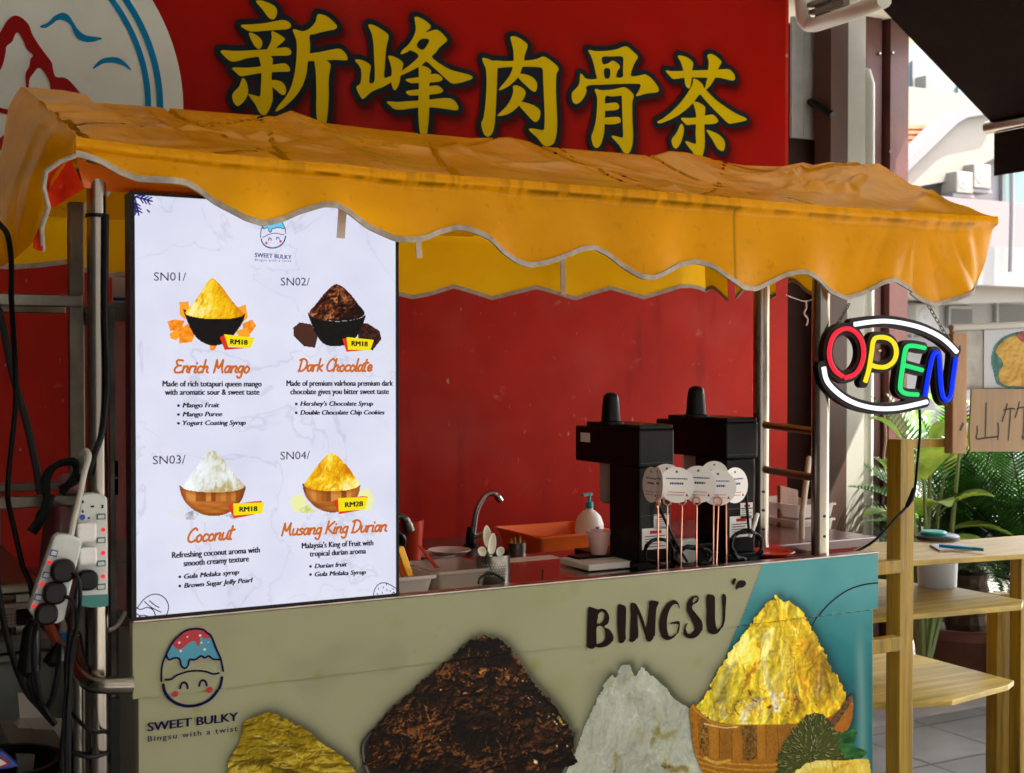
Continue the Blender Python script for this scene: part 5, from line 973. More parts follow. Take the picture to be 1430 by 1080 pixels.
for k in range(7): x_ = c[0]+(k-3)*.006; st_.tube([(x_, c[1], c[2]+.02), (x_+(k-3)*.002, c[1]+.01*(k % 2), c[2]+.066+.006*(k % 3))], .003, 6)
part('amber_stick', st_, mat('amber', (.35, .14, .03), .3), h2)
tray = tub('orange_tray', 'shallow orange plastic tray on the sink counter below the soap bottle', 'tray', float(PY(752, 760, 1.1)[0]), float(PY(830, 770, 1.1)[0])+.1, 1.1, 1.42, ZS, float(PY(790, 747, 1.1)[2]), ORANGE, flare=.02, rim=.008)
sb = thing('soap_bottle', 'white pump soap bottle with a teal pump standing in the orange tray', 'bottle', PY(823, 752, 1.2))
c = PY(823, 752, 1.2); k_ = 1/ppm(823, 1.2)
part('body', MB().lathe((c[0], 1.2, ZS+.005), [(0, 0), (15*k_, 0), (18*k_, 12*k_), (20.5*k_, 28*k_), (20*k_, 36*k_), (16*k_, 47*k_), (9*k_, 54*k_), (5*k_, 56*k_), (5*k_, 60*k_), (0, 60*k_)], 28), mat('soap_white', (.86, .82, .74), .4, transl=.2), sb, smooth=True)
tz = ZS+.005+58*k_; TEAL = mat('teal_plastic', (.02, .30, .32), .35)
part('pump', MB().lathe((c[0], 1.2, tz), [(5.5*k_, 0), (5.5*k_, 9*k_), (2*k_, 10*k_), (2*k_, 18*k_), (3.2*k_, 18*k_), (3.2*k_, 21*k_), (0, 22*k_)], 16).bar((c[0]+4*k_, 1.2, tz+19.5*k_), (c[0]-12*k_, 1.195, tz+19*k_), 4*k_, 3.5*k_), TEAL, sb, smooth=True)
part('label_mark', MB().box(c[0]-3*k_, c[0]+3*k_, 1.2-21*k_, 1.2-20.6*k_, ZS+22*k_, ZS+36*k_), GREYINK, sb)
wb = tag(part('white_board', MB().box(float(PY(822, 795, .24)[0]), float(PY(885, 795, .24)[0]), .24, .40, WT+.002, WT+.02), WHITEP, bevel=.004), 'white cutting board under the pink beaker beside the left ice shaver', 'cutting board')
w2 = tag(part('tray_shelf', MB().box(float(PY(712, 790, .5)[0]), float(PY(788, 790, .5)[0]), .5, .58, float(PY(712, 793, .5)[2])-.001, float(PY(712, 786, .5)[2])), mat('beige_tray', (.55, .50, .40), .45), bevel=.003), 'thin beige tray shelf behind the spoon holder, left of the white cutting board', 'shelf')
pad = tag(part('black_pad', MB().box(float(PY(806, 772, .34)[0]), float(PY(856, 772, .34)[0]), .335, .395, WT+.0205, WT+.026), RUBBER, bevel=.002), 'thin black rubber pad under the pink beaker', 'pad')
bkz = WT+.027; bc = PY(836, 770, .362); k_ = 1/ppm(836, .362)
bt_ = thing('beaker', 'small pink translucent beaker on the white cutting board', 'beaker', (bc[0], .362, bkz))
part('wall', MB().lathe((bc[0], .362, bkz), [(0, 0), (11*k_, 0), (17.5*k_, 33*k_), (16.8*k_, 33*k_), (10.4*k_, 1*k_), (0, 1*k_)], 28), PINKC, bt_, smooth=True)
part('contents', MB().lathe((bc[0], .362, bkz+.001), [(0, .5*k_), (10.3*k_, .5*k_), (12*k_, 10*k_), (0, 10*k_)], 24), mat('pink_ice', (.7, .5, .47), .4), bt_, smooth=True)

def shaver(edge, right, colL, colR, ytop, yhb, back, knob, lab, y0, sticker, glass_px):
    x0 = float(PY(edge, 600, y0)[0]); x1 = float(PY(right, 600, y0)[0]); zt = float(PY(edge, ytop, y0)[2]); zb = float(PY(edge, yhb, y0)[2])
    t = thing('ice_shaver', lab, 'ice shaver', ((x0+x1)/2, y0+.1, WT), 'black ice shavers on the cart worktop')
    yb = float(PX(back, 620, x0)[1]) if back > 1 else y0+back; cw0 = x0+.004; cw1 = x1-.008
    part('head', MB().box(x0, x1, y0, yb, zb, zt-.014), BLACK, t, bevel=.006)
    part('top_plate', MB().box(x0+.003, x1-.003, y0+.002, yb-.06, zt-.0138, zt), BLACK, t, bevel=.004)
    part('column', MB().box(cw0, cw1, y0+.004, y0+.16, WT+.02, zb-.0005), BLACK, t, bevel=.005)
    part('base', MB().box(x0-.004, x1+.004, y0-.002, yb, WT, WT+.0195), BLACK, t, bevel=.004)
    kx = (x0+x1)/2-.006; ky = y0+.105; kz = float(PY(knob[0], knob[1], ky)[2])
    pxk = PY(knob[0], 560, ky); kr = knob[2]/2/ppm(knob[0], ky)
    part('lever_knob', MB().lathe((pxk[0], ky, zt), [(kr*1.45, 0), (kr*1.45, .006), (kr*1.1, .009), (kr*1.05, .02), (kr*.93, (kz-zt)*.7), (kr*.8, (kz-zt)*.9), (kr*.5, (kz-zt)*.98), (0, kz-zt)], 24), BLACK, t, smooth=True)
    part('side_seam', MB().box(cw0+.004, cw1-.004, y0+.0025, y0+.0039, WT+.15, WT+.152).box(x0+.006, x1-.006, y0-.0012, y0-.0002, zb+.012, zb+.0135), mat('seam_grey', (.03, .03, .03), .5), t)
    gc = ((x0+x1)/2, y0+.235); gz = float(PY(glass_px[0], glass_px[1], y0+.2)[2])
    part('ice_hopper', MB().lathe((*gc, gz), [(.032, 0), (.036, .02), (.036, zb-gz-.001), (.033, zb-gz-.001), (.032, .02), (.028, .002)], 20, closed=True), glass('hopper_'+str(edge), (.5, .42, .36), .45, .15), t, smooth=True)
    part('blade', MB().lathe((*gc, gz-.004), [(0, 0), (.026, 0), (.03, .01), (.022, .03), (0, .032)], 14), DSTEEL, t, smooth=True)
    for i, (s0, s1, s2, s3) in enumerate(sticker):
        p = PY(s0, s2, y0); q = PY(s1, s3, y0); lb = part('sticker', MB().box(p[0], q[0], y0+.0026, y0+.0038, q[2], p[2]), PAPER, t)
        m_ = MB(); w_ = q[0]-p[0]; h_ = p[2]-q[2]; m_.box(p[0]+w_*.3, p[0]+w_*.75, y0+.0018, y0+.0025, p[2]-h_*.26, p[2]-h_*.12); part('sticker_print', m_, REDINK, lb)
        m_ = MB()
        for k in range(5): m_.box(p[0]+w_*.1, q[0]-w_*(.1+.2*(k % 2)), y0+.0018, y0+.0025, p[2]-h_*(.40+.12*k), p[2]-h_*(.36+.12*k))
        part('sticker_print', m_, GREYINK, lb)
    return t, x0, y0, zt, zb
s1, *sa = shaver(892.5, 942, 853, 935, 594, 654, 803, (853, 548, 25), 'black ice shaver nearest the white cutting board, left of the two', .20, [(914, 935, 719, 738), (897.5, 933, 739, 766)], (843, 703))
p = PX(811, 604, sa[0]); q = PX(824, 618, sa[0])
part('sticker', MB().box(sa[0]-.0012, sa[0]-.0002, q[1], p[1], q[2], p[2]), PAPER, s1)
shaver(1014.7, 1059, 970, 1050, 584, 642, .36, (972, 539, 26), 'black ice shaver beside the rear right post, right of the two', .22, [(1035, 1052, 703, 724), (1020, 1050, 722, 749)], (960, 700))

# round cards on copper stands
CARDP = mat('card_white', (.84, .83, .80), .6)
CARDS = [(909, 677, 25, 62, .13, 'round white card farthest left, half hidden behind the narrow one'), (917.5, 677, 25, 71, .095, 'narrow edge-on round white card near the left end of the row'), (931, 673, 25, 12, .14, 'round white card tucked behind the left cards, third from left'),
  (945, 677.5, 25, 10, .10, 'round white card with red lines at its top, left of the middle'), (975, 676.7, 26, 14, .07, 'large round white card left of the frontmost card'), (997.5, 664, 20, 5, .14, 'bright round white card peeking above the frontmost card'),
  (1026.7, 678, 25, 45, .11, 'round white card turned away at the right end of the row'), (1002.5, 681, 25.5, 2, .042, 'frontmost round white card with blue and red lines')]
STEMX = {0: (919, 919), 1: (919, 919), 2: (932, 931), 3: (952.5, 950.5), 4: (973, 972.5), 5: (996.5, 996), 6: (1014, 1014.5), 7: (1003, 1000)}
for i, (x_, y_, r_, yaw, yy, lab) in enumerate(CARDS):
    c = PY(x_, y_, yy); rad = r_/ppm(x_, yy); t = thing('round_card', lab, 'card', (c[0], yy, WT), 'round cards on copper stands behind the counter edge')
    vd = CAM-c; base = math.atan2(vd[1], vd[0]); an = base+R(yaw if i in (6,) else -yaw); nv = Vector((math.cos(an), math.sin(an), .03)).normalized(); u_ = Vector((-math.sin(an), math.cos(an), 0)); v_ = nv.cross(u_)
    cc = V(c)
    n = 36; ring_ = [cc+(u_*math.cos(2*math.pi*k/n)+v_*math.sin(2*math.pi*k/n))*rad for k in range(n)]
    part('disc', MB().prism(ring_, -nv*.0012), CARDP, t)
    def strip(x0, x1, y0, y1, m_, nm='disc_print'):
        P_ = [cc+u_*(rad*x)+v_*(rad*y)+nv*.0006 for x, y in ((x0, y0), (x1, y0), (x1, y1), (x0, y1))]
        return P_
    mbb, mbr, mbg = MB(), MB(), MB(); rs = random.Random(i)
    for yv, mb_, hh, x0, x1 in [(.32, mbb, .07, -.6, .62), (.03, mbb, .11, -.38, .40), (-.42, mbr, .035, -.5, .45), (-.58, mbr, .035, -.55, .4)]:
        x = x0
        while x < x1:
            w_ = .05+.06*rs.random(); mb_.add(strip(x, min(x+w_, x1), yv, yv+hh, None), [(0, 1, 2, 3)]); x += w_+.025
    mbg.add(strip(-.06, .06, .68, .8, None), [(0, 1, 2, 3)]); mbr.add([cc+u_*(rad*x)+v_*(rad*y)+nv*.0006 for x, y in ((.5, -.62), (.66, -.62), (.58, -.45))], [(0, 1, 2)])
    part('disc_print', mbb, BLUEINK, t); part('disc_print', mbr, REDINK, t); part('disc_print', mbg, GREYINK, t)
    sx, ex_ = STEMX[i]; fy = yy-.008; rc = PY(sx, 700, fy); rr_ = 5.6/ppm(sx, fy)
    rc = V(rc) if i in (1, 2, 3, 4, 7) else V(PY(sx, 694, fy)); lp = [rc+(u_*math.sin(aa)+Vector((0, 0, 1))*-math.cos(aa))*rr_ for aa in np.linspace(0, 4*math.pi, 34)]
    lp = [q+nv*(.004-.008*k/33) for k, q in enumerate(lp)]
    bt0 = PY(ex_, 780, fy); part('stand', MB().tube([(bt0[0], fy, WT), (bt0[0]*.7+rc.x*.3, fy, WT+.05), rc+Vector((0, 0, -rr_-.01))]+lp, .0021, 8), COPPER, t, smooth=True)
def cable(pts, r, lab, m=RUBBER, cat='cable', n=6, name='cable', group=None, seg=5):
    return tag(part(name, MB().tube(crom(pts, seg), r, n+2), m, smooth=True), lab, cat, group)
def coil(cx_, cy_, rx, ry, y, turns, lab, wob=.1, seed=1):
    rs = random.Random(seed); P = []
    for k in range(int(turns*14)):
        t = 2*math.pi*k/14; f = 1+wob*rs.uniform(-1, 1); P.append(PY(cx_+rx*f*math.cos(t), cy_-ry*f*math.sin(t), y+.012*rs.uniform(-1, 1)))
    return cable(P, .0045, lab, seg=3)
coil(1043, 762, 22, 20, .17, 4, 'black cable coiled on the worktop before the right ice shaver', .10)
coil(921, 771, 20, 17, .15, 2, 'black cable loop lying before the left ice shaver', .12, 2); coil(966, 777, 24, 13, .19, 3, 'black cable bundle between the two ice shavers', .2, 3)
cable([PY(920, 705, .19), PY(930, 730, .17), PY(948, 765, .16), PY(960, 785, .15)], .004, 'black power cord hanging down beside the left ice shaver'); cable([PY(1042, 690, .2), PY(1044, 720, .19), PY(1046, 745, .18)], .004, 'black power cord hanging down beside the right ice shaver')
cable([PY(1047, 750, .165), PY(1053, 735, .165), PY(1058, 718, .18)], .006, 'pale cable end standing up from the coil by the right post', m=WHITEP)
tag(part('white_plug', MB().box(*sorted((float(PY(950, 770, .24)[0]), float(PY(974, 770, .24)[0]))), .24, .27, WT, WT+.07), GREYP, bevel=.006), 'white plug box lying between the two ice shavers', 'plug')
tag(part('black_box', MB().box(float(PY(975, 780, .22)[0]), float(PY(1003, 780, .22)[0]), .24, .42, WT, WT+.055), BLACK, bevel=.005), 'low black box standing on the worktop between the ice shavers', 'box')
tag(part('red_plate', MB().lathe((float(PY(1075, 782, .25)[0]), .25, WT), [(0, 0), (.05, 0), (.075, .012), (.072, .014), (.05, .004), (0, .004)], 28), REDP, smooth=True), 'red plate on the worktop at the foot of the rear right post', 'plate')
cable([PY(668, 815, .05), PY(672, 806, .06), PY(686, 801, .06), PY(700, 807, .05), PY(704, 812, .05)], .003, 'thin black wire loop before the spoon holder'); cable([PY(757, 812, .06), PY(758, 802, .07), PY(758, 795, .07)], .0022, 'short black wire standing up behind the counter edge')
# ---------------------------------------------------------------- the lit OPEN sign hanging under the awning
OY = 0.0
on = thing('open_sign', 'glowing multicoloured OPEN sign with a black backing hung from the awning', 'sign', PY(1236, 510, OY))
so_ = (1030, 380, 3.575)
tubes = {'white': [a(580,262,660,250,740,246,830,258,920,282,1000,320,1050,358,1090,400), a(425,475,440,540,480,590,540,635,610,665,700,682,790,680,870,665,940,648)],
 'red': [a(520,522,482,492,457,440,455,380,478,315,530,283,580,298,615,345,625,410,610,470,578,512,532,528)], 'yellow': [a(632,550,650,490,665,400,672,350,690,328,740,330,775,355,788,400,775,445,740,472,700,475,660,465)],
 'green': [a(930,380,880,370,845,372,832,395,820,470,808,560,812,592,840,608,895,612), a(825,465,880,480,918,490)], 'blue': [a(930,620,940,560,955,480,970,420,985,400,1000,415,1005,480,1010,560,1020,620,1040,640,1060,612,1070,540,1080,470,1085,425)]}
GC = {'white': (250, 250, 255), 'red': (236, 44, 62), 'yellow': (246, 222, 40), 'green': (44, 226, 120), 'blue': (18, 52, 246)}
bk_ = MB(); allT = [T(p, *so_) for k in tubes for p in tubes[k]]
def open_back():
    y = OY; Ls = [crom(PY(np.array(p)[:, 0], np.array(p)[:, 1], y)[:, [0, 2]], 8) for p in allT]; al = np.concatenate(Ls); r = 8.2/ppm(1236, y); cell = .0035
    xs = np.arange(al[:, 0].min()-r-.01, al[:, 0].max()+r+.01, cell); zs = np.arange(al[:, 1].min()-r-.01, al[:, 1].max()+r+.01, cell); X, Z = np.meshgrid(xs, zs); sdv = np.full(X.shape, 9.)
    for p in Ls: sdv = np.minimum(sdv, line_d(X, Z, p)-r)
    me = sdf_mesh('backing', sdv, xs, zs, lambda u, v: y+.012)
    o = link('backing', me, BLACK, on); s = o.modifiers.new('t', 'SOLIDIFY'); s.thickness = .022; s.offset = 0
open_back()
for k in tubes:
    m_ = lit('neon_'+k, tuple(lin(GC[k])), 1.12 if k != 'white' else 1.3)
    for p in tubes[k]: part('neon_tube', MB().tube([q+[0, -.004, 0] for q in (PY(x, y, OY) for x, y in crom(T(p, *so_), 5))], 3.3/ppm(1236, OY), 10), m_, on, smooth=True, label=k+' neon tube')
for p_, q_ in (((1186, 424), (1170, 452)), ((1296, 426), (1327, 478))):
    A_ = PY(*p_, .0); B_ = PY(*q_, .01); n = 9; mb = MB()
    for k in range(n):
        c0 = A_+(B_-A_)*(k/n); c1 = A_+(B_-A_)*((k+1.25)/n); dv = (c1-c0); sd_ = np.array([dv[2], 0, -dv[0]]); sd_ = sd_/np.linalg.norm(sd_)*.005 if k % 2 else np.array([0, .005, 0])
        mb.tube([c0, c0+dv*.2+sd_, c0+dv*.8+sd_, c1, c0+dv*.8-sd_, c0+dv*.2-sd_, c0], .0016, 6)
    part('hanging_chain', mb, DSTEEL, on)
cable([PY(1284, 572, .03), PY(1285, 600, .03), PY(1281, 650, .05), PY(1277, 684, .08), PY(1268, 705, .1), PY(1250, 725, .1), PY(1225, 752, .1), PY(1200, 768, .12), PY(1170, 777, .1), PY(1140, 777, .12), PY(1100, 782, .1)], .0042, 'black cable hanging from the OPEN sign down to the cart counter')
part('inline_switch', MB().tube([PY(1277, 682, .08), PY(1272, 697, .09), PY(1266, 708, .1)], [.007, .009, .006], 10), RUBBER, on, smooth=True)

# ---------------------------------------------------------------- pillar, sheets and drainpipe beside the shop wall
def slab(name, px0, px1, py0, py1, y, dep, m, parent=None, bevel=0, z0=None, z1=None):
    p = PY(px0, py1, y); q = PY(px1, py0, y); return part(name, MB().box(p[0], q[0], y, y+dep, p[2] if z0 is None else z0, q[2] if z1 is None else z1), m, parent, bevel=bevel)
BRN = mat('brown_pillar_side', (.06, .030, .020), .6, var=.3, vscale=5, stretch=(1, 1, .2)); WPIL = mat('pillar_paint', (.34, .34, .30), .55, var=.12, vscale=4); ALU = mat('aluminium_sheet', (.42, .46, .46), .5, .3, var=.2, vscale=5)
tag(slab('steel_pillar', 1185, 1209, 0, 0, 2.15, .2, WPIL, z0=0, z1=3.4), 'pale painted square pillar standing between its brown left side and the drainpipe', 'pillar')
tag(slab('pillar_left_side', 1161, 1184.6, 0, 0, 2.14, .12, BRN, z0=0, z1=3.4), 'tall brown slab forming the left side of the pale pillar', 'board')  # the pillar's left side, made as a separate brown slab
dp = PY(1213, 400, 2.2); dr = 7.2/ppm(1213, 2.2)
tag(part('drainpipe', MB().tube([(dp[0], 2.2, 0), (dp[0], 2.2, 1.5), (dp[0], 2.2, 3.0), (dp[0], 2.22, 3.06), (dp[0]-.02, 2.3, 3.1)], dr, 20), mat('pvc_white', (.38, .38, .34), .4), smooth=True), 'white plastic drainpipe running down beside the pale pillar', 'drainpipe')
ms = thing('metal_sheet', 'maroon corrugated metal sheet with bolts right of the drainpipe', 'metal sheet', PY(1245, 800, 2.35)*[1, 1, 0]+[0, 0, 0])
x0, x1 = float(PY(1209, 300, 2.35)[0]), float(PY(1268, 300, 2.35)[0]); zt = float(PY(1240, 24, 2.35)[2]); w_ = x1-x0
prof = [(0, 0), (.36, 0), (.40, .05), (.44, .05), (.47, -.03), (.60, -.03), (.63, 0), (1.0, 0)]
mb = MB(); P_ = [(x0+u*w_, 2.35+v) for u, v in prof]; P2 = [(x, y+.006) for x, y in P_[::-1]]; lp = P_+P2
mb.prism([(x, y, 0) for x, y in lp], (0, 0, zt)); part('sheet', mb, MAROON, ms)
for q in ((1228, 75), (1246, 74), (1243, 212), (1228, 490), (1226, 640)):
    p = PY(*q, 2.345 if q[0] < 1235 else 2.318); o = part('bolt', MB().lathe((0, 0, 0), [(0, 0), (.010, 0), (.010, .004), (.006, .009), (0, .009)], 10), STEEL, ms, smooth=True); o.matrix_parent_inverse = Matrix(); o.rotation_euler = (R(90), 0, 0); o.location = V(p)-ms.location
DKB = mat('dark_timber', (.045, .022, .018), .7, var=.5, vscale=5, stretch=(1, 1, .15))
tag(slab('timber_sheet', 1098, 1141, 0, 0, 2.36, .03, DKB, z0=0, z1=3.3), 'dark weathered timber sheet between the red wall and the brown pillar side', 'board')
tag(slab('timber_strip', 1141, 1160, 62, 0, 2.36, .03, DKB, z0=0), 'narrow dark timber strip left of the brown pillar side', 'board')
al = tag(slab('aluminium_sheet', 1106, 1140, 28, 192, 2.30, .02, ALU, bevel=.004), 'pale aluminium sheet hanging high on the dark timber, left of the pillar', 'metal sheet')
part('sheet_rib', MB().box(float(PY(1123, 100, 2.3)[0])-.004, float(PY(1123, 100, 2.3)[0])+.004, 2.296, 2.2998, float(PY(1120, 190, 2.3)[2]), float(PY(1120, 30, 2.3)[2])), ALU, al)
cable([PY(1131, 142, 2.28), PY(1145, 150, 2.2), PY(1163, 160, 2.12)], .018, 'short black hose between the aluminium sheet and the brown pillar side', name='hose', cat='hose')
cable([PY(1097, 412, 1.83), PY(1110, 417, 2.0), PY(1125, 421, 2.1), PY(1139, 416, 2.1)], .0014, 'thin dusty string stretched between the red wall and the post', m=STRAP, name='string', cat='string')
cable([PY(1125, 421, 2.1), PY(1126, 430, 2.1), PY(1123, 438, 2.1), PY(1128, 446, 2.1), PY(1126, 455, 2.1)], .0035, 'knotted tuft hanging from the dusty string', m=STRAP, name='string_tuft', cat='string')
cable([PY(1234, 575, 2.28), PY(1237, 610, 2.28), PY(1234, 640, 2.28), PY(1236, 670, 2.27), PY(1233, 705, 2.28)], .006, 'dry vine hanging down the maroon metal sheet', m=mat('dry_vine', (.16, .11, .07), .9), name='vine', cat='vine')
wp = thing('wood_plank', 'brown wooden plank leaning behind the rear right post', 'plank', PY(1100, 780, 1.2)*[1, 1, 0])
part('board', MB().bar(PY(1100, 790, 1.2)*[1, 1, 0]+[0, 0, .02], PY(1100, 682, 1.5), .10, .02, up=(0, 1, 0)), mat('plank_wood', (.20, .09, .04), .6, var=.4, vscale=4, stretch=(3, 3, .3)), wp)
tag(part('bamboo_stick', MB().tube([PY(1115, 790, 1.0)*[1, 1, 0], PY(1120, 720, 1.1), PY(1130, 640, 1.3)], .012, 10), mat('pale_stick', (.36, .30, .22), .7), smooth=True), 'pale stick leaning diagonally behind the handrails', 'stick')
for i, (a0, a1, b0, b1) in enumerate([(1112, 1168, 748, 780), (1110, 1166, 724, 747), (1113, 1167, 703, 723)]):
    bx = tub('storage_box', ['clear plastic storage box at the bottom of the stack behind the front right post', 'clear plastic storage box in the middle of the stack behind the front right post', 'clear plastic storage box on top of the stack behind the front right post'][i], 'storage box', float(PY(a0, 750, 1.35)[0]), float(PY(a1, 750, 1.35)[0]), 1.35, 1.7, float(PY(1140, b1, 1.35)[2]), float(PY(1140, b0, 1.35)[2])-.004, CLEARW, flare=.01); bx['group'] = 'stacked storage boxes behind the post'
tag(part('side_table', MB().box(float(PY(1085, 800, 1.25)[0]), float(PY(1180, 800, 1.25)[0]), 1.3, 1.8, 0, float(PY(1140, 780, 1.35)[2])-.002), DKB), 'dark low table under the stacked storage boxes', 'table')

# ---------------------------------------------------------------- dark retractable awning at the right
ra = thing('retractable_awning', 'dark brown retractable awning stretched overhead at the right with a steel front bar', 'awning', PY(1300, 80, 2.0))
A_ = PY(1224, 4, 2.0); B_ = PY(1383, 170, 2.0); ln = np.array([0, -4.2, 0]); DRK = mat('dark_awning_cloth', (.011, .0045, .0035), .9, spec=.1, var=.2, vscale=20)
part('cloth', MB().prism([A_, B_, B_+ln, A_+ln], (0, 0, .004)), DRK, ra)
bz = B_+[0.01, 0, -.028]; part('front_bar', MB().tube([bz+[0, .03, 0], bz+ln*.5, bz+ln], .034, 18), STEEL, ra, smooth=True)
part('valance', MB().box(bz[0]-.004, bz[0]+.004, 2.0-4.2, 1.98, bz[2]-.26, bz[2]-.036), DRK, ra)
part('cassette', MB().bar(A_+[-.05, .1, .06], A_+[-.05, .1, .06]+ln, .14, .11), mat('cassette_paint', (.55, .54, .48), .45), ra, bevel=.02)
wf = thing('ac_bracket', 'pale painted steel frame under the ceiling above the pillar', 'frame', PY(1160, 10, 1.9))
part('frame', MB().tube(crom([PY(1118, -40, 1.95), PY(1120, 5, 1.95), PY(1123, 28, 1.95), PY(1135, 35, 1.9), PY(1165, 26, 1.6), PY(1200, 14, 1.3), PY(1235, 0, 1.1)], 5), .034, 12), mat('frame_paint', (.5, .5, .45), .5), wf, smooth=True)
part('grille', MB().bar(PY(1133, 18, 1.9), PY(1182, 3, 1.55), .03, .02).bar(PY(1131, 8, 1.9), PY(1176, -8, 1.55), .03, .02), DSTEEL, wf)

# ---------------------------------------------------------------- houses beyond
HW = mat('house_white', (.165, .165, .16), .9, var=.06, vscale=1); HC = mat('house_cream', (.165, .15, .125), .9, var=.06, vscale=1); GUT = mat('gutter_white', (.115, .11, .112), .6); ROOF = mat('terracotta', (.40, .14, .06), .8, var=.35, vscale=14)
WIN = mat('window_glass', (.10, .15, .17), .08, spec=.8); TINT = mat('tinted_window', (.06, .14, .13), .1, spec=.8); DARKW = mat('dark_window', (.03, .035, .04), .15)
ACW = mat('ac_casing', (.15, .142, .12), .6); ACD = mat('ac_grille', (.16, .16, .15), .6)
def acunit(px0, px1, py0, py1, y, lab):
    t = thing('ac_unit', lab, 'air conditioner', PY((px0+px1)/2, py1, y), 'air conditioner units on the houses'); p = PY(px0, py1, y); q = PY(px1, py0, y)
    part('casing', MB().box(p[0], q[0], y, y+.3, p[2], q[2]), ACW, t, bevel=.015); w_ = q[0]-p[0]; h_ = q[2]-p[2]; rr_ = min(w_*.3, h_*.4); c_ = Vector((p[0]+w_*.42, y-.004, (p[2]+q[2])/2))
    part('fan_grille', MB().prism([c_+Vector((math.cos(k*math.pi/12)*rr_, 0, math.sin(k*math.pi/12)*rr_)) for k in range(24)], (0, .0035, 0)), ACD, t)
    part('fan_hub', MB().prism([c_+Vector((math.cos(k*math.pi/6)*rr_*.3, -.004, math.sin(k*math.pi/6)*rr_*.3)) for k in range(12)], (0, .0035, 0)), ACW, t)
    part('bracket', MB().box(p[0]-.05, q[0]+.05, y+.02, y+.32, p[2]-.06, p[2]-.01), GUT, t)
hA = thing('white_house', 'tall white house with upper windows farthest behind at the right', 'house', PY(1320, 560, 16)*[1, 1, 0])
yA = 16.0; slab('wall', 1180, 1520, -260, 0, yA, 6, HW, hA, z0=0)
slab('cornice', 1180, 1520, 156, 166, yA-.5, .49, HC, hA)
for q in ((1255, 1276, 88, 131), (1338, 1362, 122, 150)):
    f_ = slab('window', *q, yA-.06, .05, WIN, hA); cxx = (q[0]+q[1])/2; slab('window_frame', q[1]-2, q[1], q[2]-3, q[3]+2, yA-.12, .05, mat('frame_dark', (.10, .10, .10), .5), f_); slab('window_frame', q[0], q[1], q[3]-1, q[3]+2, yA-.13, .05, bpy.data.materials['frame_dark'], f_)
slab('window', 1255, 1277, 135, 152, yA-.06, .05, WIN, hA)
acunit(1293, 1316, 108, 127, yA-.45, 'upper of the two small white air conditioner units on the tall white house'); acunit(1293, 1317, 132, 151, yA-.45, 'lower of the two small white air conditioner units on the tall white house')
hB = thing('cream_house', 'cream house with a white gutter, tiled roof edge and wide eaves behind the awning', 'house', PY(1360, 560, 11)*[1, 1, 0])
yB = 11.0
def poly(name, pts, y, dep, m, parent): return part(name, MB().prism([PY(x, yy, y) for x, yy in pts], (0, dep, 0)), m, parent)
rf = MB(); tiles = [(1240, 176), (1312, 174), (1258, 236), (1225, 236)]
poly('tiled_roof', tiles, yB+.4, .3, ROOF, hB)
rows = MB()
for k in range(8):
    yy = 178+k*7.4; rows.bar(PY(1235, yy, yB+.39), PY(1311-k*6.6, yy, yB+.39), .05, .05)
part('roof_tiles', rows, ROOF, hB)
poly('gutter', [(1255, 236), (1330, 160), (1345, 152), (1400, 142), (1400, 156), (1352, 164), (1338, 172), (1270, 238), (1255, 252)], yB-.1, .35, GUT, hB)
poly('eave_soffit', [(1255, 252.5), (1338.5, 172.5), (1352, 164.5), (1400, 156.5), (1460, 150), (1460, 205), (1400, 215), (1330, 252), (1270, 262), (1240, 268)], yB, .5, HC, hB)
poly('upper_wall', [(1225, 268), (1270, 262.3), (1330, 252.3), (1400, 215.3), (1520, 200), (1520, 300), (1225, 300)], yB+.3, 4, HW, hB)
slab('balcony_parapet', 1225, 1520, 292, 352, yB-.4, .69, mat('pink_parapet', (.15, .118, .118), .9), hB)
slab('balcony_ledge', 1225, 1520, 352.5, 392, yB-.8, 1.4, HW, hB)
poly('lower_soffit', [(1225, 392.5), (1520, 392.5), (1520, 418), (1350, 424), (1225, 408)], yB-.6, .9, HC, hB)
slab('lower_wall', 1215, 1520, 410, 0, yB+.31, 4, mat('grey_white_wall', (.15, .15, .147), .9, var=.06), hB, z0=0)
for q, m_ in (((1403, 1445, 218, 291), TINT), ((1328, 1358, 431, 456), DARKW), ((1395, 1440, 424, 458), DARKW), ((1276, 1290, 452, 470), DARKW)):
    yy = yB+.26; f_ = slab('window', *q, yy, .04, m_, hB); slab('window_frame', q[0]-3, q[0], q[2]-3, q[3]+2, yy-.03, .06, HW, f_); slab('window_frame', q[0], q[1], q[2]-3, q[2], yy-.03, .06, HW, f_)
tag(part('downpipe', MB().tube([PY(1413, 216, yB-.9), PY(1413, 300, yB-.9), PY(1411, 380, yB-.9)], .035, 10), GUT, smooth=True), 'thin white downpipe in front of the pink balcony parapet', 'downpipe')
acunit(1336, 1359, 241, 269, yB-.2, 'cream air conditioner unit left of its pair under the eaves'); acunit(1360, 1384, 231, 262, yB-.2, 'cream air conditioner unit right of its pair under the eaves'); acunit(1279, 1312, 425, 461, yB-.3, 'air conditioner unit low on the cream house behind the OPEN sign chain')

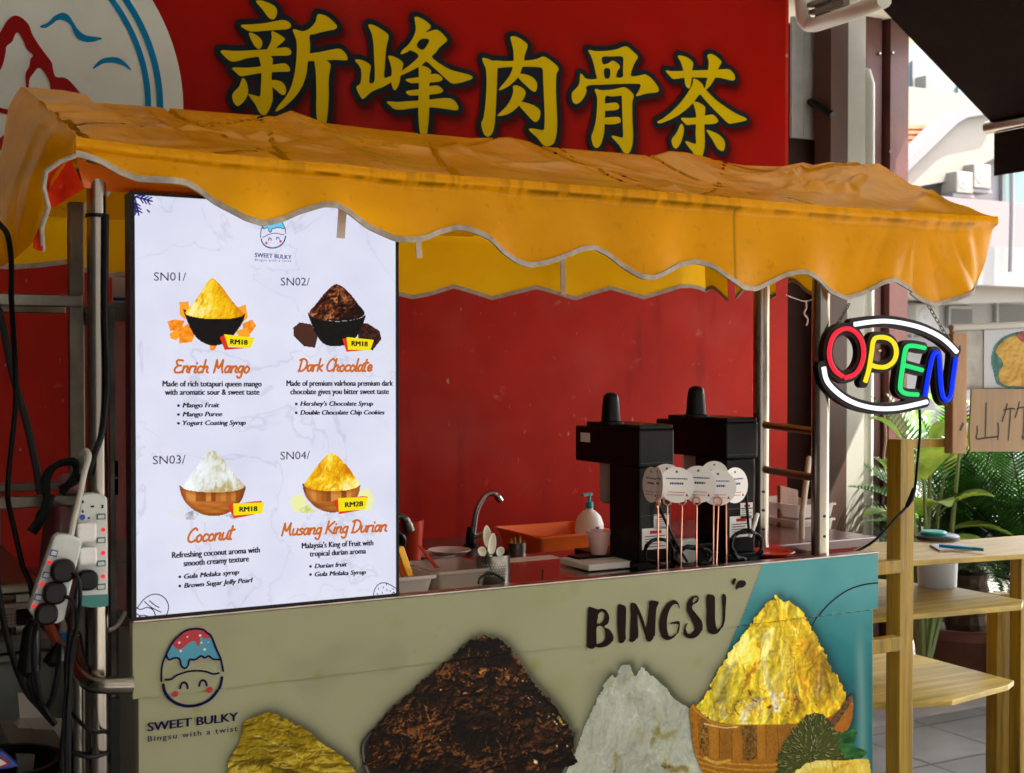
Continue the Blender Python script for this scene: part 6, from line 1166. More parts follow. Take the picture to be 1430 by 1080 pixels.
# ---------------------------------------------------------------- yellow shelf rack and what stands on it
YW = mat('yellow_painted_wood', (.31, .19, .006), .5, var=.5, vscale=16, stretch=(2.5, 2.5, .12), bump=.15, bscale=30, detail=7, rvar=.1); YW2 = mat('yellow_board', (.43, .31, .06), .42, var=.45, vscale=14, stretch=(.15, 2.5, 2), rvar=.12, detail=7, bump=.06)
sh = thing('shelf_rack', 'yellow painted wooden shelf rack standing right of the food cart', 'shelf rack', PY(1255, 800, .25)*[1, 1, 0])
def zplank(name, pts, z, m, th=.018): return part(name, MB().prism([PZ(x, y, z) for x, y in pts], (0, 0, -th)), m, sh, bevel=.002)
z1s, z2s, z3s = .918, .748, .468
zplank('shelf', [(1192, 781), (1192, 768), (1218, 757), (1300, 757), (1432, 747.5), (1460, 746), (1470, 770), (1430, 773.5), (1272, 783.5)], z1s, YW2)
zplank('shelf', [(1205, 864), (1427, 845), (1429, 838), (1339, 821), (1205, 806)], z2s, YW2)
zplank('shelf', [(1205, 985), (1205, 912), (1268, 911), (1416, 950.5), (1408, 957), (1330, 978)], z3s, YW2)
p = PY(1240, 613, .24); q = PY(1259, 613, .24); z_ = float(p[2])
part('post', MB().box(p[0], q[0], .185, .245, 0, z_), YW, sh, bevel=.003)
part('arm', MB().box(q[0]+.0005, float(PY(1345, 618, .22)[0]), .2, .24, float(PY(1300, 625, .22)[2]), float(PY(1300, 613, .22)[2])), YW, sh, bevel=.003)
slab('batten', 1216, 1262, 782, 805, .15, .0345, YW, sh, bevel=.003); slab('batten', 1218, 1259, 889, 915, .15, .0345, YW, sh, bevel=.003)
for q_ in ((1246, 786), (1252, 799), (1245, 893), (1252, 909)):
    c_ = V(PY(*q_, .149)); part('screw', MB().prism([c_+Vector((math.cos(k*math.pi/5)*.0045, 0, math.sin(k*math.pi/5)*.0045)) for k in range(10)], (0, .0009, 0)), DSTEEL, sh)
p = PY(1393, 850, .42); q = PY(1411, 850, .42); part('leg', MB().box(p[0], q[0], .42, .47, 0, z2s-.0185), YW, sh, bevel=.003)
p = PY(1426, 800, .35); part('leg', MB().box(p[0], p[0]+.06, .35, .4, 0, z1s-.0185), YW, sh, bevel=.003)
NATW = mat('natural_wood', (.33, .18, .08), .65, var=.3, vscale=7, stretch=(2, 2, .3))
wpst = tag(slab('wood_post', 1330, 1351, 466, 634, .16, .035, NATW, bevel=.003), 'short natural wooden post fixed to the shelf rack arm beside the fruit board', 'post')
part('knot', MB().prism([PY(x, y, .1595) for x, y in [(1339, 484), (1341, 482), (1342, 490), (1340, 494)]], (0, -.001, 0)), DKB, wpst); part('knot', MB().prism([PY(x, y, .1595) for x, y in [(1340, 600), (1344, 590), (1346, 592), (1342, 602)]], (0, -.001, 0)), DKB, wpst)
fb = thing('fruit_board', 'white framed board with a printed photo of sliced yellow fruit', 'board', PY(1390, 545, .25))
slab('backboard', 1332, 1470, 459, 545, .24, .02, mat('worn_white_board', (.32, .31, .27), .7, var=.3, vscale=12), fb)
part('frame_bar', MB().tube([PY(1328, 458, .235), PY(1400, 455, .235), PY(1480, 452, .235)], .012, 10), mat('frame_white', (.36, .35, .31), .5), fb, smooth=True)
slab('printed_photo', 1374, 1475, 459, 542, .2365, .003, mat('photo_paper', (.36, .37, .39), .4), fb)
def fruit(A, B, d): return ramp(np.clip(.3+.5*fbm(A*.09, B*.09, 4, 3)+.35*(relief(9*fbm(A*.12, B*.12, 3, 8))-.6), 0, 1), [(0, (.30, .12, .01)), (.45, (.62, .33, .03)), (.75, (.80, .52, .10)), (1, (.9, .75, .35))])
green = lambda A, B, d: ramp(fbm(A*.2, B*.2, 3, 4), [(.2, (.02, .12, .10)), (.8, (.10, .30, .26))])
redf = lambda A, B, d: ramp(fbm(A*.2, B*.2, 3, 4), [(.2, (.25, .03, .03)), (.8, (.55, .12, .10))])
fk = dict(y=.2365, yfun=None, step=1.3, gain=.6)
print_art('printed_plate', outl([1384,500,1390,480,1405,468,1430,462,1470,460,1470,541,1400,541,1387,520], 0, 0, 1), green, .0008, PRN('plate_print'), fb, **fk)
print_art('printed_fruit', outl([1390,492,1398,478,1412,470,1432,470,1470,480,1470,538,1420,540,1398,536,1394,520,1400,508], 0, 0, 1), fruit, .0016, PRN('fruit_print'), fb, **fk)
print_art('printed_fruit', outl([1418,470,1432,462,1470,462,1470,490,1440,486], 0, 0, 1), redf, .0024, PRN('fruit_print_red'), fb, **fk)
CARD = mat('cardboard', (.30, .205, .115), .85, var=.12, vscale=7, stretch=(6, 1, .4))
cb = thing('cardboard_sign', 'torn cardboard sign with two handwritten Chinese characters under the fruit board', 'sign', PY(1390, 632, .2))
part('card', MB().prism([PY(x, y, .205) for x, y in [(1357, 544), (1440, 543.5), (1480, 543.5), (1480, 632), (1440, 630.5), (1400, 631), (1355.5, 631), (1354, 600), (1356, 570)]], (0, .006, 0)), CARD, cb)
MARK = mat('marker_ink', (.035, .028, .022), .8)
hw = lambda *l: T(a(*l), 1030, 380, 3.575)
art('handwriting', [], .205, MARK, cb, cell=.0012, lines=[(hw(1240,655,1238,740,1236,825), 2.6), (hw(1195,770,1196,800,1193,832,1240,828,1298,822), 2.6), (hw(1298,755,1302,790,1298,835), 2.6), (hw(1345,660,1335,700,1320,745), 2.4), (hw(1330,690,1360,682,1382,684), 2.3), (hw(1362,690,1357,760,1350,838), 2.5), (hw(1405,650,1400,680,1385,725), 2.4), (hw(1395,682,1420,676,1450,676), 2.3), (hw(1430,684,1428,760,1424,835), 2.5), (hw(1418,820,1424,836,1430,822), 2)], lift=.0012)
tag(part('notepad', MB().prism([PZ(x, y, z1s+.001) for x, y in [(1298, 763), (1345, 762), (1360, 769), (1312, 771)]], (0, 0, .007)), mat('notepad_grey', (.35, .36, .38), .6)), 'small grey notepad lying on the top shelf of the yellow rack', 'notepad')
pe = thing('pen', 'bright blue pen lying on the grey notepad', 'pen', PZ(1340, 766, z1s+.012)); BLP = mat('blue_plastic', (.01, .28, .62), .3)
p = PZ(1312, 762, z1s+.0125); q = PZ(1374, 768, z1s+.0125); part('barrel', MB().tube([p, p+(q-p)*.3, p+(q-p)*.75], [.005, .0058, .0055], 10), BLP, pe, smooth=True); part('cap', MB().tube([p+(q-p)*.752, p+(q-p)*.9, q], [.0062, .0062, .005], 10), mat('pen_cap', (.01, .16, .34), .3), pe, smooth=True)
bc = PZ(1309, 819, z2s); byk = 1/ppm(1309, bc[1])
pb = thing('storage_bucket', 'translucent plastic bucket with a dark lid standing on the middle shelf of the yellow rack', 'bucket', bc)
part('body', MB().lathe((bc[0], bc[1], z2s), [(0, 0), (26*byk, 0), (28.5*byk, 66*byk), (27.6*byk, 66*byk), (25*byk, 1*byk), (0, 1*byk)], 30), glass('bucket_plastic', (.62, .68, .74), .62, .35), pb, smooth=True)
part('lid', MB().lathe((bc[0], bc[1], z2s+66.2*byk), [(0, 0), (29.5*byk, 0), (29.5*byk, 5*byk), (27*byk, 7*byk), (0, 7*byk)], 30), mat('dark_lid', (.05, .055, .06), .4), pb, smooth=True)
tag(part('teal_lid', MB().lathe((bc[0]-.02, bc[1]+.0, z2s+73.4*byk), [(0, 0), (17*byk, 0), (18*byk, 3*byk), (16*byk, 5*byk), (0, 5*byk)], 24), mat('teal_lid_plastic', (.01, .34, .30), .35), smooth=True), 'small teal lid lying on the dark bucket lid', 'lid')

# ---------------------------------------------------------------- plants
def leafmesh(mb, base, dirv, L_, W_, droop, n=7, cup=.15):
    b_ = Vector(base); d = Vector(dirv).normalized(); s_ = d.cross(Vector((0, 0, 1)));
    if s_.length < .05: s_ = Vector((1, 0, 0))
    s_.normalize(); pts = []
    for i in range(n+1):
        t = i/n; w_ = W_*math.sin(math.pi*min(1, t*.93+.04))**.8; c = b_+d*L_*t+Vector((0, 0, -droop*L_*t*t)); up = Vector((0, 0, 1))*w_*cup
        pts += [c+s_*w_*.5+up, c, c-s_*w_*.5+up]
    o = len(mb.v); mb.v += [tuple(p) for p in pts]
    for i in range(n):
        k = o+i*3; mb.f += [(k, k+1, k+4, k+3), (k+1, k+2, k+5, k+4)]
LEAF = mat('cycad_green', (.018, .060, .009), .38, transl=.28, var=.4, vscale=6); VAR = mat('variegated_leaf', (.32, .40, .05), .45, transl=.5, col2=(.08, .20, .03), vscale=9, detail=6); GRN = mat('shrub_green', (.11, .27, .03), .5, transl=.45, var=.5, vscale=3)
TRK = mat('cycad_trunk', (.10, .065, .04), .9, var=.5, vscale=20, bump=.6, bscale=40); POT = mat('terracotta_pot', (.16, .065, .04), .6, var=.2, vscale=6); SOIL = mat('soil', (.05, .035, .025), .95)
def frond(mb, base, az, el, L_, rs, curve):
    P = []; d = Vector((math.cos(az)*math.cos(el), math.sin(az)*math.cos(el), math.sin(el))); p = Vector(base); n = 22
    for i in range(n+1): P.append(p.copy()); p = p+d*(L_/n); d = (d+Vector((0, 0, -curve/n))).normalized()
    mb.tube(P, [.007*(1-.7*i/n) for i in range(n+1)], 5)
    for i in range(2, n):
        for h in (0, .5):
            k = i+h; q = P[i].lerp(P[i+1], h); tg = (P[i+1]-P[i]).normalized(); s_ = tg.cross(Vector((0, 0, 1))); s_.normalize(); up = s_.cross(tg); l_ = .21*math.sin(math.pi*min(1, (k/n)*.86+.13))
            for sg_ in (-1, 1):
                dv = (s_*sg_*.85+tg*.5+up*.28).normalized(); e = q+dv*l_+Vector((0, 0, -.02*l_)); w_ = tg*.0075; m_ = q+dv*l_*.5
                o = len(mb.v); mb.v += [tuple(q-w_*.6), tuple(q+w_*.6), tuple(m_+w_), tuple(e), tuple(m_-w_)]; mb.f.append((o, o+1, o+2, o+3, o+4))
def cycad(px_, py_, y, lab, n, seed, L0, pot=None, trunk=.35):
    rs = random.Random(seed); b_ = PY(px_, py_, y); t = thing('cycad', lab, 'plant', b_*[1, 1, 0]+[0, 0, 0], 'potted cycads behind the shelf rack')
    mb = MB()
    for k in range(n): frond(mb, b_+[0, 0, .02], 2*math.pi*k*.381966+rs.random()*.4, R(78-58*(k/n)+rs.uniform(-6, 6)), L0*rs.uniform(.8, 1.1), rs, .7+.7*k/n)
    part('crown', mb, LEAF, t)
    pr = [(.10+.012*(k % 2), b_[2]-trunk+trunk*k/9) for k in range(10)]; part('trunk', MB().lathe((b_[0], b_[1], 0), [(0, pr[0][1])]+pr+[(0, b_[2]+.03)], 14), TRK, t)
    return t, b_
def pot(px0, px1, py, y, lab, hgt=.36):
    p0_ = PY(px0, py, y); p1_ = PY(px1, py, y); r_ = (p1_[0]-p0_[0])/2; c = (p0_[0]+r_, y); zt = float(p0_[2]); t = thing('plant_pot', lab, 'plant pot', (*c, 0), 'terracotta pots behind the shelf rack'); z0 = max(0, zt-hgt)
    part('body', MB().lathe((*c, 0), [(0, z0), (r_*.68, z0), (r_*.93, zt-.05), (r_*1.0, zt-.05), (r_*1.02, zt-.01), (r_*.98, zt), (r_*.90, zt), (r_*.86, zt-.06), (0, zt-.06)], 30), POT, t, smooth=True)
    part('soil', MB().lathe((*c, 0), [(0, zt-.045), (r_*.87, zt-.05)], 20), SOIL, t); return c, zt
pot(1288, 1402, 876, 1.9, 'wide terracotta pot holding the larger cycad behind the yellow rack'); cycad(1350, 800, 1.9, 'large dark green cycad in the wide pot behind the yellow rack', 44, 3, 1.0, trunk=.38)
pot(1410, 1475, 905, 1.5, 'second terracotta pot at the right edge behind the yellow rack'); cycad(1440, 830, 1.5, 'second cycad at the right edge behind the yellow rack', 30, 9, .9, trunk=.3)
df = thing('dumb_cane', 'tall plant with big yellow green variegated leaves beside the OPEN sign cable', 'plant', PY(1290, 800, 1.62)*[1, 1, 0])
mb = MB(); sm = MB(); rs = random.Random(4)
for (x, y, ln_, wd, az, el) in [(1290, 640, .62, .26, -1.75, 1.0), (1268, 655, .5, .2, -2.5, .9), (1310, 690, .5, .22, -.9, .8), (1262, 590, .4, .16, 2.6, 1.0), (1300, 730, .45, .2, -1.2, .4), (1275, 720, .42, .18, -2.2, .2), (1318, 640, .5, .2, -.4, 1.1), (1285, 690, .5, .2, -1.9, .7), (1265, 700, .4, .17, 3.0, .6), (1330, 710, .45, .18, -.6, .3), (1300, 600, .4, .18, -1.4, 1.2), (1256, 640, .4, .18, -2.9, .9), (1340, 600, .45, .2, .2, .9)]:
    b_ = PY(x, y+30, 1.62+rs.uniform(-.12, .12)); ln_ *= .72; wd *= .85; d = Vector((math.cos(az)*math.cos(el), math.sin(az)*math.cos(el), math.sin(el))); leafmesh(mb, b_, d, ln_, wd, .45, 8); g0 = PY(1290, 800, 1.62); sm.tube([(g0[0], 1.62, .05), (b_[0]*.6+g0[0]*.4, b_[1], b_[2]*.6), b_], [.018, .014, .008], 6)
part('leaves', mb, VAR, df, smooth=2); part('stem', sm, mat('cane_stem', (.14, .2, .06), .6), df, smooth=True)
def shrub(px_, py_, y, w_, h_, n, seed, lab, m_, ls=.10):
    rs = random.Random(seed); c = PY(px_, py_, y); t = thing('shrub', lab, 'shrub', (c[0], y, 0), 'shrubs in the garden behind'); mb = MB(); sm = MB()
    for k in range(7): e = (c[0]+rs.uniform(-.35, .35)*w_, y+rs.uniform(-.3, .3), c[2]+rs.uniform(-.2, .4)*h_); sm.tube([(c[0]+rs.uniform(-.08, .08), y, 0), (c[0]*.5+e[0]*.5, y, c[2]*.55), e], [.02, .014, .006], 5)
    for i in range(n):
        u = Vector((rs.gauss(0, 1), rs.gauss(0, 1), rs.gauss(0, 1))).normalized()*rs.random()**.45; q = Vector((c[0]+u.x*w_/2, y+u.y*.4, c[2]+u.z*h_/2))
        leafmesh(mb, q, (rs.uniform(-1, 1), rs.uniform(-1, .6), rs.uniform(-.5, .8)), ls*rs.uniform(.7, 1.4), ls*.5, .4, 3)
    part('foliage', mb, m_, t); part('stem', sm, TRK, t)
shrub(1270, 770, 3.4, 1.2, .9, 420, 5, 'low bright green shrub behind the bucket and the shelf rack', GRN); shrub(1380, 700, 3.9, 1.6, 1.1, 500, 6, 'dense mid green shrub behind the large cycad', GRN); shrub(1290, 640, 4.6, 1.2, 1.3, 380, 8, 'tall light green shrub behind the variegated plant', GRN, .13)
shrub(1150, 40, 3.6, .5, .6, 120, 11, 'green leaves seen through the gap high above the timber strip', GRN, .12)
tag(part('garden_wall', MB().box(4.6, 14, 5.4, 5.6, 0, .95), mat('bluish_wall', (.16, .19, .24), .9, var=.3, vscale=3)), 'low grey blue garden wall behind the shrubs', 'wall')
PATHM = mat('path_tile', (.12, .125, .13), .35, var=.25, vscale=5, rvar=.1)
N = PATHM.node_tree.nodes; L = PATHM.node_tree.links; b = N['Principled BSDF']; src = b.inputs['Base Color'].links[0].from_socket; br_t = N.new('ShaderNodeTexBrick'); br_t.offset = 0; br_t.inputs['Scale'].default_value = 1; br_t.inputs['Mortar Size'].default_value = .006; br_t.inputs['Brick Width'].default_value = .4; br_t.inputs['Row Height'].default_value = .4; br_t.inputs['Mortar'].default_value = (.03, .03, .03, 1)
tc = [n for n in N if n.type == 'TEX_COORD'][0]; L.new(tc.outputs['Object'], br_t.inputs[0]); L.new(src, br_t.inputs['Color1']); L.new(src, br_t.inputs['Color2']); L.new(br_t.outputs[0], b.inputs['Base Color'])
g2 = part('tiled_path', MB().box(cx1+.3, 6, -4, 1.3, .0035, .004), PATHM); struct(g2)
tag(part('added_opposite_shops', MB().box(-14, 16, -13, -9, 0, 6.5), mat('opposite_facade', (.30, .27, .24), .8, var=.3, vscale=.6)), 'unseen row of shop fronts added behind the camera to cut sky reflections', 'building')  # unseen block added to hide low sky and cut washed-out reflections
# ---------------------------------------------------------------- the dim left side: rack, table, power strips, cables
RKM = mat('rack_steel', (.22, .20, .16), .35, 1.0, var=.3, vscale=10, rvar=.12)
rk = thing('steel_rack', 'stainless steel rack left of the food cart with two levels of bars', 'rack', PY(108, 800, .5)*[1, 1, 0])
def vbar(px0, px1, y, zt, parent): p = PY(px0, 500, y); q = PY(px1, 500, y); return part('leg', MB().box(p[0], q[0], y, y+.03, 0, zt), RKM, parent, bevel=.004)
vbar(97, 119, .5, 1.95, rk)
for y0_, y1_, yy in ((412, 429, .46), (690, 706, .46), (426, 438, 1.2), (672, 684, 1.2)):
    p = PY(-120, y0_-2, yy); q = PY(116 if yy < 1 else 92, y1_, yy); part('bar', MB().box(p[0], q[0], yy, yy+.03, q[2], q[2]+(y1_-y0_)/ppm(60, yy)), RKM, rk, bevel=.003)
gc = thing('glass_cabinet', 'narrow glass display cabinet with a steel frame at the left side of the menu board', 'cabinet', PY(160, 960, .22))
x0 = float(PY(153, 600, .2)[0]); x1 = x0+.30; y0, y1 = .2, .62; zb = float(PY(160, 975, .2)[2]); zt = float(PY(160, 430, .2)[2]); fw = .014; fr = MB()
for x_ in (x0, x1-fw):
    for y_ in (y0, y1-fw): fr.box(x_, x_+fw, y_, y_+fw, zb, zt)
fr.box(x0+fw, x1-fw, y0+.0005, y0+fw-.0005, zt-.03, zt-.0005).box(x0+fw, x1-fw, y0+.0005, y0+fw-.0005, zb+.001, zb+.03).box(x0+.0005, x0+fw-.0005, y0+fw, y1-fw, zt-.03, zt-.0005).box(x0+.0005, x0+fw-.0005, y0+fw, y1-fw, zb+.001, zb+.03)
part('frame', fr, DSTEEL, gc, bevel=.002); part('top', MB().box(x0, x1, y0, y1, zt+.0005, zt+.012), DSTEEL, gc)
part('pane', MB().box(x0+fw, x1-fw, y0+.005, y0+.009, zb+.03, zt-.03), GLS, gc); part('pane', MB().box(x0+.005, x0+.009, y0+fw, y1-fw, zb+.03, zt-.03), GLS, gc)
part('shelf', MB().box(x0+fw+.001, x1-fw-.001, y0+.02, y1-.02, zb+.3, zb+.306), DSTEEL, gc); part('base', MB().box(x0, x1, y0, y1, 0, zb-.001), mat('cabinet_base', (.05, .05, .05), .4), gc)
for yy in (655, 680): p = PY(162, yy, y0-.004); part('clip', MB().box(p[0]-.004, p[0]+.004, y0-.008, y0-.0005, p[2]-.018, p[2]+.018), CHROME, gc)
nt_ = slab('paper_notice', 157, 186, 388, 426, .45, .002, mat('pinkish_paper', (.45, .40, .38), .8)); tag(nt_, 'small pale paper notice hanging above the glass cabinet', 'notice')
p = PY(158, 420, .4494); q = PY(180, 416, .4494); part('notice_print', MB().box(p[0], q[0], .4485, .4495, p[2], q[2]), BLUEINK, nt_)
# steel table and what stands under and on it
tbl = thing('steel_table', 'low steel work table at the left edge under the rack', 'table', PY(20, 860, .9)*[1, 1, 0])
X0t = -1.7; xe = float(PY(60, 830, .75)[0]); zt = float(PY(30, 815, .75)[2])
part('table_top', MB().box(X0t, xe, .75, 1.6, zt-.03, zt), RKM, tbl, bevel=.008); part('backsplash', MB().box(X0t, xe, 1.6, 1.62, zt-.03, zt+.16), mat('grey_splash', (.10, .10, .10), .5), tbl)
part('leg', MB().box(xe-.06, xe-.02, .8, .84, 0, zt-.031), RKM, tbl); part('leg', MB().box(xe-.06, xe-.02, 1.5, 1.54, 0, zt-.031), RKM, tbl)
cr = thing('plastic_crate', 'beige perforated plastic crate under the steel table at the left edge', 'crate', PY(25, 885, .8)); CRM = mat('beige_crate', (.30, .21, .16), .6, var=.15)
p = PY(-60, 884, .8); q = PY(62, 846, .8); part('side', MB().box(p[0], q[0], .8, 1.1, p[2], q[2]), CRM, cr, bevel=.004); part('rim', MB().box(p[0]-.006, q[0]+.006, .79, 1.11, q[2]+.0005, q[2]+.014), CRM, cr, bevel=.003)
mb = MB(); st = .0085
for i in range(int((q[0]-p[0]-.02)/st)):
    for j in range(int((q[2]-p[2]-.016)/st)): xx = p[0]+.01+i*st; zz = p[2]+.008+j*st; mb.add([(xx, .7993, zz), (xx+.004, .7993, zz), (xx+.004, .7993, zz+.004), (xx, .7993, zz+.004)], [(0, 1, 2, 3)])
part('perforation', mb, mat('crate_hole', (.06, .045, .04), .8), cr)
fz = thing('freezer_chest', 'grey green chest with a metal lid edge under the crate', 'chest', PY(40, 1000, .7)*[1, 1, 0]); p = PY(104, 906, .7)
part('body', MB().box(-1.7, p[0], .72, 1.4, .02, p[2]-.021), mat('chest_paint', (.20, .22, .19), .6, var=.2, vscale=5), fz, bevel=.01); part('lid', MB().box(-1.7, p[0]+.01, .70, 1.41, p[2]-.02, p[2]), DSTEEL, fz, bevel=.004)
tag(part('grey_crate', MB().box(float(PY(-60, 900, .72)[0]), float(PY(70, 900, .72)[0]), .72, 1.05, float(p[2])+.001, float(p[2])+.03), mat('dark_tray', (.12, .12, .11), .6), bevel=.004), 'flat dark tray between the perforated crate and the chest', 'tray')
BXW = mat('white_card', (.50, .48, .44), .85, var=.06)
bx = thing('cardboard_box', 'open white cardboard box with its flaps folded out on the floor at the left', 'box', PY(55, 1060, .35)*[1, 1, 0])
part('flap', MB().prism([PY(x, y, d) for x, y, d in [(25, 968, .5), (58, 970, .5), (62, 1002, .45), (28, 1003, .45)]], (0, .004, 0)), BXW, bx)
part('flap', MB().prism([PZ(x, y, z) for x, y, z in [(4, 1025, .60), (28, 1003, .66), (98, 1006, .66), (76, 1047, .60), (20, 1045, .60)]], (0, 0, .004)), BXW, bx)
x_a, x_b = float(PY(24, 1046, .38)[0]), float(PY(94, 1046, .38)[0]); zbx = float(PY(60, 1052, .38)[2]); part('body', MB().box(x_a, x_b, .38, .75, .12, zbx), mat('brown_card', (.20, .18, .15), .85), bx)
tag(part('black_bin', MB().lathe((*PY(0, 1060, .3)[:2], 0), [(0, .02), (.10, .02), (.125, .62), (.135, .66), (.12, .66), (.115, .6), (0, .58)], 28), BLACK, smooth=True), 'round black bin at the lower left corner', 'bin')
pg = tag(part('snack_packet', MB().prism([PY(x, y, .12) for x, y in [(-30, 1046), (4, 1050), (28, 1070), (14, 1074), (-30, 1078)]], (0, .03, 0)), mat('blue_foil', (.02, .06, .30), .35), bevel=.004), 'blue red and white snack packet lying at the lower left corner', 'packet')
part('packet_print', MB().prism([PY(x, y, .1195) for x, y in [(-20, 1055), (4, 1058), (14, 1066), (2, 1072), (-20, 1073)]], (0, -.001, 0)), REDINK, pg); part('packet_print', MB().prism([PY(x, y, .118) for x, y in [(-20, 1058), (2, 1061), (9, 1066), (0, 1070), (-20, 1070)]], (0, -.001, 0)), PAPER, pg)
# power strips
def strip(name, lab, outline, y, dep, m): t = thing(name, lab, 'power strip', PY(*np.mean(outline, 0), y)); part('body', MB().prism([PY(x, yy, y) for x, yy in outline], (0, dep, 0)), m, t, bevel=.004); return t
LED = lit('red_indicator', tuple(lin((255, 40, 50))), 1.1); GRNL = mat('green_switch_rim', (.01, .10, .07), .4); BLUL = mat('blue_switch_rim', (.01, .03, .22), .4)
def led(px_, py_, y, par): c = V(PY(px_, py_, y)); k_ = 2.7/ppm(px_, y); part('indicator', MB().prism([c+Vector((math.cos(q*math.pi/6)*k_, -.002, math.sin(q*math.pi/6)*k_)) for q in range(12)], (0, .002, 0)), LED, par)
def switch(px_, py_, w_, h_, ang, y, par, m_):
    c = PY(px_, py_, y); k_ = 1/ppm(px_, y); ca, sa_ = math.cos(ang), math.sin(ang)
    def rc(w2, h2, yo, th): return MB().prism([c+[(u*w2*ca-v*h2*sa_)*k_, yo, (u*w2*sa_+v*h2*ca)*k_] for u, v in ((-.5, -.5), (.5, -.5), (.5, .5), (-.5, .5))], (0, th, 0))
    s_ = part('switch', rc(w_, h_, -.002, .002), m_, par); part('rocker', rc(w_*.72, h_*.62, -.004, .0019), GREYP, s_)
yA = -.022
sA = strip('power_strip', 'upright white power strip with a teal end hanging on the front left post', [(112, 694), (120, 690), (132, 689), (143, 691), (150, 695), (151, 760), (151, 846), (140, 848), (125, 848), (113, 845), (108, 800), (106, 740)], yA, .03, GREYP)
part('end_cap', MB().prism([PY(x, y, yA-.001) for x, y in [(112, 832), (151, 830), (151.3, 846), (140, 848.5), (125, 848.5), (112.5, 846)]], (0, .0005, 0)), mat('teal_cap', (.02, .17, .16), .4), sA)
for yy in (721.5, 754.5, 787, 819.5): switch(141, yy, 12, 8, 0, yA-.0005, sA, GRNL)
for yy in (740, 772.5, 805): led(144, yy, yA-.0005, sA)
mb = MB()
for x_, yy, w_, h_ in [(129, 707.5, 5, 2.6), (143, 707.5, 2.6, 5), (115.5, 701, 2.6, 4), (115.5, 714.5, 2.6, 4), (124, 723.5, 3.5, 2)]: c = PY(x_, yy, yA); k_ = .5/ppm(x_, yA); mb.box(c[0]-w_*k_, c[0]+w_*k_, yA-.001, yA-.0003, c[2]-h_*k_, c[2]+h_*k_)
part('socket_slot', mb, BLACK, sA); c = PY(115, 722.5, yA); part('blue_sticker', MB().prism([c+[math.cos(q*math.pi/7)*.006, -.0009, math.sin(q*math.pi/7)*.006] for q in range(14)], (0, .0006, 0)), mat('blue_dot', (.01, .06, .35), .5), sA)
yB_ = -.075
sB = strip('power_strip', 'tilted white power strip with three black plugs hanging before the upright one', [(76, 750), (82, 746.5), (95, 746.5), (108, 751), (115.5, 757), (108, 788), (99, 822), (90, 866), (80, 872), (62, 868), (46, 860), (41, 853), (52, 818), (64, 783)], yB_, .032, GREYP)
for x_, yy in ((75, 772.5), (64.5, 803.5), (53.5, 834.5)): switch(x_, yy, 10, 9, -.3, yB_-.0005, sB, BLUL)
for x_, yy in ((68.5, 785.5), (58, 816), (47.5, 846.5)): led(x_, yy, yB_-.0005, sB)
def plug(px_, py_, r_, y, m_, lab, cat='plug', cordpts=None, sq=False, cr_=.0042):
    c = PY(px_, py_, y); k_ = r_/ppm(px_, y); t = thing('power_plug', lab, cat, c, 'power plugs in the two strips'); n = 20; lp = []
    for q in range(n):
        tt = 2*math.pi*q/n; e_ = .35 if sq else .8; lp.append(c+[k_*math.copysign(abs(math.cos(tt))**e_, math.cos(tt)), 0, k_*math.copysign(abs(math.sin(tt))**e_, math.sin(tt))])
    b_ = part('body', MB().prism(lp, (0, -.026, 0)), m_, t, bevel=.006)
    if cordpts: part('cord', MB().tube(crom([PY(*p[:2], p[2]) for p in cordpts], 6), cr_, 8), m_, t, smooth=True)
plug(118.5, 742, 13.5, yA-.001, WHITEP, 'white square plug with printed mark, upper plug of the upright strip', sq=True); plug(120, 775, 12.5, yA-.001, WHITEP, 'white square plug below another one in the upright strip', sq=True)
plug(120, 809, 14.5, yA-.001, BLACK, 'black plug at the bottom of the upright strip', cordpts=[(112, 812, yA-.03), (106, 830, yA-.05), (106, 844, -.08), (100, 870, -.08), (96, 892, -.07), (92, 930, -.06), (92, 964, -.05), (89, 1010, -.05), (86, 1051, -.04), (86, 1100, -.03)])
plug(86, 796, 16.5, yB_-.001, BLACK, 'topmost black plug of the tilted strip', cordpts=[(96, 800, yB_-.02), (108, 806, yB_-.03), (112, 830, yB_-.03), (108, 870, yB_-.02), (100, 905, yB_-.01), (97, 960, yB_), (96, 1100, yB_)])
plug(74.5, 827, 16, yB_-.001, BLACK, 'middle black plug of the tilted strip', cordpts=[(84, 832, yB_-.02), (98, 836, yB_-.03), (104, 846, yB_-.03), (107, 870, yB_-.02), (101, 920, yB_), (94, 990, yB_), (92, 1100, yB_)])
plug(63, 856, 15.5, yB_-.001, BLACK, 'lowest black plug of the tilted strip', cordpts=[(58, 862, yB_-.02), (50, 880, yB_-.02), (46, 905, yB_-.01), (47, 935, yB_), (52, 962, yB_+.02), (60, 985, yB_+.03), (68, 985, yB_+.03), (76, 960, yB_+.02), (82, 928, yB_+.02), (84, 900, yB_+.02)])
for x_, y0_, y1_, lab in ((40, 880, 942, 'longer black adaptor hanging among the cables at the left'), (76, 912, 928, 'short black adaptor hanging among the cables beside the post')):
    tag(part('adaptor', MB().tube([PY(x_+6, y0_-14, -.02), PY(x_+4, y0_, -.02), PY(x_+2, (y0_+y1_)/2, -.02), PY(x_, y1_-6, -.02), PY(x_+2, y1_, -.02)], [.006, .018, .022, .024, .014], 10), BLACK, smooth=True), lab, 'adaptor')
cable([PY(98.7, 750, -.06), PY(103.5, 725, -.05), PY(110.7, 696, -.03), PY(118, 660, -.02), PY(124, 638, -.02), PY(120, 630, .0), PY(114, 634, .02)], .0062, 'pale cord rising from the tilted power strip to the post', m=mat('grey_cord', (.40, .38, .32), .5))
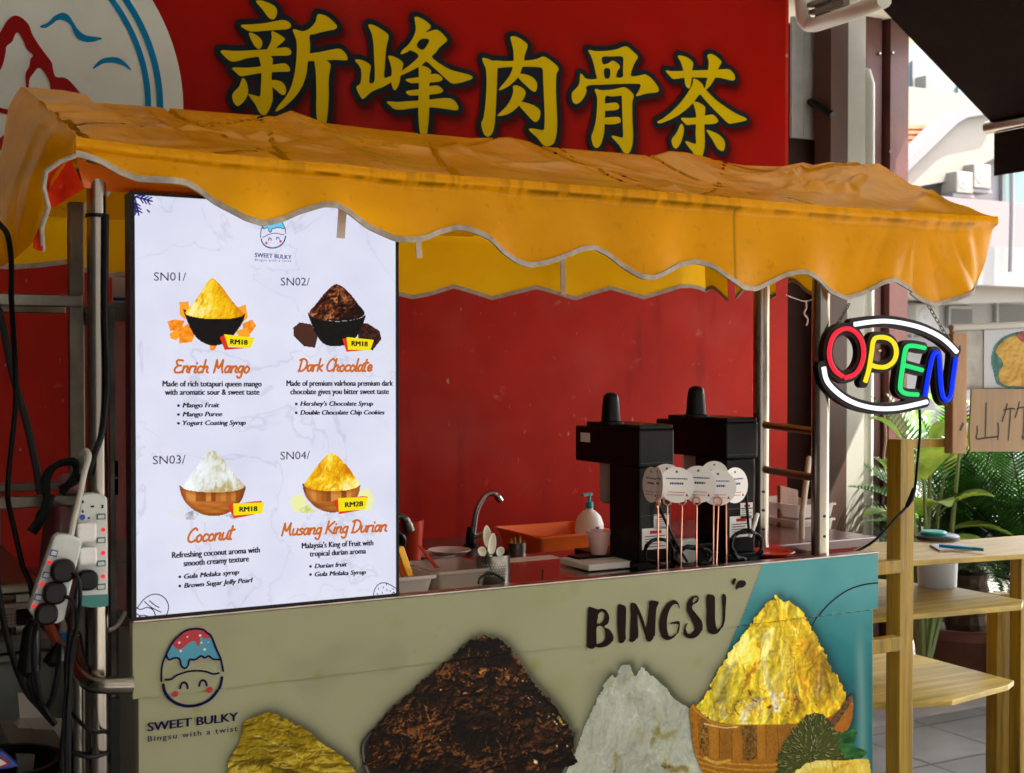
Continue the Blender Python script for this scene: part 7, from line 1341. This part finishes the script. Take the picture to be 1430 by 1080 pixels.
cable([PY(-14, 300, .2), PY(0, 314, .2), PY(11, 330, .2), PY(16, 370, .25), PY(16, 420, .3), PY(21, 500, .4), PY(22, 560, .42), PY(17, 615, .43), PY(13, 652, .43), PY(11, 684, .43), PY(12, 704, .42), PY(19, 735, .4), PY(31, 788, .4), PY(42, 815, .4), PY(47, 850, .4)], .0062, 'long black cable dropping from the awning down to the steel table', n=8)
cable([PY(-8, 415, .44), PY(4, 455, .44), PY(18, 524, .44), PY(35.5, 584, .44), PY(46, 631, .44), PY(52, 660, .44), PY(56, 690, .44)], .0085, 'thicker grey black cable slanting across the red wall to the rack bar', m=mat('grey_rubber', (.012, .012, .011), .6))
cable([PY(148, 300, .018), PY(147, 438, .015), PY(150, 520, .015), PY(147, 575, .015), PY(142, 607, .01), PY(128, 645, .0), PY(120, 665, .02)], .0065, 'black cable running down the right side of the front left post')
cable([PY(-6, 800, .1), PY(0, 842, .1), (PY(10, 890, .1)), PY(24, 935, .1), PY(38, 967, .1), PY(55, 987, .1), PY(77, 1012, .1)], .007, 'black cable curving from the left edge down over the chest')
cable([PY(40, 935, .0), PY(42, 955, .0), PY(50, 978, .0), PY(62, 991, .0), PY(72, 978, .0), PY(80, 945, .0), PY(82, 920, .0)], .006, 'black cable loop hanging under the adaptors'); cable([PY(50, 935, -.01), PY(53, 955, -.01), PY(58, 980, -.01), PY(66, 995, -.01), PY(76, 1010, 0)], .0055, 'short black cable end below the loop')
cable([PY(100, 995, .0), PY(115, 1012, -.02), PY(132, 1022, -.02), PY(150, 1024, .03), PY(130, 1052, .06), PY(100, 1050, .0), PY(125, 1058, -.01), PY(150, 1052, .02)], .0045, 'thin black cable wound round the foot of the front left post')
cable([PY(130, 848, .06), PY(138, 865, .08), PY(150, 880, .1), PY(165, 872, .14), PY(175, 855, .16)], .005, 'pale cable loop hanging inside the glass cabinet side', m=bpy.data.materials['grey_cord'])
# cloth strap, bag and bottle
CL = mat('dark_cloth', (.010, .013, .011), .9, var=.3, vscale=20)
cs = thing('cloth_strap', 'dark green cloth strap looped over the lower rack bar', 'strap', PY(75, 690, .42))
def ribbon(pts, wd, m_, nm, par): P = crom([PY(*p) for p in pts], 6); u = np.array([0.25, 0, 1])*0; tg = np.gradient(P, axis=0); nrm = np.stack([-tg[:, 2], 0*tg[:, 0], tg[:, 0]], -1); nrm /= np.linalg.norm(nrm, axis=1)[:, None]+1e-9; hw_ = wd/2/ppm(70, .42); w_ = np.sin(np.linspace(0, 9, len(P)))[:, None]*.01*np.array([0, 1, 0]); return part(nm, MB().grid(np.stack([P+nrm*hw_+w_, P-nrm*hw_-w_], 1)), m_, par, smooth=2, solid=.008)
ribbon([(66, 700, .42), (64, 672, .40), (72, 655, .39), (88, 646, .38), (104, 646, .38), (106, 660, .4), (96, 676, .42), (86, 690, .42)], 8, CL, 'loop', cs); ribbon([(70, 690, .41), (64, 710, .41), (55, 728, .41), (44, 744, .41)], 13, CL, 'hanging_end', cs); ribbon([(84, 684, .40), (96, 678, .39), (106, 672, .39), (112, 664, .4)], 7, CL, 'loop', cs)
tag(part('pink_cloth', MB().grid(patch([[PY(x, y, d) for x, y, d in r] for r in [[(80, 668, .5), (92, 662, .5), (104, 668, .5)], [(82, 678, .47), (94, 674, .46), (108, 676, .48)], [(84, 692, .48), (98, 690, .48), (112, 690, .48)]]], 5, 5)), mat('pink_fabric', (.34, .14, .15), .9), smooth=2, solid=.004), 'crumpled pink cloth behind the rack bar', 'cloth')
bgp = patch([[PY(x, y, d) for x, y, d in r] for r in [[(64, 706, .5), (80, 706, .42), (100, 706, .5)], [(60, 745, .5), (80, 740, .36), (104, 745, .5)], [(56, 790, .5), (78, 800, .34), (106, 795, .5)], [(60, 850, .5), (82, 862, .36), (104, 850, .5)]]], 6, 6)
tag(part('hanging_bag', MB().grid(bgp), mat('maroon_bag', (.10, .018, .022), .5), smooth=2, solid=.004), 'dark maroon bag hanging behind the power strips', 'bag')
c = PY(89, 902, .3); bo = thing('water_bottle', 'small clear bottle with a blue label behind the power cords', 'bottle', c); k_ = 1/ppm(89, .3)
part('body', MB().lathe((c[0], .3, c[2]), [(0, 0), (6*k_, 0), (6.5*k_, 20*k_), (5*k_, 30*k_), (2.5*k_, 35*k_), (2.5*k_, 38*k_), (0, 38*k_)], 16), CLEAR, bo, smooth=True); part('label', MB().lathe((c[0], .3, c[2]+6*k_), [(6.6*k_, 0), (6.9*k_, 14*k_), (6.8*k_, 14*k_), (6.5*k_, 0)], 16, closed=True), mat('blue_label', (.03, .16, .40), .5), bo, smooth=True)
tag(part('orange_rag', MB().grid(patch([[PY(x, y, d) for x, y, d in r] for r in [[(62, 874, .2), (72, 870, .18), (78, 880, .2)], [(66, 886, .18), (76, 884, .15), (84, 892, .2)], [(76, 905, .2), (84, 902, .17), (92, 912, .2)]]], 5, 5)), mat('orange_rag_cloth', (.35, .06, .02), .8), smooth=2, solid=.004), 'orange red rag hanging among the power cords', 'rag')
